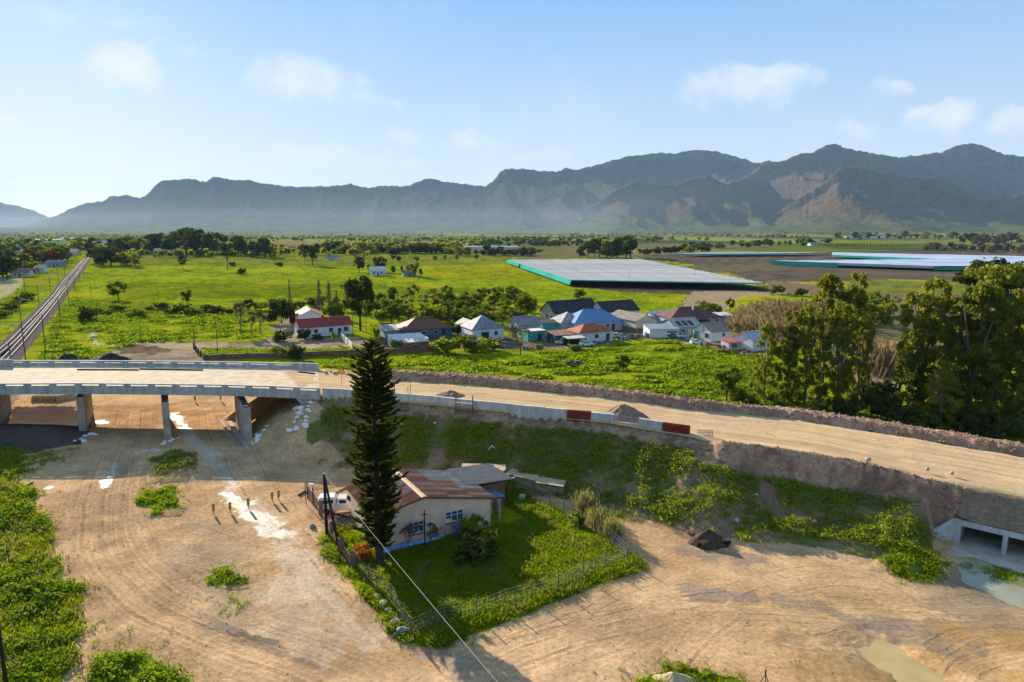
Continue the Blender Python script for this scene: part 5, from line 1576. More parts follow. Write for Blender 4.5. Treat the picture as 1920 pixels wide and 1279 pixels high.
building('farmhouse', 'long white farmhouse with bright red roof left of the dark tree', 563, 634, 14.6, 6.5, 2.9, 'gx', 1.9, W_WHITE, R_RED, R(30), [('f', 3.9, 1.0, 1.0, 1.1), ('f', 8.0, 1.0, 1.2, 1.2), ('f', 12.2, 1.0, 1.3, 1.2)], ('f', 10.6, .9, 2.0, door_m), chim=(7.2, 3.4, mat('red_chimney', (.22, .05, .045), .8, .2, 3)))
q = building('farmhouse', 'white gabled house with dull red roof behind the long red-roofed farmhouse', 559, 612, 7.6, 10, 3.2, 'gy', 1.9, W_WHITE, R_RED, R(22), [], None)
building('hip_roof_house', 'dark walled house under a wide rusty hipped roof with a pale patch', 757, 636, 14.0, 9.5, 2.5, 'hip', 2.6, W_DARKB, R_RUST, R(24), [('f', 5.2, .9, 1.3, 1.0), ('f', 8.6, .9, 1.3, 1.0)], ('f', 11, .9, 2, door_m))
building('lean_to', 'low lean-to with rust and white sheets left of the rusty hipped roof', 722, 634, 5.5, 6, 2.1, 'mono', .7, W_GREY, roofm('patchy', (.38, .33, .30), .5), R(24))
building('outbuilding', 'flat pale-roofed outbuilding with white wall and small windows near the boundary wall', 742, 656, 8.5, 8.0, 2.4, 'mono', .25, W_WHITE, R_WHITE, R(24), [('l', 1.2, 1.1, .7, .6), ('l', 3.4, 1.1, .7, .6), ('l', 5.6, 1.1, .7, .6)], None, .12)
building('garage', 'low brick garage with pale flat roof at the end of the boundary wall', 760, 660, 6.0, 4.5, 2.3, 'mono', .2, mat('brown_brick', (.20, .12, .085), .9, .3, 2), roofm('creamflat', (.52, .46, .38), .2), R(24), [('f', 2.0, 1.0, 1.0, .6)], None, .12, frame=mat('aqua_frame', (.10, .45, .42), .6, .1, 1))
building('cottage_white', 'white house under a grey pyramid roof with a dark open door', 886, 639, 9.2, 9, 3.0, 'hip', 3.2, W_WHITE, R_GREYR, R(24), [('f', 6.4, 1.1, 1.0, 1.1)], ('f', 2.6, 2.2, 2.1, door_m))
building('side_wing', 'small wing with worn brown gable roof left of the grey pyramid roof', 868, 628, 5, 6.5, 2.6, 'gy', 1.5, W_WHITE, R_BROWN, R(24), [], None)
building('shed_house', 'low dark grey gabled house hidden behind the bare tree', 972, 628, 7.0, 6, 2.8, 'gx', 2.0, W_GREY, R_GREYR, R(26), [], None)
building('outhouse', 'teal green outbuilding with pale flat roof right of the bare tree', 990, 641, 5.2, 4, 2.7, 'flat', .2, W_TEAL, R_WHITE, R(24), [], ('f', 3, .9, 2, door_m), .2)
building('outhouse', 'long teal green shack with dark roof above the outbuildings', 1018, 622, 6.5, 4, 2.5, 'mono', .3, W_TEAL, R_BLACK, R(24), [], None, .2)
building('barn', 'big barn with black gable roof and weathered white end wall', 1040, 604, 17.5, 8.5, 3.0, 'gx', 3.4, wallm('weathered', (.50, .46, .41)), R_BLACK, R(30), [('l', 1.2, 1.0, 1.0, 1.0), ('l', 4.2, 1.0, 1.0, 1.0), ('f', 3.4, .8, 1.3, 1.2), ('f', 7, .8, 1.4, 1.3), ('f', 12.5, .8, 3.4, 1.2)], ('f', 1.0, 1.2, 2.1, door_m), .4)
building('barn', 'second barn with black roof and white wall right of the larger barn', 1134, 601, 14.5, 8.5, 2.9, 'gx', 2.9, W_WHITE, R_BLACK, R(30), [('f', 1.2, .9, 1.4, 1.2), ('f', 4, .9, 1.4, 1.2)], None, .4)
building('blue_roof_house', 'house with a bright blue sheeted hipped roof and blue-grey wall', 1078, 624, 15.5, 9.5, 2.8, 'hip', 3.2, W_BLUE, R_BLUE, R(20), [('f', 10, 1.0, 1.2, 1.1)], ('f', 12, .9, 2, door_m))
building('side_wing', 'wing with patched grey and rust hipped roof left of the blue roof', 1052, 622, 8, 8.5, 2.6, 'hip', 2.6, W_GREY, roofm('patchgrey', (.27, .255, .25), .45), R(20), [], None)
building('orange_roof_house', 'white house with orange-red hipped roof and green fence beside the parked white car', 1086, 643, 10.5, 7, 2.7, 'hip', 1.7, W_WHITE, R_ORANGE, R(24), [('f', 4.8, 1.0, 1.0, 1.1), ('f', .9, 1.0, 1.2, .9)], ('f', 8.3, 1.0, 2.0, door_m))
building('shack', 'dark green shack with rusty lean-to roof left of the orange-roofed house', 1042, 644, 7.5, 5, 2.2, 'mono', .5, wallm('dkgreen', (.025, .10, .085)), roofm('rustmix', (.25, .115, .085), .5), R(24), [], None, .3)
ca = tag(empty('carport', flat(1066, 650), R(22)), 'open carport with a pale flat roof in front of the orange-roofed house', 'carport')
mb = MB(); mb.poly([(-.2, -.2, 2.15), (5.2, -.2, 2.2), (5.2, 3.4, 2.35), (-.2, 3.4, 2.3)], .1); mb.build('roof', roofm('carport', (.46, .40, .33), .25), ca)
for x_ in (.1, 2.5, 4.9):
    for y_ in (.1, 3.1): mb = MB(); mb.box((x_, y_, 1.05), (.14, .14, 2.1)); mb.build('post', wood_d, ca)
mb = MB(); mb.box((2.6, 3.3, 1.0), (5, .08, 2.0)); mb.build('back_panel', wallm('dkgreen2', (.02, .07, .06)), ca)
building('shed', 'large cream-gabled shed with brown grey roof and brick plinth', 1192, 624, 7.4, 14, 3.4, 'gy', 1.6, W_CREAM, R_BROWN, R(26), [], None, .35, cat='shed', base=(1.2, mat('plinth_brick', (.22, .13, .085), .9, .3, 2)))
building('workshop', 'low workshop with blue-grey roof and green and white boarded side by the red pickup', 1218, 634, 8.4, 5.5, 2.5, 'mono', .6, W_WHITE, roofm('blgrey', (.22, .27, .33), .2), R(8), [('f', 5.0, .4, 3.0, .45), ('f', 5.0, 1.4, 3.0, .45)], None, .25, cat='workshop')
building('grey_house', 'grey house with pale gable roof and dark solar panels', 1266, 631, 8.6, 9, 2.7, 'gx', 1.8, W_GREY, roofm('palegrey', (.36, .34, .31), .2), R(18), [('f', 2.0, 1, 1.0, 1.0)], ('f', 4.0, 1.0, 2.0, mat('pale_door', (.5, .5, .48), .6, .1, 2)))
for k in range(3):
    v = flat(1266, 631); M = Matrix.Rotation(R(18), 4, 'Z'); p = Vector(v) + (M @ Vector((2.0 + 1.9 * k, 1.7, 3.45)))
    mb = MB(); mb.box((0, 0, 0), (1.2, 2.6, .08), 0, Matrix.Rotation(math.atan2(1.8, 4.5), 3, 'X')); o = mb.build('solar_panel', mat('solar', (.02, .03, .06), .2, .2, 2)); o.location = p; o.rotation_euler.z = R(18)
    tag(o, ('left', 'middle', 'right')[k] + ' dark solar panel on the grey house roof', 'solar panel', 'solar panels on the grey house')
building('big_rust_house', 'large house under a wide dark rusty low roof at the back of the village', 1258, 614, 17, 11, 2.8, 'hip', 2.7, W_BLUE, R_DRED, R(14), [('f', 12, .9, 1.2, 1.2), ('f', 15, .9, 1.0, 1.2)], ('f', 9, 3.4, 2.2, door_m), .5, chim=(8.5, 2.2, mat('grey_chimney', (.36, .34, .33), .8, .2, 3)))
building('annexe', 'pale blue annexe with white roof right of the wide rusty roof', 1346, 607, 5.0, 4, 2.6, 'mono', .4, W_BLUE, R_WHITE, R(14), [('f', 1.4, 1, 1, 1)], None)
building('annexe', 'small white-roofed building left of the wide rusty roof', 1222, 606, 6, 5, 2.2, 'gx', 1.3, W_WHITE, R_WHITE, R(14), [], None)
building('white_house', 'white gabled house with mottled brown roof and green door beside the lane', 1333, 641, 6.6, 7.0, 2.7, 'gx', 1.9, W_WHITE, roofm('mottled', (.24, .19, .15), .35), R(28), [('f', 4.0, 1.2, .8, .9), ('l', 1.0, .9, 1.4, 1.2)], ('l', 4.8, 1.6, 2.2, door_g))
building('white_shed', 'white shed with pale grey gable roof nearest the gum trees', 1411, 659, 6.2, 7.0, 2.7, 'gx', 1.6, W_WHITE, roofm('lavender', (.36, .35, .37), .12), R(28), [], None, cat='shed')
building('lean_to', 'lean-to with a red tarpaulin roof before the white shed', 1366, 656, 6.0, 3.2, 1.9, 'mono', .35, wallm('bluishw', (.40, .42, .46)), roofm('redtarp', (.46, .11, .07), .25), R(20), [], ('f', .8, 1.6, 1.5, door_g), .3, cat='lean-to')
# firewood stack
fw = tag(empty('firewood_stack', flat(1372, 662), R(-12)), 'long brown stack of firewood beside the lane by the white shed', 'wood pile')
rng = random.Random(8); mb = MB()
for k in range(150): mb.tube((rng.uniform(-4, 4), rng.uniform(-.8, .2), rng.uniform(.05, 1.25)), (rng.uniform(-4, 4) * .1 + 0, 0, 0), .01, n=3) if False else mb.bar(*[(x0_ := rng.uniform(-4, 4), y0_ := rng.uniform(-.6, .3), z0_ := rng.uniform(.05, 1.3)), (x0_ + rng.uniform(-.35, .35), y0_ - .55, z0_ + rng.uniform(-.1, .15))], .17)
tag(mb.build('logs', mat('firewood', (.22, .13, .08), .9, .4, 3), fw), kind='stuff')
# blue skip at the field path
sk = tag(empty('skip', flat(1076, 686), R(10)), 'dark blue metal trough lying beside the path in the green field', 'trough')
mb = MB(); mb.add([(-1.6, -.7, 0), (1.6, -.7, 0), (1.6, .7, 0), (-1.6, .7, 0), (-1.9, -.9, .8), (1.9, -.9, .8), (1.9, .9, .8), (-1.9, .9, .8)], [(3, 2, 1, 0), (0, 1, 5, 4), (1, 2, 6, 5), (2, 3, 7, 6), (3, 0, 4, 7)]); mb.build('tub', mat('navy_steel', (.03, .05, .10), .5, .2, 2), sk)
mb = MB(); mb.bar((-1.9, -.9, .8), (1.9, -.9, .8), .1); mb.bar((-1.9, .9, .8), (1.9, .9, .8), .1); mb.build('rim', MATS['navy_steel'], sk)
# far houses among the trees
for px, py, w, d, h, rt, rh, wm, rm, lab in (
        (694, 517, 10, 7, 3.2, 'gx', 2.4, W_WHITE, R_WHITE, 'white gabled cottage among trees in the green plain'), (756, 519, 8, 6, 2.6, 'gx', 1.4, W_GREY, R_BROWN, 'grey low building right of the white cottage in the plain'),
        (610, 488, 12, 7, 2.8, 'gx', 1.6, W_WHITE, R_GREYR, 'small white farm building beside the flat-topped tree'), (288, 476, 22, 12, 3.4, 'gx', 3, W_BLUE, roofm('paleblue', (.38, .45, .55), .1), 'pale blue-roofed shed in front of the dark trees'),
        (48, 512, 11, 7, 3, 'gx', 2.2, W_WHITE, R_WHITE, 'white house by the road left of the railway'), (85, 501, 12, 8, 3, 'gx', 2, W_GREY, R_GREYR, 'grey roofed house by the road left of the railway'), (20, 520, 10, 7, 3, 'gx', 2, W_CREAM, R_BROWN, 'brown roofed house at the left edge beyond the railway'),
        (62, 453, 60, 16, 5, 'flat', .4, W_WHITE, R_WHITE, 'long white hall above the left-hand trees'), (110, 450, 70, 18, 5, 'flat', .4, W_CREAM, R_BROWN, 'long tan-roofed hall right of the white hall'),
        (1300, 462, 26, 12, 3.5, 'gx', 3, W_GREY, R_BROWN, 'dark farm shed beyond the tall trees'), (1520, 461, 18, 10, 3.4, 'gx', 2.6, W_WHITE, R_GREYR, 'left white farmhouse beyond the far orchard'), (1542, 460, 20, 10, 3.4, 'gx', 2.6, W_WHITE, R_WHITE, 'right white farmhouse beyond the far orchard'),
        (1590, 447, 120, 20, 5, 'flat', .4, W_WHITE, R_WHITE, 'long white packing hall at the foot of the brown mountain'), (1740, 444, 160, 24, 5, 'flat', .4, W_WHITE, R_WHITE, 'longest white tunnel roofs below the brown mountain'), (1905, 433, 40, 20, 6, 'gx', 4, W_WHITE, R_WHITE, 'white estate house at the right edge below the mountain'),
        (770, 463, 90, 20, 3, 'flat', .3, W_WHITE, R_WHITE, 'pale roof strip behind the central hedge row'), (870, 466, 80, 20, 3, 'flat', .3, W_WHITE, R_WHITE, 'second pale roof strip right of the central hedge row'), (620, 441, 120, 30, 4, 'flat', .3, W_CREAM, R_WHITE, 'faint pale roofs in the mist at the valley foot')):
    big = w > 50
    building('far_building' if big else 'farm_building', lab, px, py, w, d, h, rt, rh, wm, rm, R(12) if not big else 0, [] if big else [('f', w * .2, h * .35, w * .12, h * .35), ('f', w * .65, h * .35, w * .12, h * .35)], None if big else ('f', w * .45, w * .09, h * .65, door_m), .2 if big else .4, cat='building')

rng = random.Random(31)
FARV = [(8, 492, 'brown'), (30, 488, 'white'), (58, 484, 'grey'), (96, 481, 'red-brown'), (118, 478, 'white'), (15, 474, 'grey'), (44, 471, 'red-brown'), (74, 468, 'white'), (104, 466, 'grey'), (140, 463, 'white'), (24, 462, 'pale'), (180, 458, 'pale'), (230, 459, 'grey'), (300, 456, 'white')]
for k, (px, py, c_) in enumerate(FARV):
    rm_ = {'brown': R_BROWN, 'white': R_WHITE, 'grey': R_GREYR, 'red-brown': R_RUST, 'pale': R_WHITE}[c_]
    building('far_house', f'small {c_}-roofed far house, {ordw[k]} from the front among the trees left of the railway', px, py, rng.uniform(12, 18), rng.uniform(8, 11), 3.4, 'gx', 3.0, W_WHITE if k % 2 else W_CREAM, rm_, R(rng.uniform(-20, 25)), [('f', 2, 1, 1.4, 1.3), ('f', 8, 1, 1.4, 1.3)], None, .3, group='far houses among the left trees')

# boundary walls, fence posts, lane poles
def brick_wall(pl, h_, m, lab, coping=True, th_=.24, name='boundary_wall'):
    pts = [flat(a, b_) for a, b_ in pl]; e = tag(empty(name, pts[0]), lab, 'wall')
    for a, c in zip(pts[:-1], pts[1:]):
        mb = MB(); m_ = a.lerp(c, .5); d0 = c - a; rz = math.atan2(d0.y, d0.x)
        mb.box((m_.x, m_.y, h_ / 2 - .2), (d0.length, th_, h_ + .4), rz); child(mb.build('wall_panel', m), e)
        mb = MB(); mb.box((a.x, a.y, h_ / 2), (.5, .5, h_ + .5), rz); child(mb.build('pillar', m), e)
    return e
bw = mat('boundary_brick', (.19, .105, .075), .9, .3, 1.5, .3, 5)
brick_wall([(385, 676), (420, 674), (465, 672.5), (540, 671), (610, 668), (660, 666), (715, 664), (762, 661.5), (815, 659)], 1.25, bw, 'long low red brick boundary wall running from the bridge to the village')
brick_wall([(640, 634), (646, 640), (653, 646), (661, 654)], 1.4, mat('white_wall', (.52, .50, .46), .9, .15, 2), 'short pale pillared wall beside the lane by the dark tree')
fence_specs = [[(364, 653), (368, 660), (372, 664), (376, 668), (381, 673)], ]
pts = [flat(a, b_) for a, b_ in [(364, 655), (368, 661), (372, 666), (377, 670), (383, 675)]]
e = tag(empty('post_fence', pts[0]), 'row of dark wooden posts at the yard behind the bridge', 'fence')
for p in pts: mb = MB(); mb.box((p.x, p.y, .75), (.28, .28, 1.9)); child(mb.build('post', wood_d), e)
for a, c in zip(pts[:-1], pts[1:]): mb = MB(); mb.bar((a.x, a.y, 1.1), (c.x, c.y, 1.1), .08, .14); child(mb.build('rail', wood_d), e)
for k, (px, py, h, lab) in enumerate(((265, 640, 5.5, 'thin dark pole at the back of the dirt yard'), (366, 655, 6.0, 'thin pole at the post fence behind the bridge'), (409, 672, 8.6, 'thin dark pole standing in the grass strip behind the bridge'), (662, 630, 8, 'lane pole right of the red-roofed farmhouse'), (687, 625, 6.5, 'pole beside the dark tree trunk'), (1180, 532, 8, 'pole near the front edge of the large net roof'), (1302, 532, 8, 'pole at the right part of the large net roof'), (1317, 655, 6, 'thin pole in front of the white gabled house'), (1080, 522, 7, 'pole at the left corner of the large net roof'),
                                  (157, 600, 5, 'left thin pole by the round bush near the railway'), (171, 556, 6, 'thin pole in the scrub right of the railway'), (178, 536, 6, 'farther thin pole in the scrub right of the railway'))):
    mast(px, py, h, 0, lab, None, r=.09, nm='wooden_pole')
# village cars
car(1100, 649, R(8), 'hatch', (.66, .68, .70), 'white hatchback parked on the grass before the orange-roofed house', scale=.95)
car(1054, 645, R(188), 'hatch', (.60, .58, .56), 'silver white car parked by the dirt path under the shack', scale=.95)
car(1279, 633, R(200), 'hatch', (.60, .60, .58), 'white car parked before the grey house with solar panels', scale=.95)
car(1152, 633, R(160), 'hatch', (.55, .48, .42), 'cream car parked right of the orange-roofed house', scale=.95)
car(1226, 631, R(-12), 'bakkie', (.40, .035, .03), 'red pickup with white canopy parked beside the workshop', scale=.95)
car(1306, 645, R(15), 'hatch', (.62, .62, .62), 'pale car half hidden before the white gabled house', scale=.9)
car(1263, 633, R(60), 'hatch', (.10, .12, .17), 'dark blue car beside the workshop end', scale=.9)
car(783, 519, R(10), 'hatch', (.6, .6, .6), 'white car parked by the cottage far out in the plain', scale=1.0)

# yard clutter round the houses
rng = random.Random(52)
junk_m = [mat('junk_rust', (.20, .10, .06), .8, .4, 2), mat('junk_grey', (.30, .30, .30), .7, .4, 2), mat('junk_blue', (.08, .16, .28), .6, .3, 2), mat('junk_wood', (.26, .19, .12), .9, .3, 2), mat('junk_green', (.05, .16, .11), .7, .3, 2)]
for px, py, lab in ((1166, 636, 'yard junk between the orange-roofed house and the cream shed'), (1182, 634, 'yard junk before the brick plinth of the cream shed'), (1207, 632, 'yard junk beside the red pickup'), (1296, 640, 'yard junk left of the white gabled house'), (1318, 650, 'yard junk at the front of the white gabled house'), (1345, 652, 'yard junk right of the white gabled house'), (1022, 640, 'yard junk between the teal outbuilding and the shack'), (1128, 645, 'yard junk along the fence of the orange-roofed house'), (940, 650, 'low broken wall and junk behind the bare grey tree'), (1000, 655, 'yard junk right of the bare grey tree'), (870, 640, 'yard junk before the pyramid-roofed house'), (736, 645, 'yard junk beside the flat outbuilding')):
    e = tag(empty('yard_junk', flat(px, py), rng.uniform(-.5, .5)), lab, 'junk')
    for k in range(6):
        mb = MB(); w_, d_, h_ = rng.uniform(.4, 1.6), rng.uniform(.4, 1.0), rng.uniform(.4, 1.5)
        if k % 3 == 2: mb.tube((rng.uniform(-3, 3), rng.uniform(-1.5, 1.5), 0), (rng.uniform(-3, 3), rng.uniform(-1.5, 1.5), h_ * .6), .12, n=6)
        else: mb.box((rng.uniform(-3, 3), rng.uniform(-1.5, 1.5), h_ / 2), (w_, d_, h_), rng.uniform(0, 3))
        mb.build(('crate', 'drum', 'pole')[k % 3], junk_m[rng.randrange(5)], e)

# ================================================================== TREES AND PLANTS
L_GUM = leaf_mat('gum_leaves', (.065, .085, .014), (.26, .27, .028), .55)
L_DARK = leaf_mat('dark_leaves', (.022, .034, .010), (.080, .100, .020), .35)
L_GREEN = leaf_mat('green_leaves', (.045, .072, .011), (.145, .19, .022), .45)
L_YEL = leaf_mat('yellow_green_leaves', (.085, .115, .008), (.22, .24, .015), .45)
L_BARE = leaf_mat('bare_twigs', (.085, .060, .042), (.17, .12, .085), .1)
L_RUSTY = leaf_mat('rust_leaves', (.13, .035, .018), (.24, .075, .03), .3)
L_PINE = leaf_mat('pine_needles', (.018, .029, .008), (.085, .10, .018), .35)
L_TAN = leaf_mat('tan_reeds', (.15, .105, .06), (.28, .20, .12), .3)
L_WEED = leaf_mat('weed_leaves', (.055, .11, .008), (.19, .28, .016), .5)
L_WEEDD = leaf_mat('slope_weed_leaves', (.030, .065, .008), (.30, .37, .028), .5)
L_GRASS = leaf_mat('grass_blades', (.13, .19, .006), (.31, .355, .010), .5, .1)
L_DRY = leaf_mat('dry_stalks', (.12, .115, .035), (.28, .26, .09), .4)
L_ORANGE = leaf_mat('orange_aloe', (.22, .07, .012), (.42, .20, .03), .4)
bark_d = mat('dark_bark', (.050, .040, .034), .9, .3, 3, .4, 8)
bark_p = mat('pale_bark', (.26, .21, .16), .85, .3, 2, .3, 6)
bark_g = mat('grey_bark', (.15, .12, .10), .9, .3, 3, .3, 8)


def leaf_cloud(rs, cent, rad, n, size, aspect=1.0, shell=.55, squash=.8):
    """n leaf quads spread through clumps; returns (V, F)."""
    cent = np.asarray(cent, float); rad = np.asarray(rad, float)
    w = rad ** 2; w = w / w.sum()
    k = rs.choice(len(cent), n, p=w)
    d = rs.normal(size=(n, 3)); d /= np.linalg.norm(d, axis=1)[:, None]
    r = (shell + (1 - shell) * rs.random(n)) * rad[k] * (.8 + .4 * rs.random(n))
    c = cent[k] + d * r[:, None] * np.array([1, 1, squash])
    nrm = d + rs.normal(size=(n, 3)) * .55 + np.array([0, 0, .35]); nrm /= np.linalg.norm(nrm, axis=1)[:, None]
    a = np.cross(nrm, rs.normal(size=(n, 3))); a /= np.linalg.norm(a, axis=1)[:, None]; b = np.cross(nrm, a)
    s = size * (.6 + .8 * rs.random(n))[:, None] * .5
    V = np.stack([c - a * s - b * s * aspect * .3, c + b * s * aspect * -1.0, c + a * s + b * s * aspect * .2, c + b * s * aspect], 1)
    return V.reshape(-1, 3), np.arange(n * 4).reshape(n, 4)


def limb_tree(rs, top, spread, mb, r0, n_l=5, base_h=.25, lean=.0):
    """Trunk and limbs as tapering tubes in unit height; returns limb tips."""
    tips = []
    p = Vector((0, 0, -.02)); q = Vector((lean * .3, 0, base_h))
    mb.tube(p, q, r0, r0 * .8, 7)
    for i in range(n_l):
        a = 2 * math.pi * (i + rs.random() * .6) / n_l; sp = spread * (.4 + .6 * rs.random())
        m_ = q + Vector((math.cos(a) * sp * .4, math.sin(a) * sp * .4, (top - base_h) * (.3 + .2 * rs.random())))
        e = q + Vector((math.cos(a) * sp, math.sin(a) * sp, (top - base_h) * (.6 + .35 * rs.random())))
        mb.tube(q, m_, r0 * .55, r0 * .38, 5); mb.tube(m_, e, r0 * .38, r0 * .14, 5); tips += [m_, e]
    return tips


TREE = {}
def make_kind(kind, seed):
    key = (kind, seed)
    if key in TREE: return TREE[key]
    rs = np.random.RandomState(seed * 7 + 3)
    mb = MB(); lm, bark = L_GREEN, bark_d
    if kind == 'gum':                       # tall, ragged, several heads of foliage
        lm, bark = L_GUM, bark_g
        tips = limb_tree(rs, 1.0, .20, mb, .020, 6, .28)
        c, r = [], []
        for i in range(105):
            z = .02 + .95 * rs.random(); w_ = .28 * (1 - .45 * max(0, z - .55) / .45) * math.sqrt(rs.random()) * (.8 if z > .2 else 1.05); a = rs.random() * 6.28
            c.append((math.cos(a) * w_, math.sin(a) * w_, z)); r.append(.03 + .042 * rs.random())
        V, F = leaf_cloud(rs, c, r, 17000, .0175, 1.1, .15)
    elif kind == 'bush':                    # leafy to the ground
        lm = L_GREEN
        mb.tube((0, 0, -.05), (0, 0, .4), .03, .02, 5)
        c = [(rs.uniform(-.45, .45), rs.uniform(-.45, .45), .2 + .6 * rs.random()) for _ in range(22)]; r = [.13 + .14 * rs.random() for _ in c]
        V, F = leaf_cloud(rs, c, r, 1100, .10, 1, .5)
    elif kind == 'round':
        tips = limb_tree(rs, .9, .30, mb, .028, 5, .22)
        c, r = [], []
        for i in range(26):
            a = rs.random() * 6.28; z = .34 + .58 * rs.random(); w_ = .42 * math.sin(math.pi * min(1, (z - .2) / .85)) * math.sqrt(rs.random()); c.append((math.cos(a) * w_, math.sin(a) * w_, z)); r.append(.08 + .09 * rs.random())
        V, F = leaf_cloud(rs, c, r, 1700, .062, 1, .45)
    elif kind == 'far':
        mb.tube((0, 0, -.05), (0, 0, .5), .03, .02, 4)
        c, r = [], []
        for i in range(14):
            a = rs.random() * 6.28; z = .22 + .66 * rs.random(); w_ = .36 * math.sin(math.pi * min(1, (z - .02) / .98)) * rs.random(); c.append((math.cos(a) * w_, math.sin(a) * w_, z)); r.append(.12 + .10 * rs.random())
        lm = L_DARK; V, F = leaf_cloud(rs, c, r, 420, .12, 1, .4)
    elif kind == 'umbrella':
        lm = L_GUM; tips = limb_tree(rs, .85, .34, mb, .026, 6, .45)
        c = [(.42 * math.sqrt(rs.random()) * math.cos(a), .42 * math.sqrt(rs.random()) * math.sin(a), .80 + .10 * rs.random()) for a in rs.random(30) * 6.28]; r = [.08 + .05 * rs.random() for _ in c]
        V, F = leaf_cloud(rs, c, r, 2600, .042, 1, .4, .55)
    elif kind == 'bare':                    # leafless: many forking twigs
        bark = bark_g; lm = L_BARE; tw = []
        def grow(p, d, L, r, depth):
            q = p + d * L; mb.tube(p, q, r, r * .65, 4 if depth else 6, False)
            if depth >= 4: tw.append((q, d)); return
            for _ in range(3 if depth else 4):
                nd = (d + Vector(rs.normal(size=3)) * (.42 if depth else .36) + Vector((0, 0, .22))).normalized(); grow(q, nd, L * (.62 + .2 * rs.random()), r * .6, depth + 1)
        grow(Vector((0, 0, -.02)), Vector((.03, 0, 1)), .24, .022, 0)
        c = [tuple(p) for p, _ in tw]; V, F = leaf_cloud(rs, c, [.055] * len(c), 1500, .055, .12, .1)
    elif kind == 'poplar':
        bark = bark_g; lm = L_BARE; mb.tube((0, 0, -.02), (0, 0, .95), .014, .003, 5); c, r = [], []
        for i in range(70):
            z = .12 + .85 * rs.random(); a = rs.random() * 6.28; w_ = .07 * (1.1 - z); p = Vector((0, 0, z - .08)); q = Vector((math.cos(a) * w_, math.sin(a) * w_, z + .05)); mb.tube(p, q, .004, .0015, 3, False); c.append(tuple(q)); r.append(.035)
        V, F = leaf_cloud(rs, c, r, 1000, .05, .12, .1, 1.6)
    elif kind == 'cypress':
        mb.tube((0, 0, -.02), (0, 0, .5), .025, .01, 5); c, r = [], []
        for i in range(40): z = .06 + .90 * rs.random(); c.append((0, 0, z)); r.append(.11 * (1.02 - z) + .012)
        V, F = leaf_cloud(rs, c, r, 1500, .05, 1.2, .7, 1.2)
    elif kind == 'reed':
        lm = L_TAN; n = 420; x_ = rs.normal(size=(n, 2)) * .34; a = rs.normal(size=(n, 2)) * .22; h_ = .35 + .65 * rs.random(n); t_ = rs.random(n) * 6.28; w_ = .010
        p0 = np.stack([x_[:, 0], x_[:, 1], np.zeros(n)], 1); p1 = np.stack([x_[:, 0] + a[:, 0], x_[:, 1] + a[:, 1], h_], 1); s = np.stack([np.cos(t_) * w_, np.sin(t_) * w_, np.zeros(n)], 1)
        V = np.stack([p0 - s, p0 + s, p1 + s * 1.6, p1 - s * 1.6], 1).reshape(-1, 3); F = np.arange(n * 4).reshape(n, 4); mb.tube((0, 0, -.02), (.02, 0, .5), .012, .006, 4)
    trunk = mb.mesh('trunk', bark); crown = np_mesh('crown', V, F, lm)
    TREE[key] = (trunk, crown)
    return TREE[key]


_crown_var = {}
def tree(name, lab, px, py, hpx, kind, seed=0, wide=1.0, group=None, lm=None, loc=None, cat='tree', rs=random.Random(99)):
    """A tree whose foot is at a photograph pixel and whose height is hpx photograph pixels."""
    v = loc if loc is not None else flat(px, py)
    dist = math.sqrt(v.x ** 2 + v.y ** 2 + (CAM_H - v.z) ** 2)
    h = hpx * dist / FPX * .97
    tr, cr = make_kind(kind, seed)
    e = tag(empty(name, v, rs.uniform(0, 6.28)), lab, cat, group)
    e.scale = (h * wide, h * wide, h)
    t_ = link(bpy.data.objects.new('trunk' if kind not in ('reed', 'bush') else 'stem', tr), e)
    if lm is not None:
        k = (cr.name, lm.name)
        if k not in _crown_var: c2 = cr.copy(); c2.materials[0] = lm; _crown_var[k] = c2
        cr = _crown_var[k]
    link(bpy.data.objects.new('crown' if kind not in ('reed', 'bush') else 'foliage', cr), e)
    return e


# ---- the gum grove on the right
GUMS = [(1432, 748, 150, 'gum', 0, .85, 'pale green young gum at the left end of the grove'), (1474, 752, 175, 'gum', 1, .8, 'slim gum second from the left end of the grove'), (1508, 758, 190, 'gum', 2, .9, 'leafy gum in front of the tallest left pair'),
        (1540, 742, 228, 'gum', 0, .85, 'left of the tallest pair of gums, with a forked head'), (1592, 744, 232, 'gum', 1, .82, 'right of the tallest pair of gums'), (1568, 768, 200, 'gum', 2, .9, 'dense gum before the gap in the grove'),
        (1606, 762, 170, 'gum', 0, .8, 'gum beside the gap in the grove'),
        (1722, 774, 238, 'gum', 2, .95, 'broad gum just right of the gap in the grove'), (1768, 786, 215, 'gum', 1, .95, 'gum with bronze head second right of the gap'), (1700, 785, 160, 'gum', 0, .9, 'low leafy gum at the front right of the gap'),
        (1812, 795, 240, 'gum', 0, .9, 'gum with pale trunk in the right part of the grove'), (1858, 800, 215, 'gum', 2, .95, 'dense gum near the right edge of the grove'), (1905, 806, 235, 'gum', 1, .95, 'gum at the right edge of the picture'), (1955, 815, 260, 'gum', 0, .9, 'gum cut by the right picture edge'), (1845, 775, 165, 'gum', 1, 1.0, 'shaded gum in the middle of the right grove'), (1760, 805, 120, 'gum', 2, 1.1, 'low shaded gum at the road side of the grove')]
for k, (px, py, h, kd, sd, wd, lab) in enumerate(GUMS): tree('gum_tree', lab, px, py, h * .94, kd, sd, wd * (.74 if px < 1650 else .92), 'gum trees in the grove on the right')
tree('umbrella_pine', 'flat-topped umbrella pine rising above the right end of the grove', 1872, 668, 152, 'umbrella', 0, .9)
tree('pine_tree', 'dark spreading pine behind the umbrella pine', 1850, 610, 108, 'round', 1, 1.1, None, L_DARK)
tree('pine_tree', 'second dark pine at the right edge behind the umbrella pine', 1905, 606, 95, 'round', 2, 1.1, None, L_DARK)
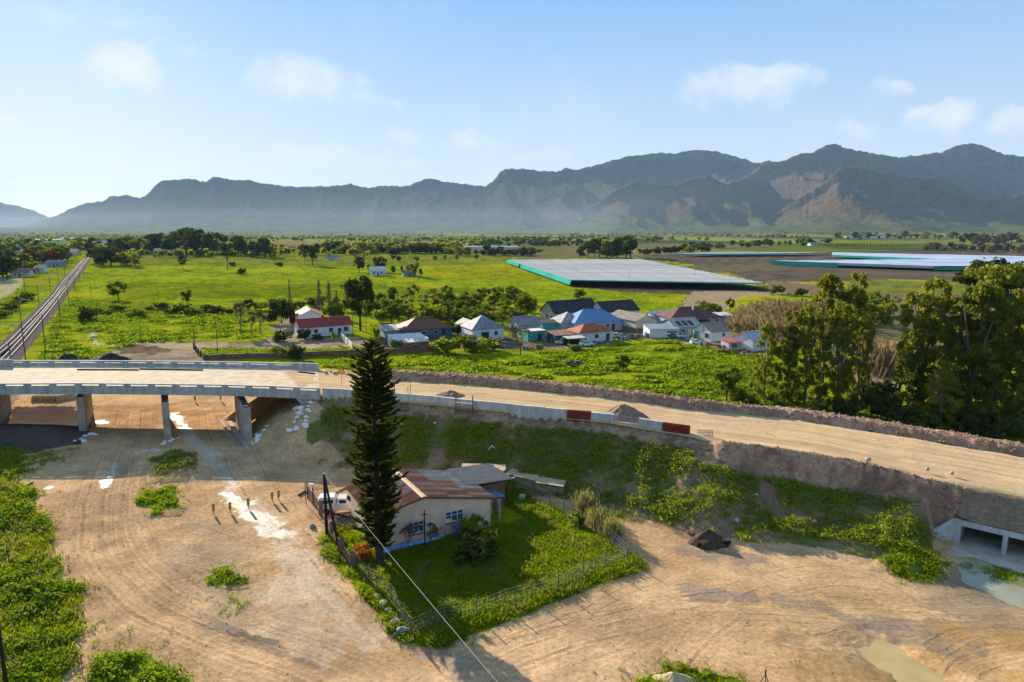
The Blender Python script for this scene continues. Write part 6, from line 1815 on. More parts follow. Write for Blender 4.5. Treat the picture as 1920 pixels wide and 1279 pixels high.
for k, (px, py, h, lm, kd, lab) in enumerate(((1362, 752, 64, L_GREEN, 'round', 'slender sapling by the road berm left of the grove'), (1384, 758, 30, L_GREEN, 'bush', 'dark green shrub at the berm left of the grove'), (1408, 762, 26, L_GREEN, 'bush', 'low dark shrub before the first gum'), (1460, 768, 24, L_GREEN, 'bush', 'green shrub at the foot of the left gums'),
        (1168, 700, 36, L_GREEN, 'round', 'small sapling alone in the green field'), (1640, 772, 60, L_DARK, 'bush', 'dark undergrowth bush in the grove gap'), (1662, 790, 52, L_DARK, 'bush', 'second dark undergrowth bush in the grove gap'), (1690, 800, 44, L_DARK, 'bush', 'dark bush in front of the low gum'), (1820, 815, 46, L_DARK, 'bush', 'dark bush under the pale trunk'), (1880, 828, 50, L_DARK, 'bush', 'dark bush near the right picture edge'), (1735, 806, 40, L_GREEN, 'bush', 'green bush under the broad gum'), (1590, 782, 40, L_DARK, 'bush', 'dark bush under the dense gum'), (1535, 780, 36, L_DARK, 'bush', 'low dark bush below the left gums'),
        (1640, 612, 44, L_YEL, 'bush', 'yellow flowering bush in the gap of the grove'), (1620, 590, 46, L_GREEN, 'bush', 'green bush behind the gap of the grove'), (1660, 596, 44, L_GREEN, 'bush', 'second green bush behind the gap of the grove'), (1690, 640, 70, L_BARE, 'bare', 'leafless brown tree in the gap of the grove'), (1650, 700, 60, L_TAN, 'reed', 'tan reed thicket in the gap of the grove'))):
    tree('shrub' if kd in ('bush', 'reed') else 'tree', lab, px, py, h, kd, k % 3, 1.0 if kd == 'bush' else 1, None, lm, cat='shrub' if kd in ('bush', 'reed') else 'tree')
for k, (px, py, h) in enumerate(((1420, 620, 34), (1452, 612, 38), (1480, 604, 40), (1505, 598, 36), (1440, 596, 30), (1530, 612, 38), (1470, 630, 36), (1410, 604, 26), (1560, 600, 34), (1500, 640, 40))):
    tree('reed_thicket', f'{ordw[k]} tan reed thicket between the village and the gums', px, py, h, 'reed', k % 3, 1.9, 'tan reeds between the village and the gums', cat='reeds')
# ---- single trees and groups in the plain
ONE = [('gum_tree', 'big dark gum tree behind the red-roofed farmhouse', 676, 620, 108, 'round', 0, .80, L_DARK), ('bare_tree', 'large leafless brown tree left of the red-roofed farmhouse', 452, 626, 78, 'bare', 0, .8, None), ('bare_tree', 'smaller leafless tree nearer the farmhouse lane', 488, 626, 56, 'bare', 1, .9, None), ('bare_tree', 'third leafless tree beside the lane sheds', 472, 628, 50, 'bare', 2, .8, None),
       ('poplar', 'tall bare poplar behind the rust-coloured creeper', 545, 588, 62, 'poplar', 0, .8, None), ('poplar', 'left bare poplar behind the farmhouse', 600, 592, 66, 'poplar', 1, 1.3, None), ('poplar', 'right bare poplar behind the farmhouse', 618, 592, 62, 'poplar', 2, 1.4, None), ('poplar', 'third bare poplar nearest the dark gum', 632, 596, 50, 'poplar', 0, 1.4, None),
       ('cypress', 'rust-red creeper-covered cypress at the end of the farmhouse', 549, 606, 42, 'cypress', 0, 1.3, L_RUSTY), ('evergreen_tree', 'dark round evergreen left of the rust-red cypress', 528, 606, 46, 'bush', 1, .85, L_DARK), ('olive_tree', 'grey-green bushy tree behind the farmhouse roof', 624, 598, 34, 'bush', 2, 1.1, L_GREEN),
       ('bare_tree', 'grey leafless tree standing in the field before the village', 976, 666, 84, 'bare', 2, .85, None), ('willow', 'bright yellow-green tree at the orchard edge', 986, 602, 52, 'round', 1, 1.2, L_YEL),
       ('bush', 'dark clipped bush with pale top on the grass strip', 552, 672, 30, 'bush', 0, 1.1, L_DARK), ('bush', 'green round bush on the grass strip behind the bridge', 522, 668, 20, 'bush', 1, 1.5, L_GREEN), ('tree', 'wide lone tree in the green plain', 222, 562, 31, 'round', 2, 1.2, L_GREEN), ('bush', 'round dark bush by the thin pole near the tracks', 167, 600, 26, 'bush', 2, 1.0, L_DARK), ('tree', 'small spindly tree in the green plain', 351, 575, 30, 'round', 0, .8, L_GREEN),
       ('umbrella_pine', 'lone flat-topped pine with bare trunk in the plain', 427, 508, 36, 'umbrella', 1, .7, L_DARK), ('tree', 'lone tree left of the flat-topped pine', 343, 505, 26, 'round', 1, .7, L_DARK), ('bush', 'round bush right of the flat-topped pine', 455, 514, 13, 'bush', 0, 1.2, L_DARK), ('bush', 'left of two small bushes beyond the flat-topped pine', 435, 500, 9, 'bush', 1, 1.2, L_DARK), ('bush', 'right of two small bushes beyond the flat-topped pine', 523, 500, 10, 'bush', 2, 1.2, L_DARK),
       ('tree', 'double-headed tree by the small white farm building', 586, 498, 42, 'round', 0, 1.0, L_DARK), ('tree', 'pointed tree behind the double-headed tree', 571, 486, 28, 'round', 1, .9, L_DARK),
       ('bush', 'lone bush in the bright field near the nets', 1085, 558, 19, 'bush', 0, 1.35, L_GREEN), ('bush', 'small bush beside the dirt strip before the nets', 1458, 552, 18, 'bush', 1, 1.2, L_GREEN), ('bush', 'dark bush left of the tall gums', 1503, 555, 16, 'bush', 2, 1.2, L_DARK), ('tree', 'scraggy tree behind the wide rusty roof', 1368, 584, 24, 'round', 2, .9, L_GREEN), ('bush', 'light green shrub behind the wide rusty roof', 1318, 584, 22, 'bush', 0, 1.5, L_YEL), ('bush', 'dark green shrub behind the wide rusty roof', 1336, 590, 22, 'bush', 1, 1.4, L_GREEN), ('cypress', 'small dark cypress behind the white shed', 1393, 606, 16, 'cypress', 1, 1.2, L_DARK), ('bare_tree', 'leafless bush between the white houses', 1382, 628, 30, 'bare', 1, 1.3, None),
       ('bush', 'big dark hedge bush along the boundary wall', 838, 662, 36, 'bush', 0, 1.5, L_WEEDD), ('bush', 'second big hedge bush along the boundary wall', 872, 660, 34, 'bush', 1, 1.5, L_GREEN), ('bush', 'third hedge bush along the boundary wall', 902, 660, 30, 'bush', 2, 1.5, L_WEEDD), ('bush', 'yellowish bush in front of the pyramid roof', 925, 656, 28, 'bush', 0, 1.3, L_GREEN), ('palm', 'small palm-like plant by the lane before the farmhouse', 626, 644, 24, 'round', 1, .5, L_WEED), ('bush', 'shrub before the left end of the farmhouse', 572, 638, 22, 'bush', 1, 1.1, L_DARK), ('bush', 'dark shrub in the lane bend by the farmhouse', 532, 640, 24, 'bush', 2, 1.3, L_DARK), ('bush', 'shrub under the farmhouse windows', 596, 638, 14, 'bush', 0, 1.6, L_DARK), ('bush', 'yellow bush on the shack roof line', 1050, 628, 14, 'bush', 1, 1.2, L_YEL), ('tree', 'tall shrub by the outbuilding wall', 706, 640, 26, 'round', 0, .7, L_WEED), ('bush', 'shrub at the corner of the outbuilding', 741, 656, 22, 'bush', 1, .9, L_WEED), ('bush', 'dark bush between the hip roof and the pyramid roof', 858, 628, 26, 'bush', 2, 1.2, L_DARK), ('bush', 'shrub by the dirt path before the carport', 1078, 658, 16, 'bush', 0, 1.5, L_WEEDD), ('bush', 'dark palm bush by the cream shed', 1226, 600, 14, 'bush', 2, 1.6, L_DARK)]
for a in ONE: tree(a[0], a[1], a[2], a[3], a[4], a[5], a[6], a[7], None, a[8], cat='bush' if a[0] in ('bush',) else 'tree')
rs_ = random.Random(4)
# orchard trees behind the village: rows from left to right
k = 0
for row, (y0, x0, x1, n) in enumerate(((607, 705, 985, 15), (594, 698, 1005, 14), (582, 705, 1010, 12), (571, 725, 1000, 10), (562, 760, 980, 7))):
    for i in range(n):
        px = x0 + (x1 - x0) * (i + .5) / n + rs_.uniform(-6, 6); py = y0 + rs_.uniform(-3, 3)
        lm = rs_.choice((L_GREEN, L_GREEN, L_GUM, L_WEEDD, L_BARE)); kd = 'bare' if lm is L_BARE else rs_.choice(('round', 'bush', 'round'))
        tree('orchard_tree', f'{ordw[i]} tree from the left in the {("front", "second", "third", "fourth", "back")[row]} line of the orchard thicket', px, py, rs_.uniform(28, 40) * (1 - .06 * row), kd, rs_.randrange(3), rs_.uniform(.95, 1.3), 'trees of the orchard thicket', lm)
# hedgerows and tree lines (ends, number, height in pixels)
def tree_row(desc, grp, a, c, n, h0, h1, kinds, lms, wob=2.0, wide=1.1, name='tree', cat='tree'):
    r_ = random.Random(hash_str(desc))
    for i in range(n):
        t_ = (i + .5) / n; px = a[0] + (c[0] - a[0]) * t_ + r_.uniform(-.35, .35) * abs(c[0] - a[0]) / n; py = a[1] + (c[1] - a[1]) * t_ + r_.uniform(-wob, wob)
        tree(name, f'{ordw[i]} from the left {desc}', px, py, r_.uniform(h0, h1), r_.choice(kinds), r_.randrange(3), wide * r_.uniform(.85, 1.25), grp, r_.choice(lms), cat=cat)
def hash_str(s): return sum((i + 1) * ord(ch) for i, ch in enumerate(s))
DK = (L_DARK, L_DARK, L_GUM)
tree_row('of the dark bushes right of the railway', 'bushes right of the railway', (172, 494), (262, 502), 6, 18, 36, ('round', 'bush'), DK)
tree_row('of the tall dark trees behind the green plain', 'tall trees behind the green plain', (345, 478), (410, 474), 5, 34, 48, ('round', 'far'), DK, 2, 1.3)
tree_row('of the woodland line behind the flat-topped pine', 'woodland line behind the flat-topped pine', (205, 476), (340, 474), 12, 20, 34, ('far', 'round'), DK, 2, 1.3)
tree_row('of the trees right of the tall dark group', 'trees right of the tall dark group', (415, 478), (515, 482), 9, 22, 36, ('far', 'round'), DK, 2, 1.1)
tree_row('of the garden trees round the white cottage in the plain', 'garden trees round the white cottage', (668, 512), (800, 518), 9, 14, 34, ('round', 'far'), DK, 5, .9)
tree_row('of the scattered bushes behind the cottage in the plain', 'scattered bushes in the plain', (690, 492), (900, 490), 8, 8, 14, ('far', 'round'), DK, 3, 1)
tree_row('of the long hedge behind the plain', 'long hedge behind the plain', (618, 474), (860, 476), 20, 12, 24, ('far', 'bush'), DK, 1.5, 1.7)
tree_row('of the hedge left of the large nets', 'hedge left of the large nets', (860, 478), (1000, 480), 12, 10, 20, ('far', 'bush'), DK, 1.5, 1.6)
tree_row('of the tall trees behind the large net roof', 'tall trees behind the large net roof', (1085, 482), (1190, 484), 9, 22, 42, ('round', 'far'), DK, 1.5, 1.2)
tree_row('of the clipped trees right of the tall ones behind the nets', 'clipped trees behind the nets', (1195, 478), (1322, 472), 11, 12, 18, ('far', 'bush'), DK, 1, 1.7)
tree_row('of the trees left of the railway by the road', 'trees left of the railway', (-20, 528), (60, 512), 8, 22, 38, ('round', 'far'), (L_DARK, L_GUM, L_GREEN), 4, 1.2)
tree_row('of the garden trees above the left road', 'garden trees above the left road', (-10, 500), (130, 488), 14, 16, 28, ('far', 'round'), (L_DARK, L_GUM, L_GREEN, L_RUSTY), 5, 1.3)
tree_row('of the upper village trees at the left', 'upper village trees at the left', (-10, 478), (180, 470), 18, 12, 22, ('far', 'round'), (L_DARK, L_GUM, L_GREEN), 5, 1.4)
tree_row('of the trackside bushes left of the railway', 'trackside bushes left of the railway', (5, 598), (50, 556), 5, 10, 16, ('bush',), (L_DARK, L_GREEN), 4, 1.5, 'bush', 'bush')
tree_row('of the far trees beside the right farmhouses', 'far trees beside the right farmhouses', (1370, 463), (1560, 459), 16, 8, 15, ('far',), DK, 2, 1.5)
tree_row('of the russet trees under the right mountain', 'russet trees under the right mountain', (1800, 458), (1900, 460), 8, 10, 22, ('far', 'round'), (L_RUSTY, L_BARE, L_DARK), 2, 1.2)
tree_row('of the trees beyond the far orchard', 'trees beyond the far orchard', (1560, 449), (1790, 449), 14, 6, 14, ('far',), DK, 2, 1.4)
tree_row('of the bare brown thicket at the right behind the nets', 'bare brown thicket behind the nets', (1730, 470), (1930, 474), 18, 9, 16, ('far',), (L_BARE, L_TAN), 2, 1.7)
tree_row('of the pale scrub bushes in the green plain', 'scrub bushes in the green plain', (170, 590), (440, 580), 14, 7, 17, ('bush',), (L_WEEDD, L_GREEN, L_DARK), 8, 1.7, 'bush', 'bush')
tree_row('of the scrub bushes before the orchard thicket', 'scrub before the orchard thicket', (460, 578), (700, 582), 12, 14, 24, ('bush', 'round'), (L_WEEDD, L_GREEN, L_DARK), 7, 1.4, 'bush', 'bush')


# ---- distant woods: single masses, each a scatter of small crowns (nobody could count them)
def wood_mass(name, rs, pxr, Yr, n, h, lm, keep=None):
    V, F = [], []
    base, bf = leaf_cloud(np.random.RandomState(5), [(0, 0, .5)], [.45], 34, .42, 1, .4)
    Y = Yr[0] * (Yr[1] / Yr[0]) ** rs.random(n); kx = (rs.uniform(pxr[0], pxr[1], n) - 960) / FPX; X = kx * Y
    m = fbm(X / 260, Y / 420, 3, 801) > (keep or .5); X, Y = X[m], Y[m]; n = len(X)
    hh = h * (.5 + rs.random(n)); a = rs.random(n) * 6.28; ww = hh * (.8 + .7 * rs.random(n))
    bx = base[None, :, 0] * np.cos(a)[:, None] - base[None, :, 1] * np.sin(a)[:, None]; by = base[None, :, 0] * np.sin(a)[:, None] + base[None, :, 1] * np.cos(a)[:, None]
    V = np.stack([X[:, None] + bx * ww[:, None], Y[:, None] + by * ww[:, None], base[None, :, 2] * hh[:, None]], -1).reshape(-1, 3)
    F = (bf[None] + (np.arange(n) * len(base))[:, None, None]).reshape(-1, 4)
    tag(np_obj(name, V, F, lm), kind='stuff')
rs = np.random.RandomState(12)
wood_mass('distant_trees', rs, (-250, 900), (700, 2600), 1900, 7, L_GUM, .53)
wood_mass('distant_trees', rs, (900, 2150), (1000, 3400), 1900, 8, L_DARK, .54)
wood_mass('distant_scrub', rs, (-250, 2150), (1500, 4600), 2200, 9, L_GUM, .46)
# young orchard beyond the nets
V = []; F = []
bs, bf = leaf_cloud(np.random.RandomState(2), [(0, 0, .5)], [.42], 26, .4, 1, .4)
pos = []
for r_ in range(24):
    for c_ in range(6):
        a0 = Vector(P(1556 + r_ * 6.3, 464 - .0 * r_)); pos.append((a0.x + c_ * 6, a0.y + 22 * c_ + 2))
pos = np.array(pos); hh = 5 + 2 * rs.random(len(pos))
V = (np.hstack([pos, np.zeros((len(pos), 1))])[:, None, :] + bs[None] * hh[:, None, None]).reshape(-1, 3); F = (bf[None] + (np.arange(len(pos)) * len(bs))[:, None, None]).reshape(-1, 4)
tag(np_obj('orchard_rows', V, F, L_YEL), kind='stuff')

# ================================================================== THE TALL PINE
pn_ = G(711, 1056)
pine = tag(empty('norfolk_pine', pn_), 'tall dark Norfolk pine beside the cottage, far taller than everything', 'tree')
PH = 20.6
mb = MB()
zs = [-.4, 0, .6, 4, 10, 16, PH - .4]; rsz = [.55, .48, .40, .33, .24, .13, .03]
for a_, c_, r0, r1 in zip(zs[:-1], zs[1:], rsz[:-1], rsz[1:]): mb.tube((.05 * math.sin(a_), .04 * math.cos(a_ * .7), a_), (.05 * math.sin(c_), .04 * math.cos(c_ * .7), c_), r0, r1, 10)
mb.build('trunk', bark_d, pine)
rs = np.random.RandomState(21); bmb = MB(); NV, NF = [], []
z = 1.9; cnt = 0
while z < PH - .25:
    f = (z - 1.9) / (PH - 1.9)
    Rm = .93 * (1.75 + .50 * min(1, f / .35) + .28 * math.sin(f * 23) + .30 * rs.normal() * (1 - f)) * (1 - f ** 9) * (1 - .25 * max(0, .12 - f) / .12) * (1.0 if f < .9 else .9) + .10
    nb_ = 8 if f < .85 else 5
    off = rs.random() * 6.28
    for i in range(nb_):
        if rs.random() < .05: continue
        a = off + 2 * math.pi * i / nb_ + rs.normal() * .14; L = Rm * (.55 + .55 * rs.random()); dr = Vector((math.cos(a), math.sin(a), 0))
        droop = -.10 - .20 * rs.random() if f < .6 else .05 + .35 * (f - .6)
        pts_ = []
        for s in np.linspace(0, 1, 7): pts_.append(Vector((0, 0, z)) + dr * L * s + Vector((0, 0, L * (droop * math.sin(s * 2.2) + .34 * s ** 3))))
        for p, q in zip(pts_[:-1], pts_[1:]): bmb.bar(p, q, .035)
        # needle ropes: side shoots that sweep up
        nsh = max(4, int(L * 8.5))
        side = Vector((-dr.y, dr.x, 0))
        for k_ in range(nsh):
            s = .22 + .78 * (k_ + rs.random()) / nsh; ip = min(5, int(s * 6)); p = pts_[ip].lerp(pts_[ip + 1], s * 6 - ip)
            for sg in (-1, 1):
                ln = (.20 + .46 * (1 - abs(s - .6))) * (.6 + .6 * rs.random()) * min(1.0, .35 + Rm * .4)
                d = (dr * (.75 + .4 * rs.random()) + side * sg * (.45 + .5 * rs.random()) + Vector((0, 0, .25 + .6 * rs.random()))).normalized()
                tip = p + d * ln; w_ = .055 + .03 * rs.random(); u1 = d.cross(Vector((0, 0, 1))).normalized() * w_; u2 = d.cross(u1).normalized() * w_
                for u in (u1, u2):
                    o = len(NV); NV += [tuple(p - u), tuple(p + u), tuple(tip + u * .7), tuple(tip - u * .7)]; NF.append((o, o + 1, o + 2, o + 3))
    z += .36 - .12 * f + .22 * rs.random(); cnt += 1
bmb.build('branches', bark_d, pine)
np_obj('foliage', NV, NF, L_PINE, pine)

# ================================================================== GROUND PLANTS
def plants(name, pts, z, size, template_n, lm, rs, kind='leafy', par=None):
    """Many small plants merged into one mesh; every plant a turned and scaled copy of one of five patterns."""
    T = []
    for k in range(5):
        if kind == 'leafy':
            c = rs.normal(size=(6, 3)) * np.array([.28, .28, .12]) + np.array([0, 0, .35]); c[:, 2] = np.abs(c[:, 2]); V_, F_ = leaf_cloud(rs, c, np.full(6, .27), int(template_n * 1.5), .19, 1.0, .4, .8)
        elif kind == 'mound':
            c = rs.normal(size=(9, 3)) * np.array([.36, .36, .05]) + np.array([0, 0, .14]); V_, F_ = leaf_cloud(rs, c, np.full(9, .24), int(template_n * 1.25), .24, 1.0, .5, .6)
        else:
            n = template_n; p0 = rs.normal(size=(n, 2)) * .24; d = rs.normal(size=(n, 2)) * .42; h_ = .30 + .45 * rs.random(n); t_ = rs.random(n) * 6.28; w_ = .05
            s_ = np.stack([np.cos(t_) * w_, np.sin(t_) * w_, np.zeros(n)], 1); a0 = np.stack([p0[:, 0], p0[:, 1], np.zeros(n)], 1); a1 = a0 + np.stack([d[:, 0], d[:, 1], h_], 1)
            V_ = np.stack([a0 - s_, a0 + s_, a1 + s_ * .5, a1 - s_ * .5], 1).reshape(-1, 3); F_ = np.arange(n * 4).reshape(n, 4)
        T.append((V_, F_))
    VV, FF = [], []; o = 0; n = len(pts); kk = rs.randint(0, 5, n); a = rs.random(n) * 6.28
    for k in range(5):
        i = np.where(kk == k)[0]
        if not len(i): continue
        V_, F_ = T[k]; ca, sa = np.cos(a[i])[:, None], np.sin(a[i])[:, None]; s_ = size[i][:, None]
        X = pts[i, 0][:, None] + (V_[:, 0] * ca - V_[:, 1] * sa) * s_; Y = pts[i, 1][:, None] + (V_[:, 0] * sa + V_[:, 1] * ca) * s_; Z = z[i][:, None] + V_[:, 2] * s_ - .03
        VV.append(np.stack([X, Y, Z], -1).reshape(-1, 3)); FF.append((F_[None] + (np.arange(len(i)) * len(V_))[:, None, None]).reshape(-1, 4) + o); o += len(i) * len(V_)
    return tag(np_obj(name, np.concatenate(VV), np.concatenate(FF), lm, par), kind='stuff')


def in_poly_pts(poly_w, n, rs, edge=.8):
    poly_w = np.asarray(poly_w); lo, hi = poly_w.min(0), poly_w.max(0)
    p = lo + (hi - lo) * rs.random((n * 4, 2)); q = p + (np.stack([fbm(p[:, 0] / 2.4, p[:, 1] / 2.4, 3, 881), fbm(p[:, 0] / 2.4 + 40, p[:, 1] / 2.4, 3, 883)], 1) - .5) * edge * 4
    d, _ = pldist(q[:, 0], q[:, 1], np.vstack([poly_w, poly_w[:1]])); d = np.where(inpoly(q[:, 0], q[:, 1], poly_w), d, -d)
    p = p[sstep(-edge * .3, edge, d) > rs.random(len(p))]
    return p[:n]


rs = np.random.RandomState(77)
# left weeds: lush broad leaves
pw = poly_px([(-60, 885), (20, 885), (40, 908), (64, 932), (70, 960), (88, 985), (98, 1040), (122, 1085), (130, 1130), (142, 1180), (130, 1230), (112, 1279), (90, 1400), (-260, 1500)])
pts = in_poly_pts(pw, 6500, rs); pts += rs.normal(size=pts.shape) * .5; den = fbm(pts[:, 0] / 2.5, pts[:, 1] / 2.5, 3, 901); pts, den = pts[den > .46], den[den > .46]
plants('tall_weeds', pts, gz(pts[:, 0], pts[:, 1]), .35 + 1.5 * np.clip(den - .36, 0, 1) + .5 * rs.random(len(pts)) ** 2, 17, L_WEED, rs)
pts = in_poly_pts(pw, 6000, rs); plants('weed_grass', pts, gz(pts[:, 0], pts[:, 1]), .4 + .5 * rs.random(len(pts)), 14, L_GRASS, rs, 'blade')
pts = in_poly_pts(pw, 500, rs); plants('weed_stalks', pts, gz(pts[:, 0], pts[:, 1]), .7 + .7 * rs.random(len(pts)), 10, L_DRY, rs, 'blade')
for k, (pl, n, s_, lm) in enumerate(((WEEDS[1], 700, .9, L_WEED), (WEEDS[2], 420, .65, L_WEED), (WEEDS[3], 420, .65, L_WEEDD), (WEEDS[4], 900, .6, L_WEED), (WEEDS[5], 520, .5, L_WEED), (WEEDS[6], 45, .55, L_WEED),
                                     ([(5, 850), (40, 840), (48, 880), (45, 900), (0, 890)], 300, .9, L_WEEDD), ([(-80, 850), (20, 840), (60, 850), (150, 840), (120, 870), (0, 885)], 350, .6, L_WEEDD),
                                     ([(1790, 1052), (1830, 1054), (1930, 1074), (1930, 1080), (1830, 1064)], 240, .3, L_WEED), ([(420, 1120), (445, 1120), (445, 1150), (425, 1150)], 12, .4, L_WEED), ([(160, 745), (172, 745), (176, 775), (160, 775)], 40, .6, L_WEED), ([(1700, 1070), (1760, 1080), (1780, 1090), (1700, 1090)], 90, .35, L_GRASS),
                                     ([(140, 1060), (200, 1180), (260, 1270), (150, 1270)], 150, .28, L_WEED), ([(1110, 945), (1260, 985), (1380, 1010), (1240, 1000), (1120, 970)], 130, .35, L_DRY), ([(1370, 1000), (1440, 1000), (1500, 1025), (1400, 1020)], 110, .4, L_WEED))):
    pts = in_poly_pts(poly_px(pl), n, rs); pts += rs.normal(size=pts.shape) * .25
    den = fbm(pts[:, 0] / 1.6, pts[:, 1] / 1.6, 3, 940 + k); pts = pts[den > .42]; den = den[den > .42]
    plants('weed_patch', pts, gz(pts[:, 0], pts[:, 1]), s_ * (.30 + 1.6 * np.clip(den - .42, 0, 1) + .55 * rs.random(len(pts)) ** 2), 18, lm, rs)
    j = rs.random(len(pts)) < .5; plants('weed_patch', pts[j] + rs.normal(size=(j.sum(), 2)) * .35, gz(pts[j, 0], pts[j, 1]), .35 + .35 * rs.random(j.sum()), 12, L_GRASS if k != 2 else L_DRY, rs, 'blade')
# embankment weeds on the near slope
xx = rs.uniform(-29, 47, 52000); yy = rs.uniform(52, 98, 52000); zz_ = gz(xx, yy)
dn, _ = pldist(xx, yy, N_W[:, :2]); ins = inpoly(xx, yy, ROAD); df, _ = pldist(xx, yy, F_W[:, :2])
cl = fbm(xx / 3.2, yy / 3.2, 4, 910)
keep = (~ins) & (dn < df) & (dn > 1.0 + 1.6 * cl) & (dn < 11.5) & (zz_ > .12) & (xx > -27.3 + .30 * (95 - yy) + (cl - .5) * 8) & (cl > .40 - .12 * sstep(-5, 15, xx))
keep &= ~((xx > 20.5) & (dn < 3.2)) & ~((xx > 40.3) & (xx < 43.8) & (dn < 7.5)) & ~((xx > 44.3) & ((dn < 5.0))) & ~((xx > 26.0) & (xx < 27.8) & (dn < 9.5) & (cl < .62))
X_, Y_ = xx[keep][:17000], yy[keep][:17000]; p = np.stack([X_, Y_], 1); c_ = cl[keep][:17000]
plants('slope_weeds', p, zz_[keep][:17000], .34 + .9 * np.clip(c_ - .36, 0, 1) + .24 * rs.random(len(p)), 12, L_WEEDD, rs)
k = rs.random(len(p)) < .30 + .3 * (fbm(p[:, 0] / 4, p[:, 1] / 4, 3, 915) > .55)
plants('slope_dry_weeds', p[k] + .3, zz_[keep][:17000][k], .35 + .3 * rs.random(k.sum()), 12, L_DRY, rs, 'blade')
# garden grass
gp = in_poly_pts(poly_px(GARDEN), 12500, rs)
loc_ = (np.array(house.matrix_basis.inverted())[:2, :2] @ (gp - np.array([HC.x, HC.y])).T).T
gp = gp[~((loc_[:, 0] > -Wd - .2) & (loc_[:, 0] < 4.2) & (loc_[:, 1] > -.3) & (loc_[:, 1] < 8.6))]
zg = gz(gp[:, 0], gp[:, 1]); ok = zg < .6; gp, zg = gp[ok], zg[ok]; den = fbm(gp[:, 0] / 2, gp[:, 1] / 2, 3, 920)
plants('garden_grass', gp, zg, .30 + .75 * np.clip(den - .3, 0, 1) + .2 * rs.random(len(gp)), 12, L_GRASS, rs, 'blade')
k = den > .55; plants('garden_weeds', gp[k][:1500], zg[k][:1500], .45 + .4 * rs.random(len(gp[k][:1500])), 16, L_WEED, rs)
k = rs.random(len(gp)) < .03; plants('garden_dry_grass', gp[k], zg[k], .6 + .5 * rs.random(k.sum()), 12, L_DRY, rs, 'blade')
# hummocky field before the village and the plain beyond the bridge
def field(name, pl, n, s0, s1, tn, lm, seed, thr=.40, kind='mound', ex=None):
    pts = in_poly_pts(poly_px(pl), n, rs); c = fbm(pts[:, 0] / 5.5, pts[:, 1] / 3.5, 3, seed); m = c > thr
    if ex is not None: m &= ~inpoly(pts[:, 0], pts[:, 1], poly_px(ex))
    pts, c = pts[m], c[m]; z = gz(pts[:, 0], pts[:, 1]); m = z < .9; pts, c, z = pts[m], c[m], z[m]
    sz = s0 + (s1 - s0) * np.clip((c - thr) * 3.2, 0, 1) * (.6 + .7 * rs.random(len(pts)))
    k = rs.random(len(pts)) < .38
    plants(name, pts[~k], z[~k], sz[~k], tn, lm, rs, kind); plants(name, pts[k], z[k], sz[k] * 1.2, tn, L_WEED, rs, kind)
VF = [(600, 690), (640, 672), (815, 663), (1000, 668), (1040, 655), (1100, 652), (1240, 640), (1290, 645), (1400, 668), (1440, 668), (1500, 720), (1500, 760), (1300, 752), (1120, 726), (880, 706), (720, 694)]
field('field_weeds', VF, 17000, .5, 1.9, 12, L_GRASS, 930, .42)
field('field_weeds', [(1250, 700), (1420, 680), (1520, 770), (1900, 850), (1900, 830), (1700, 790), (1480, 765), (1350, 750)], 2600, .5, 1.3, 12, L_WEEDD, 931, .35)
LF = [(60, 690), (100, 600), (140, 555), (300, 590), (440, 590), (500, 632), (380, 642), (260, 642), (180, 668)]
field('field_weeds', LF, 11000, .5, 2.0, 10, L_GRASS, 932, .40)
field('field_weeds', [(380, 652), (560, 656), (650, 652), (650, 664), (560, 670), (390, 674)], 2200, .4, 1.0, 10, L_GRASS, 933, .3)
field('field_weeds', [(700, 640), (690, 610), (800, 600), (1000, 606), (1000, 612), (860, 618), (760, 620)], 1500, .5, 1.2, 10, L_GRASS, 934, .35)
field('field_weeds', [(150, 555), (500, 560), (700, 560), (1020, 545), (1270, 550), (1250, 590), (1120, 570), (1000, 560), (700, 570), (440, 590), (300, 590)], 5000, .6, 1.5, 8, L_GRASS, 935, .45)
field('trackside_grass', [(-40, 680), (-20, 640), (60, 560), (110, 520), (140, 500), (100, 560), (40, 630), (10, 655)], 3000, .5, 1.4, 10, L_WEED, 936, .38)
field('plain_grass', [(170, 505), (560, 505), (950, 500), (1040, 525), (940, 545), (600, 545), (180, 550)], 5000, .9, 2.0, 6, L_GRASS, 937, .48)

# ---- garden shrubs with shapes of their own
def own(name, lab, loc, h, kind, seed, wide, lm, cat='bush'):
    tr, cr = make_kind(kind, seed); e = tag(empty(name, loc, 1.3 * seed), lab, cat); e.scale = (h * wide, h * wide, h)
    c2 = cr.copy(); c2.materials[0] = lm
    link(bpy.data.objects.new('stem' if kind in ('bush', 'reed') else 'trunk', tr), e); link(bpy.data.objects.new('foliage' if kind in ('bush', 'reed') else 'crown', c2), e)
    return e
own('garden_bush', 'large dark round bush in front of the cottage windows', G(895, 1050), 3.1, 'bush', 0, 1.25, L_DARK)
own('garden_bush', 'smaller green bush behind the large dark bush by the cottage', G(888, 1008), 2.3, 'bush', 1, 1.1, L_WEEDD)
own('bare_shrub', 'leafless dark shrub left of the post before the cottage', G(765, 1035), 3.6, 'bare', 0, 1.0, L_BARE, 'shrub')
own('bare_shrub', 'leafless twisted shrub right of the post before the cottage', G(806, 1030), 3.5, 'bare', 2, 1.1, L_BARE, 'shrub')
own('reed_clump', 'tall yellow-green reeds at the back corner of the garden', G(1120, 985), 2.0, 'reed', 0, .8, L_DRY, 'reeds')
own('reed_clump', 'second clump of reeds along the right garden fence', G(1098, 960), 2.5, 'reed', 1, .6, L_DRY, 'reeds')
own('reed_clump', 'low reeds right of the garden fence', G(1148, 1010), 2.2, 'reed', 2, .6, L_DRY, 'reeds')
own('orange_aloe', 'orange flowering aloe heap beside the pine trunk', G(683, 1045), 1.5, 'bush', 2, 1.1, L_ORANGE, 'aloe')
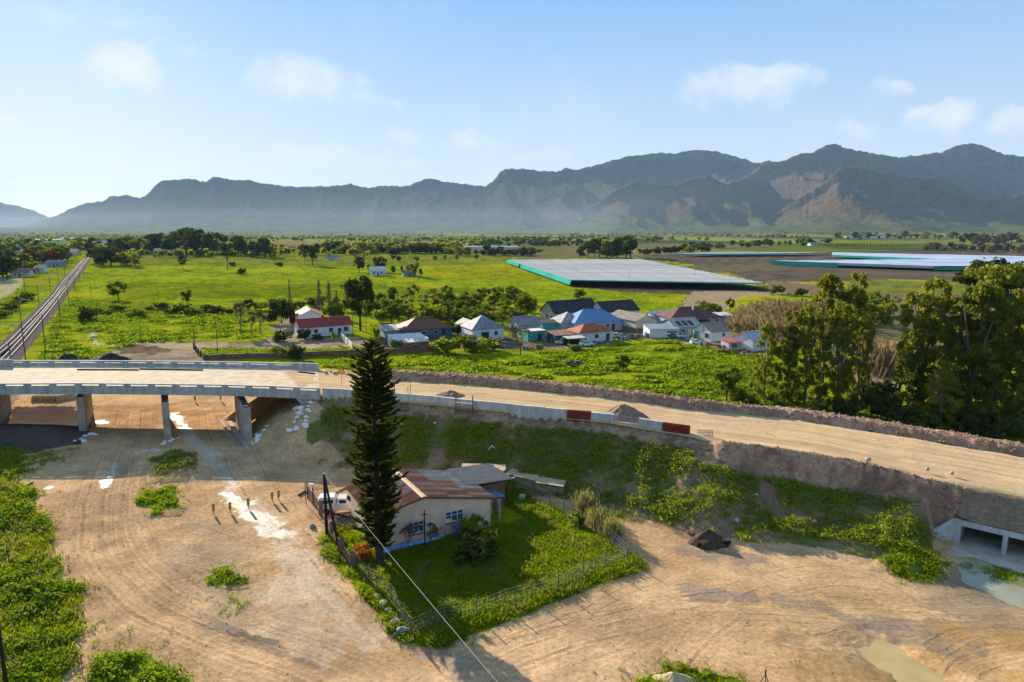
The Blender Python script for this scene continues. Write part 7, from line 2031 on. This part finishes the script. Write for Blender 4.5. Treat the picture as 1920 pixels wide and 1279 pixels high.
own('garden_bush', 'thin greenish shrub between the reeds and the garden fence', G(1085, 985), 1.8, 'bush', 2, .7, L_WEED)

# stray weeds thinning out over the sand
def strays(poly, n, out_, s_, lm, kind, nm='stray_weeds'):
    poly = np.asarray(poly); lo, hi = poly.min(0) - out_, poly.max(0) + out_; p = lo + (hi - lo) * rs.random((n * 12, 2))
    d, _ = pldist(p[:, 0], p[:, 1], np.vstack([poly, poly[:1]])); k = (~inpoly(p[:, 0], p[:, 1], poly)) & (rs.random(len(p)) < np.exp(-d / (out_ * .4))) & (p[:, 1] > 38)
    p = p[k][:n]; z = gz(p[:, 0], p[:, 1]); m = z < .8
    plants(nm, p[m], z[m], s_ * (.4 + .8 * rs.random(m.sum())), 10, lm, rs, kind)
strays(pw if False else poly_px(WEEDS[0]), 520, 4.0, .38, L_WEED, 'leafy'); strays(poly_px(WEEDS[0]), 300, 3.0, .5, L_DRY, 'blade')
strays(poly_px(GARDEN), 420, 1.6, .34, L_GRASS, 'blade'); strays(poly_px(WEEDS[2]), 110, 3.0, .3, L_WEED, 'leafy'); strays(poly_px(WEEDS[6]), 120, 2.5, .26, L_WEED, 'leafy'); strays(poly_px(WEEDS[1]), 220, 2.5, .32, L_WEED, 'leafy'); strays(poly_px(WEEDS[4]), 160, 2.0, .3, L_DRY, 'blade')

# ================================================================== SMALL THINGS ON THE SITE
# hazard boards: yellow and black chevron boards on short posts
def board(px, py, lab, h=1.15, w_=.28):
    v = G(px, py); e = tag(empty('hazard_board', v, .25), lab, 'marker board', 'hazard boards across the track')
    mb = MB(); mb.box((0, .03, h * .35), (.07, .05, h * .75)); mb.build('post', steel_d, e)
    mb = MB(); mb.box((0, 0, h * .62), (w_, .03, h * .76)); mb.build('panel', yellow_p, e)
    mb = MB()
    for k in range(3):
        z_ = h * (.34 + .22 * k); mb.poly([(-w_ / 2, -.018, z_), (w_ / 2, -.018, z_ + .12), (w_ / 2, -.018, z_ + .24), (-w_ / 2, -.018, z_ + .12)], .003)
    mb.build('stripes', black_p, e)
for k, (px, py, lab) in enumerate(((401, 964, 'yellow and black board, leftmost of the front three'), (432, 961, 'yellow and black board, middle of the front three beside the wet streak'), (466, 953, 'yellow and black board standing in the wet streak'), (511, 941, 'left board of the right-hand pair by the slope'), (523, 938, 'right board of the right-hand pair by the slope'), (366, 754, 'small board beyond the bridge, left of two'), (414, 752, 'small board beyond the bridge, right of two'))): board(px, py, lab)
# triangular warning sign on a pole
v = G(641, 705); x0, y0 = P(641, 722, 6.7); e = tag(empty('warning_sign', (x0, y0, 6.6), .1), 'yellow triangular warning sign on a thin pole at the bridge end', 'road sign')
mb = MB(); mb.tube((0, 0, 0), (0, 0, 2.4), .04); mb.build('post', mat('grey_pole', (.35, .34, .33), .5, .1, 3, metal=.4), e)
mb = MB(); mb.poly([(-.55, -.05, 1.9), (.55, -.05, 1.9), (0, -.05, 2.85)], .03); mb.build('sign_face', yellow_p, e)
mb = MB(); t3 = [Vector((-.60, -.03, 1.87)), Vector((.60, -.03, 1.87)), Vector((0, -.03, 2.92))]
for a, c in zip(t3, t3[1:] + t3[:1]): mb.bar(a, c, .05, .09)
mb.build('sign_border', red_p, e)
# soil heaps
def heap(name, lab, loc, r_, h, m, seed, sx=1.0, cat='soil heap', rz=0.0):
    n = 40; t_ = np.linspace(0, 2 * math.pi, n, endpoint=False); rr_ = np.linspace(0, 1, 14); T, Q = np.meshgrid(t_, rr_)
    X = np.cos(T) * Q * r_ * sx; Y = np.sin(T) * Q * r_; wob = fbm(np.cos(T) * 2 + seed, np.sin(T) * 2, 2, seed)
    X = X * (.75 + .5 * wob); Y = Y * (.75 + .5 * wob)
    Z = h * (1 - Q) ** .85 * (.75 + .5 * fbm(X * 1.6 + seed, Y * 1.6, 3, seed)) + .10 * (fbm(X * 5, Y * 5, 2, seed + 1) - .5) - .12 * Q
    ix = np.arange(T.size).reshape(T.shape); F = np.stack([ix[:-1], ix[1:], np.roll(ix[1:], -1, 1), np.roll(ix[:-1], -1, 1)], -1).reshape(-1, 4)
    o = np_obj(name, np.stack([X.ravel(), Y.ravel(), Z.ravel()], 1), F, m, smooth=True); o.location = loc; o.rotation_euler.z = rz
    return tag(o, lab, cat)
def on_road(px, py): z = zr_px(px); x, y = P(px, py, z); return Vector((x, y, z))
heap('soil_heap', 'pointed sandy soil heap behind the rebar gap in the wall', on_road(1170, 781), 2.4, 1.7, mat('heap_soil', (.24, .165, .105), .95, .3, 2.5, .8, 9), 3, 1.2)
heap('soil_heap', 'low dark soil heap behind the parapet wall by the scaffold', on_road(845, 741), 1.9, .7, soil_m, 5, 1.4)
heap('soil_heap', 'small dark heap behind the pine on the new road', on_road(722, 716), 1.2, .4, soil_m, 6, 1.2)
heap('sand_heap', 'pale sand heap at the bottom edge of the picture', G(1262, 1276), 1.0, .6, sand_m, 8, 1.4, 'sand heap')
heap('soil_heap', 'dark heap behind the far parapet, left one', flat(128, 674), 2.2, 1.5, mat('dark_soil', (.045, .035, .03), .95, .3, 2, .6, 8), 9, 1.2)
heap('soil_heap', 'dark heap behind the far parapet, right one', flat(206, 676), 3.2, 1.8, MATS['dark_soil'], 10, 1.4)
# earth-covered dark mound with a dark front on the sand
dm = G(1328, 1016)
heap('earth_mound', 'dark brown earth mound with blackened rim standing on the sand', dm, 1.55, 1.25, mat('burnt_soil', (.075, .045, .028), .95, .4, 2.5, .8, 8), 14, 1.35, 'earth mound')
mb = MB(); rng = random.Random(2)
for (dx, dy, s) in ((-1.15, -1.0, .32), (1.5, -.7, .34), (1.9, -.4, .2)): mb.rock((dx, dy, .2), s, rng, .9)
o = mb.build('charred_lumps', mat('charred', (.018, .016, .016), .9, .2, 4)); o.location = dm; tag(o, 'black charred lumps at the foot of the dark mound', 'lumps')
# sand bags and torn sheeting at the piers and the abutment
def rubble(lab, px, py, n, w_, d_, s0, s1, seed, m=None, nm='sandbag', slope=None):
    r_ = random.Random(seed)
    base = G(px, py)
    for k in range(n):
        dx, dy = r_.uniform(-w_, w_), r_.uniform(-d_, d_); x_, y_ = base.x + dx, base.y + dy
        mb = MB(); mb.rock((0, 0, 0), r_.uniform(s0, s1), r_, .55); o = mb.build(nm, m or white_p, smooth=False); o.location = (x_, y_, gz1(x_, y_) + s0 * .3); o.rotation_euler = (r_.uniform(-.3, .3), r_.uniform(-.3, .3), r_.uniform(0, 6))
        tag(o, lab, 'sandbag', lab.split(' piled')[0] + ' heap')
rubble('white sandbag piled at the foot of the left bridge pier', 165, 820, 9, .7, 2.0, .25, .5, 1)
rubble('white sandbag piled at the foot of the middle bridge pier', 318, 828, 8, .6, 1.6, .25, .45, 2)
rubble('white sandbag piled at the foot of the right bridge pier', 487, 818, 12, .8, 2.4, .25, .5, 3)
rubble('white sandbag piled on the slope under the abutment', 565, 785, 20, 1.6, 2.6, .3, .6, 4)
rubble('clay block piled beyond the right pier', 505, 768, 8, 1.2, 3.0, .35, .7, 5, mat('clay_block', (.40, .28, .13), .95, .25, 2, .6, 6), 'clay_block')
# concrete barriers stacked behind the bridge
for k in range(5):
    v = G(60 + 11 * k, 752); mb = MB()
    mb.add([(-.45, 0, 0), (.45, 0, 0), (.30, 0, .35), (.14, 0, .95), (-.14, 0, .95), (-.30, 0, .35), (-.45, 3.4, 0), (.45, 3.4, 0), (.30, 3.4, .35), (.14, 3.4, .95), (-.14, 3.4, .95), (-.30, 3.4, .35)],
           [(0, 1, 2, 3, 4, 5), (11, 10, 9, 8, 7, 6)] + [(i, i + 6, (i + 1) % 6 + 6, (i + 1) % 6) for i in range(6)])
    o = mb.build('concrete_barrier', mat('barrier', (.46, .36, .25), .9, .2, 1.5, .2, 6)); o.location = v; o.rotation_euler = (0, .25, -.5)
    tag(o, f'{ordw[k]} from the left of the concrete barriers laid beyond the bridge', 'barrier', 'concrete barriers beyond the bridge')
# sleepers and blocks in front of the right pier
for k, (a, c) in enumerate((((430, 792), (468, 846)), ((415, 790), (440, 836)))):
    p, q = G(*a), G(*c); mb = MB(); mb.bar((p.x, p.y, p.z + .12), (q.x, q.y, q.z + .12), .7 if k == 0 else .3, .22)
    tag(mb.build('kerb_beam', conc_d), ('wide pale concrete strip lying left of the right bridge pier', 'thin concrete kerb lying beside the wide strip')[k], 'beam')
# timber by the gate, planks on the slope, bent white pipe
for k, (a, c, m, w_, lab) in enumerate((((618, 930), (648, 915), wood, .14, 'pale plank lying on the sand behind the pickup'), ((560, 930), (573, 922), wood_d, .2, 'dark timber lying outside the double gate'), ((905, 790), (935, 780), wood, .12, 'plank lying below the parapet wall'), ((752, 768), (790, 764), wood, .14, 'pale plank on the slope top beside the pine'), ((1120, 724), (1147, 738), wood, .12, 'pale pole lying in the grass behind the berm'), ((1290, 1002), (1310, 1006), wood_d, .1, 'dark stick lying by the earth mound'), ((50, 912), (62, 905), wood_d, .15, 'dark board lying on the sand beside the left weeds'))):
    p, q = (G(*a), G(*c)) if k != 4 else (flat(*a), flat(*c)); mb = MB(); mb.bar((p.x, p.y, p.z + .1), (q.x, q.y, q.z + .1), w_); tag(mb.build('plank', m), lab, 'plank')
p = G(922, 845); mb = MB(); mb.tube((p.x - .45, p.y, p.z + .25), (p.x, p.y + .3, p.z + .75), .05); mb.tube((p.x, p.y + .3, p.z + .75), (p.x + .55, p.y - .1, p.z + .30), .05); tag(mb.build('bent_pipe', white_p), 'bent white pipe lying on the green slope', 'pipe')
for (px, py, lab) in ((815, 795, 'white plastic bag caught on the slope right of the pine'), (753, 797, 'grey white rag on the slope beside the pine'), (1135, 797, 'pale stone chip below the parapet wall')):
    mb = MB(); mb.rock((0, 0, .12), .24, random.Random(px), .7); o = mb.build('litter', white_p); o.location = G(px, py); tag(o, lab, 'litter')
# survey tripod at the bottom edge
e = tag(empty('survey_tripod', G(1434, 1285)), 'small dark survey tripod at the bottom edge of the picture', 'tripod')
for k in range(3):
    a = 2.1 * k + .3; mb = MB(); mb.tube((.32 * math.cos(a), .32 * math.sin(a), 0), (0, 0, .85), .03); mb.build('leg', steel_d, e)
mb = MB(); mb.tube((0, 0, .8), (0, 0, 1.15), .05); mb.build('head', steel_d, e)
# gravel and clods strewn over the site
rs = np.random.RandomState(3); n = 2600
px_, py_ = rs.uniform(0, 1900, n), rs.uniform(760, 1279, n)
pp = np.array([P(a, b_) for a, b_ in zip(px_, py_)]); z = gz(pp[:, 0], pp[:, 1]); d0, _ = pldist(pp[:, 0], pp[:, 1], N_W[:, :2])
m = (z < .7) & (fbm(pp[:, 0] / 6, pp[:, 1] / 6, 3, 990) > .46); pp, z = pp[m], z[m]
oc = np.array([(1, 0, 0), (0, 1, 0), (-1, 0, 0), (0, -1, 0), (0, 0, .8), (0, 0, -.3)]); of = np.array([(0, 1, 4), (1, 2, 4), (2, 3, 4), (3, 0, 4)])
s_ = (.02 + .08 * rs.random(len(pp)) ** 3)[:, None, None]; V = np.concatenate([pp, z[:, None]], 1)[:, None, :] + oc[None] * s_ * (.7 + .6 * rs.random((len(pp), 6, 1)))
F = (of[None] + (np.arange(len(pp)) * 6)[:, None, None]).reshape(-1, 3)
tag(np_obj('clods', V.reshape(-1, 3), F, mat('clod', (.27, .19, .12), .95, .3, 2)), kind='stuff')

# clods of graded soil on the road berm and along the cut
rs = np.random.RandomState(9); V = []
def clod_line(Wl, off0, off1, n, x0, x1, s0, s1, m_, nm):
    t_ = rs.uniform(0, len(Wl) - 1.001, n); i = t_.astype(int); f = (t_ - i)[:, None]; p = Wl[i, :2] * (1 - f) + Wl[i + 1, :2] * f
    d = Wl[i + 1, :2] - Wl[i, :2]; d /= np.linalg.norm(d, axis=1)[:, None]; nrm = np.stack([-d[:, 1], d[:, 0]], 1)
    p = p + nrm * rs.uniform(off0, off1, n)[:, None]; p = p[(p[:, 0] > x0) & (p[:, 0] < x1)]; z = gz(p[:, 0], p[:, 1])
    s_ = (s0 + (s1 - s0) * rs.random(len(p)) ** 3)[:, None, None]; V = np.concatenate([p, z[:, None]], 1)[:, None, :] + oc[None] * s_ * (.7 + .6 * rs.random((len(p), 6, 1)))
    tag(np_obj(nm, V.reshape(-1, 3), (of[None] + (np.arange(len(p)) * 6)[:, None, None]).reshape(-1, 3), m_), kind='stuff')
clod_m = mat('berm_clod', (.30, .175, .115), .95, .35, 3)
clod_line(F_W, .2, 4.2, 5200, -22, 62, .06, .30, clod_m, 'berm_clods')
clod_line(N_W, -3.2, -.1, 2600, 22, 50, .05, .24, clod_m, 'cut_clods')
clod_line(N_W, -2.6, -1.0, 1500, -20, 23, .05, .22, clod_m, 'bench_clods')

for k, (px, py, r_) in enumerate(((612, 701, .35), (620, 698, .28), (628, 702, .4), (634, 699, .3))):
    mb = MB(); mb.rock((0, 0, r_ * .4), r_, random.Random(40 + k), .8); o = mb.build('boulder', stone_m if k % 2 else gstone_m); o.location = on_road(px, py)
    tag(o, ('leftmost grey', 'second pale', 'third grey', 'rightmost pale')[k] + ' stone of the small group beside the warning sign', 'stone', 'stones beside the warning sign')
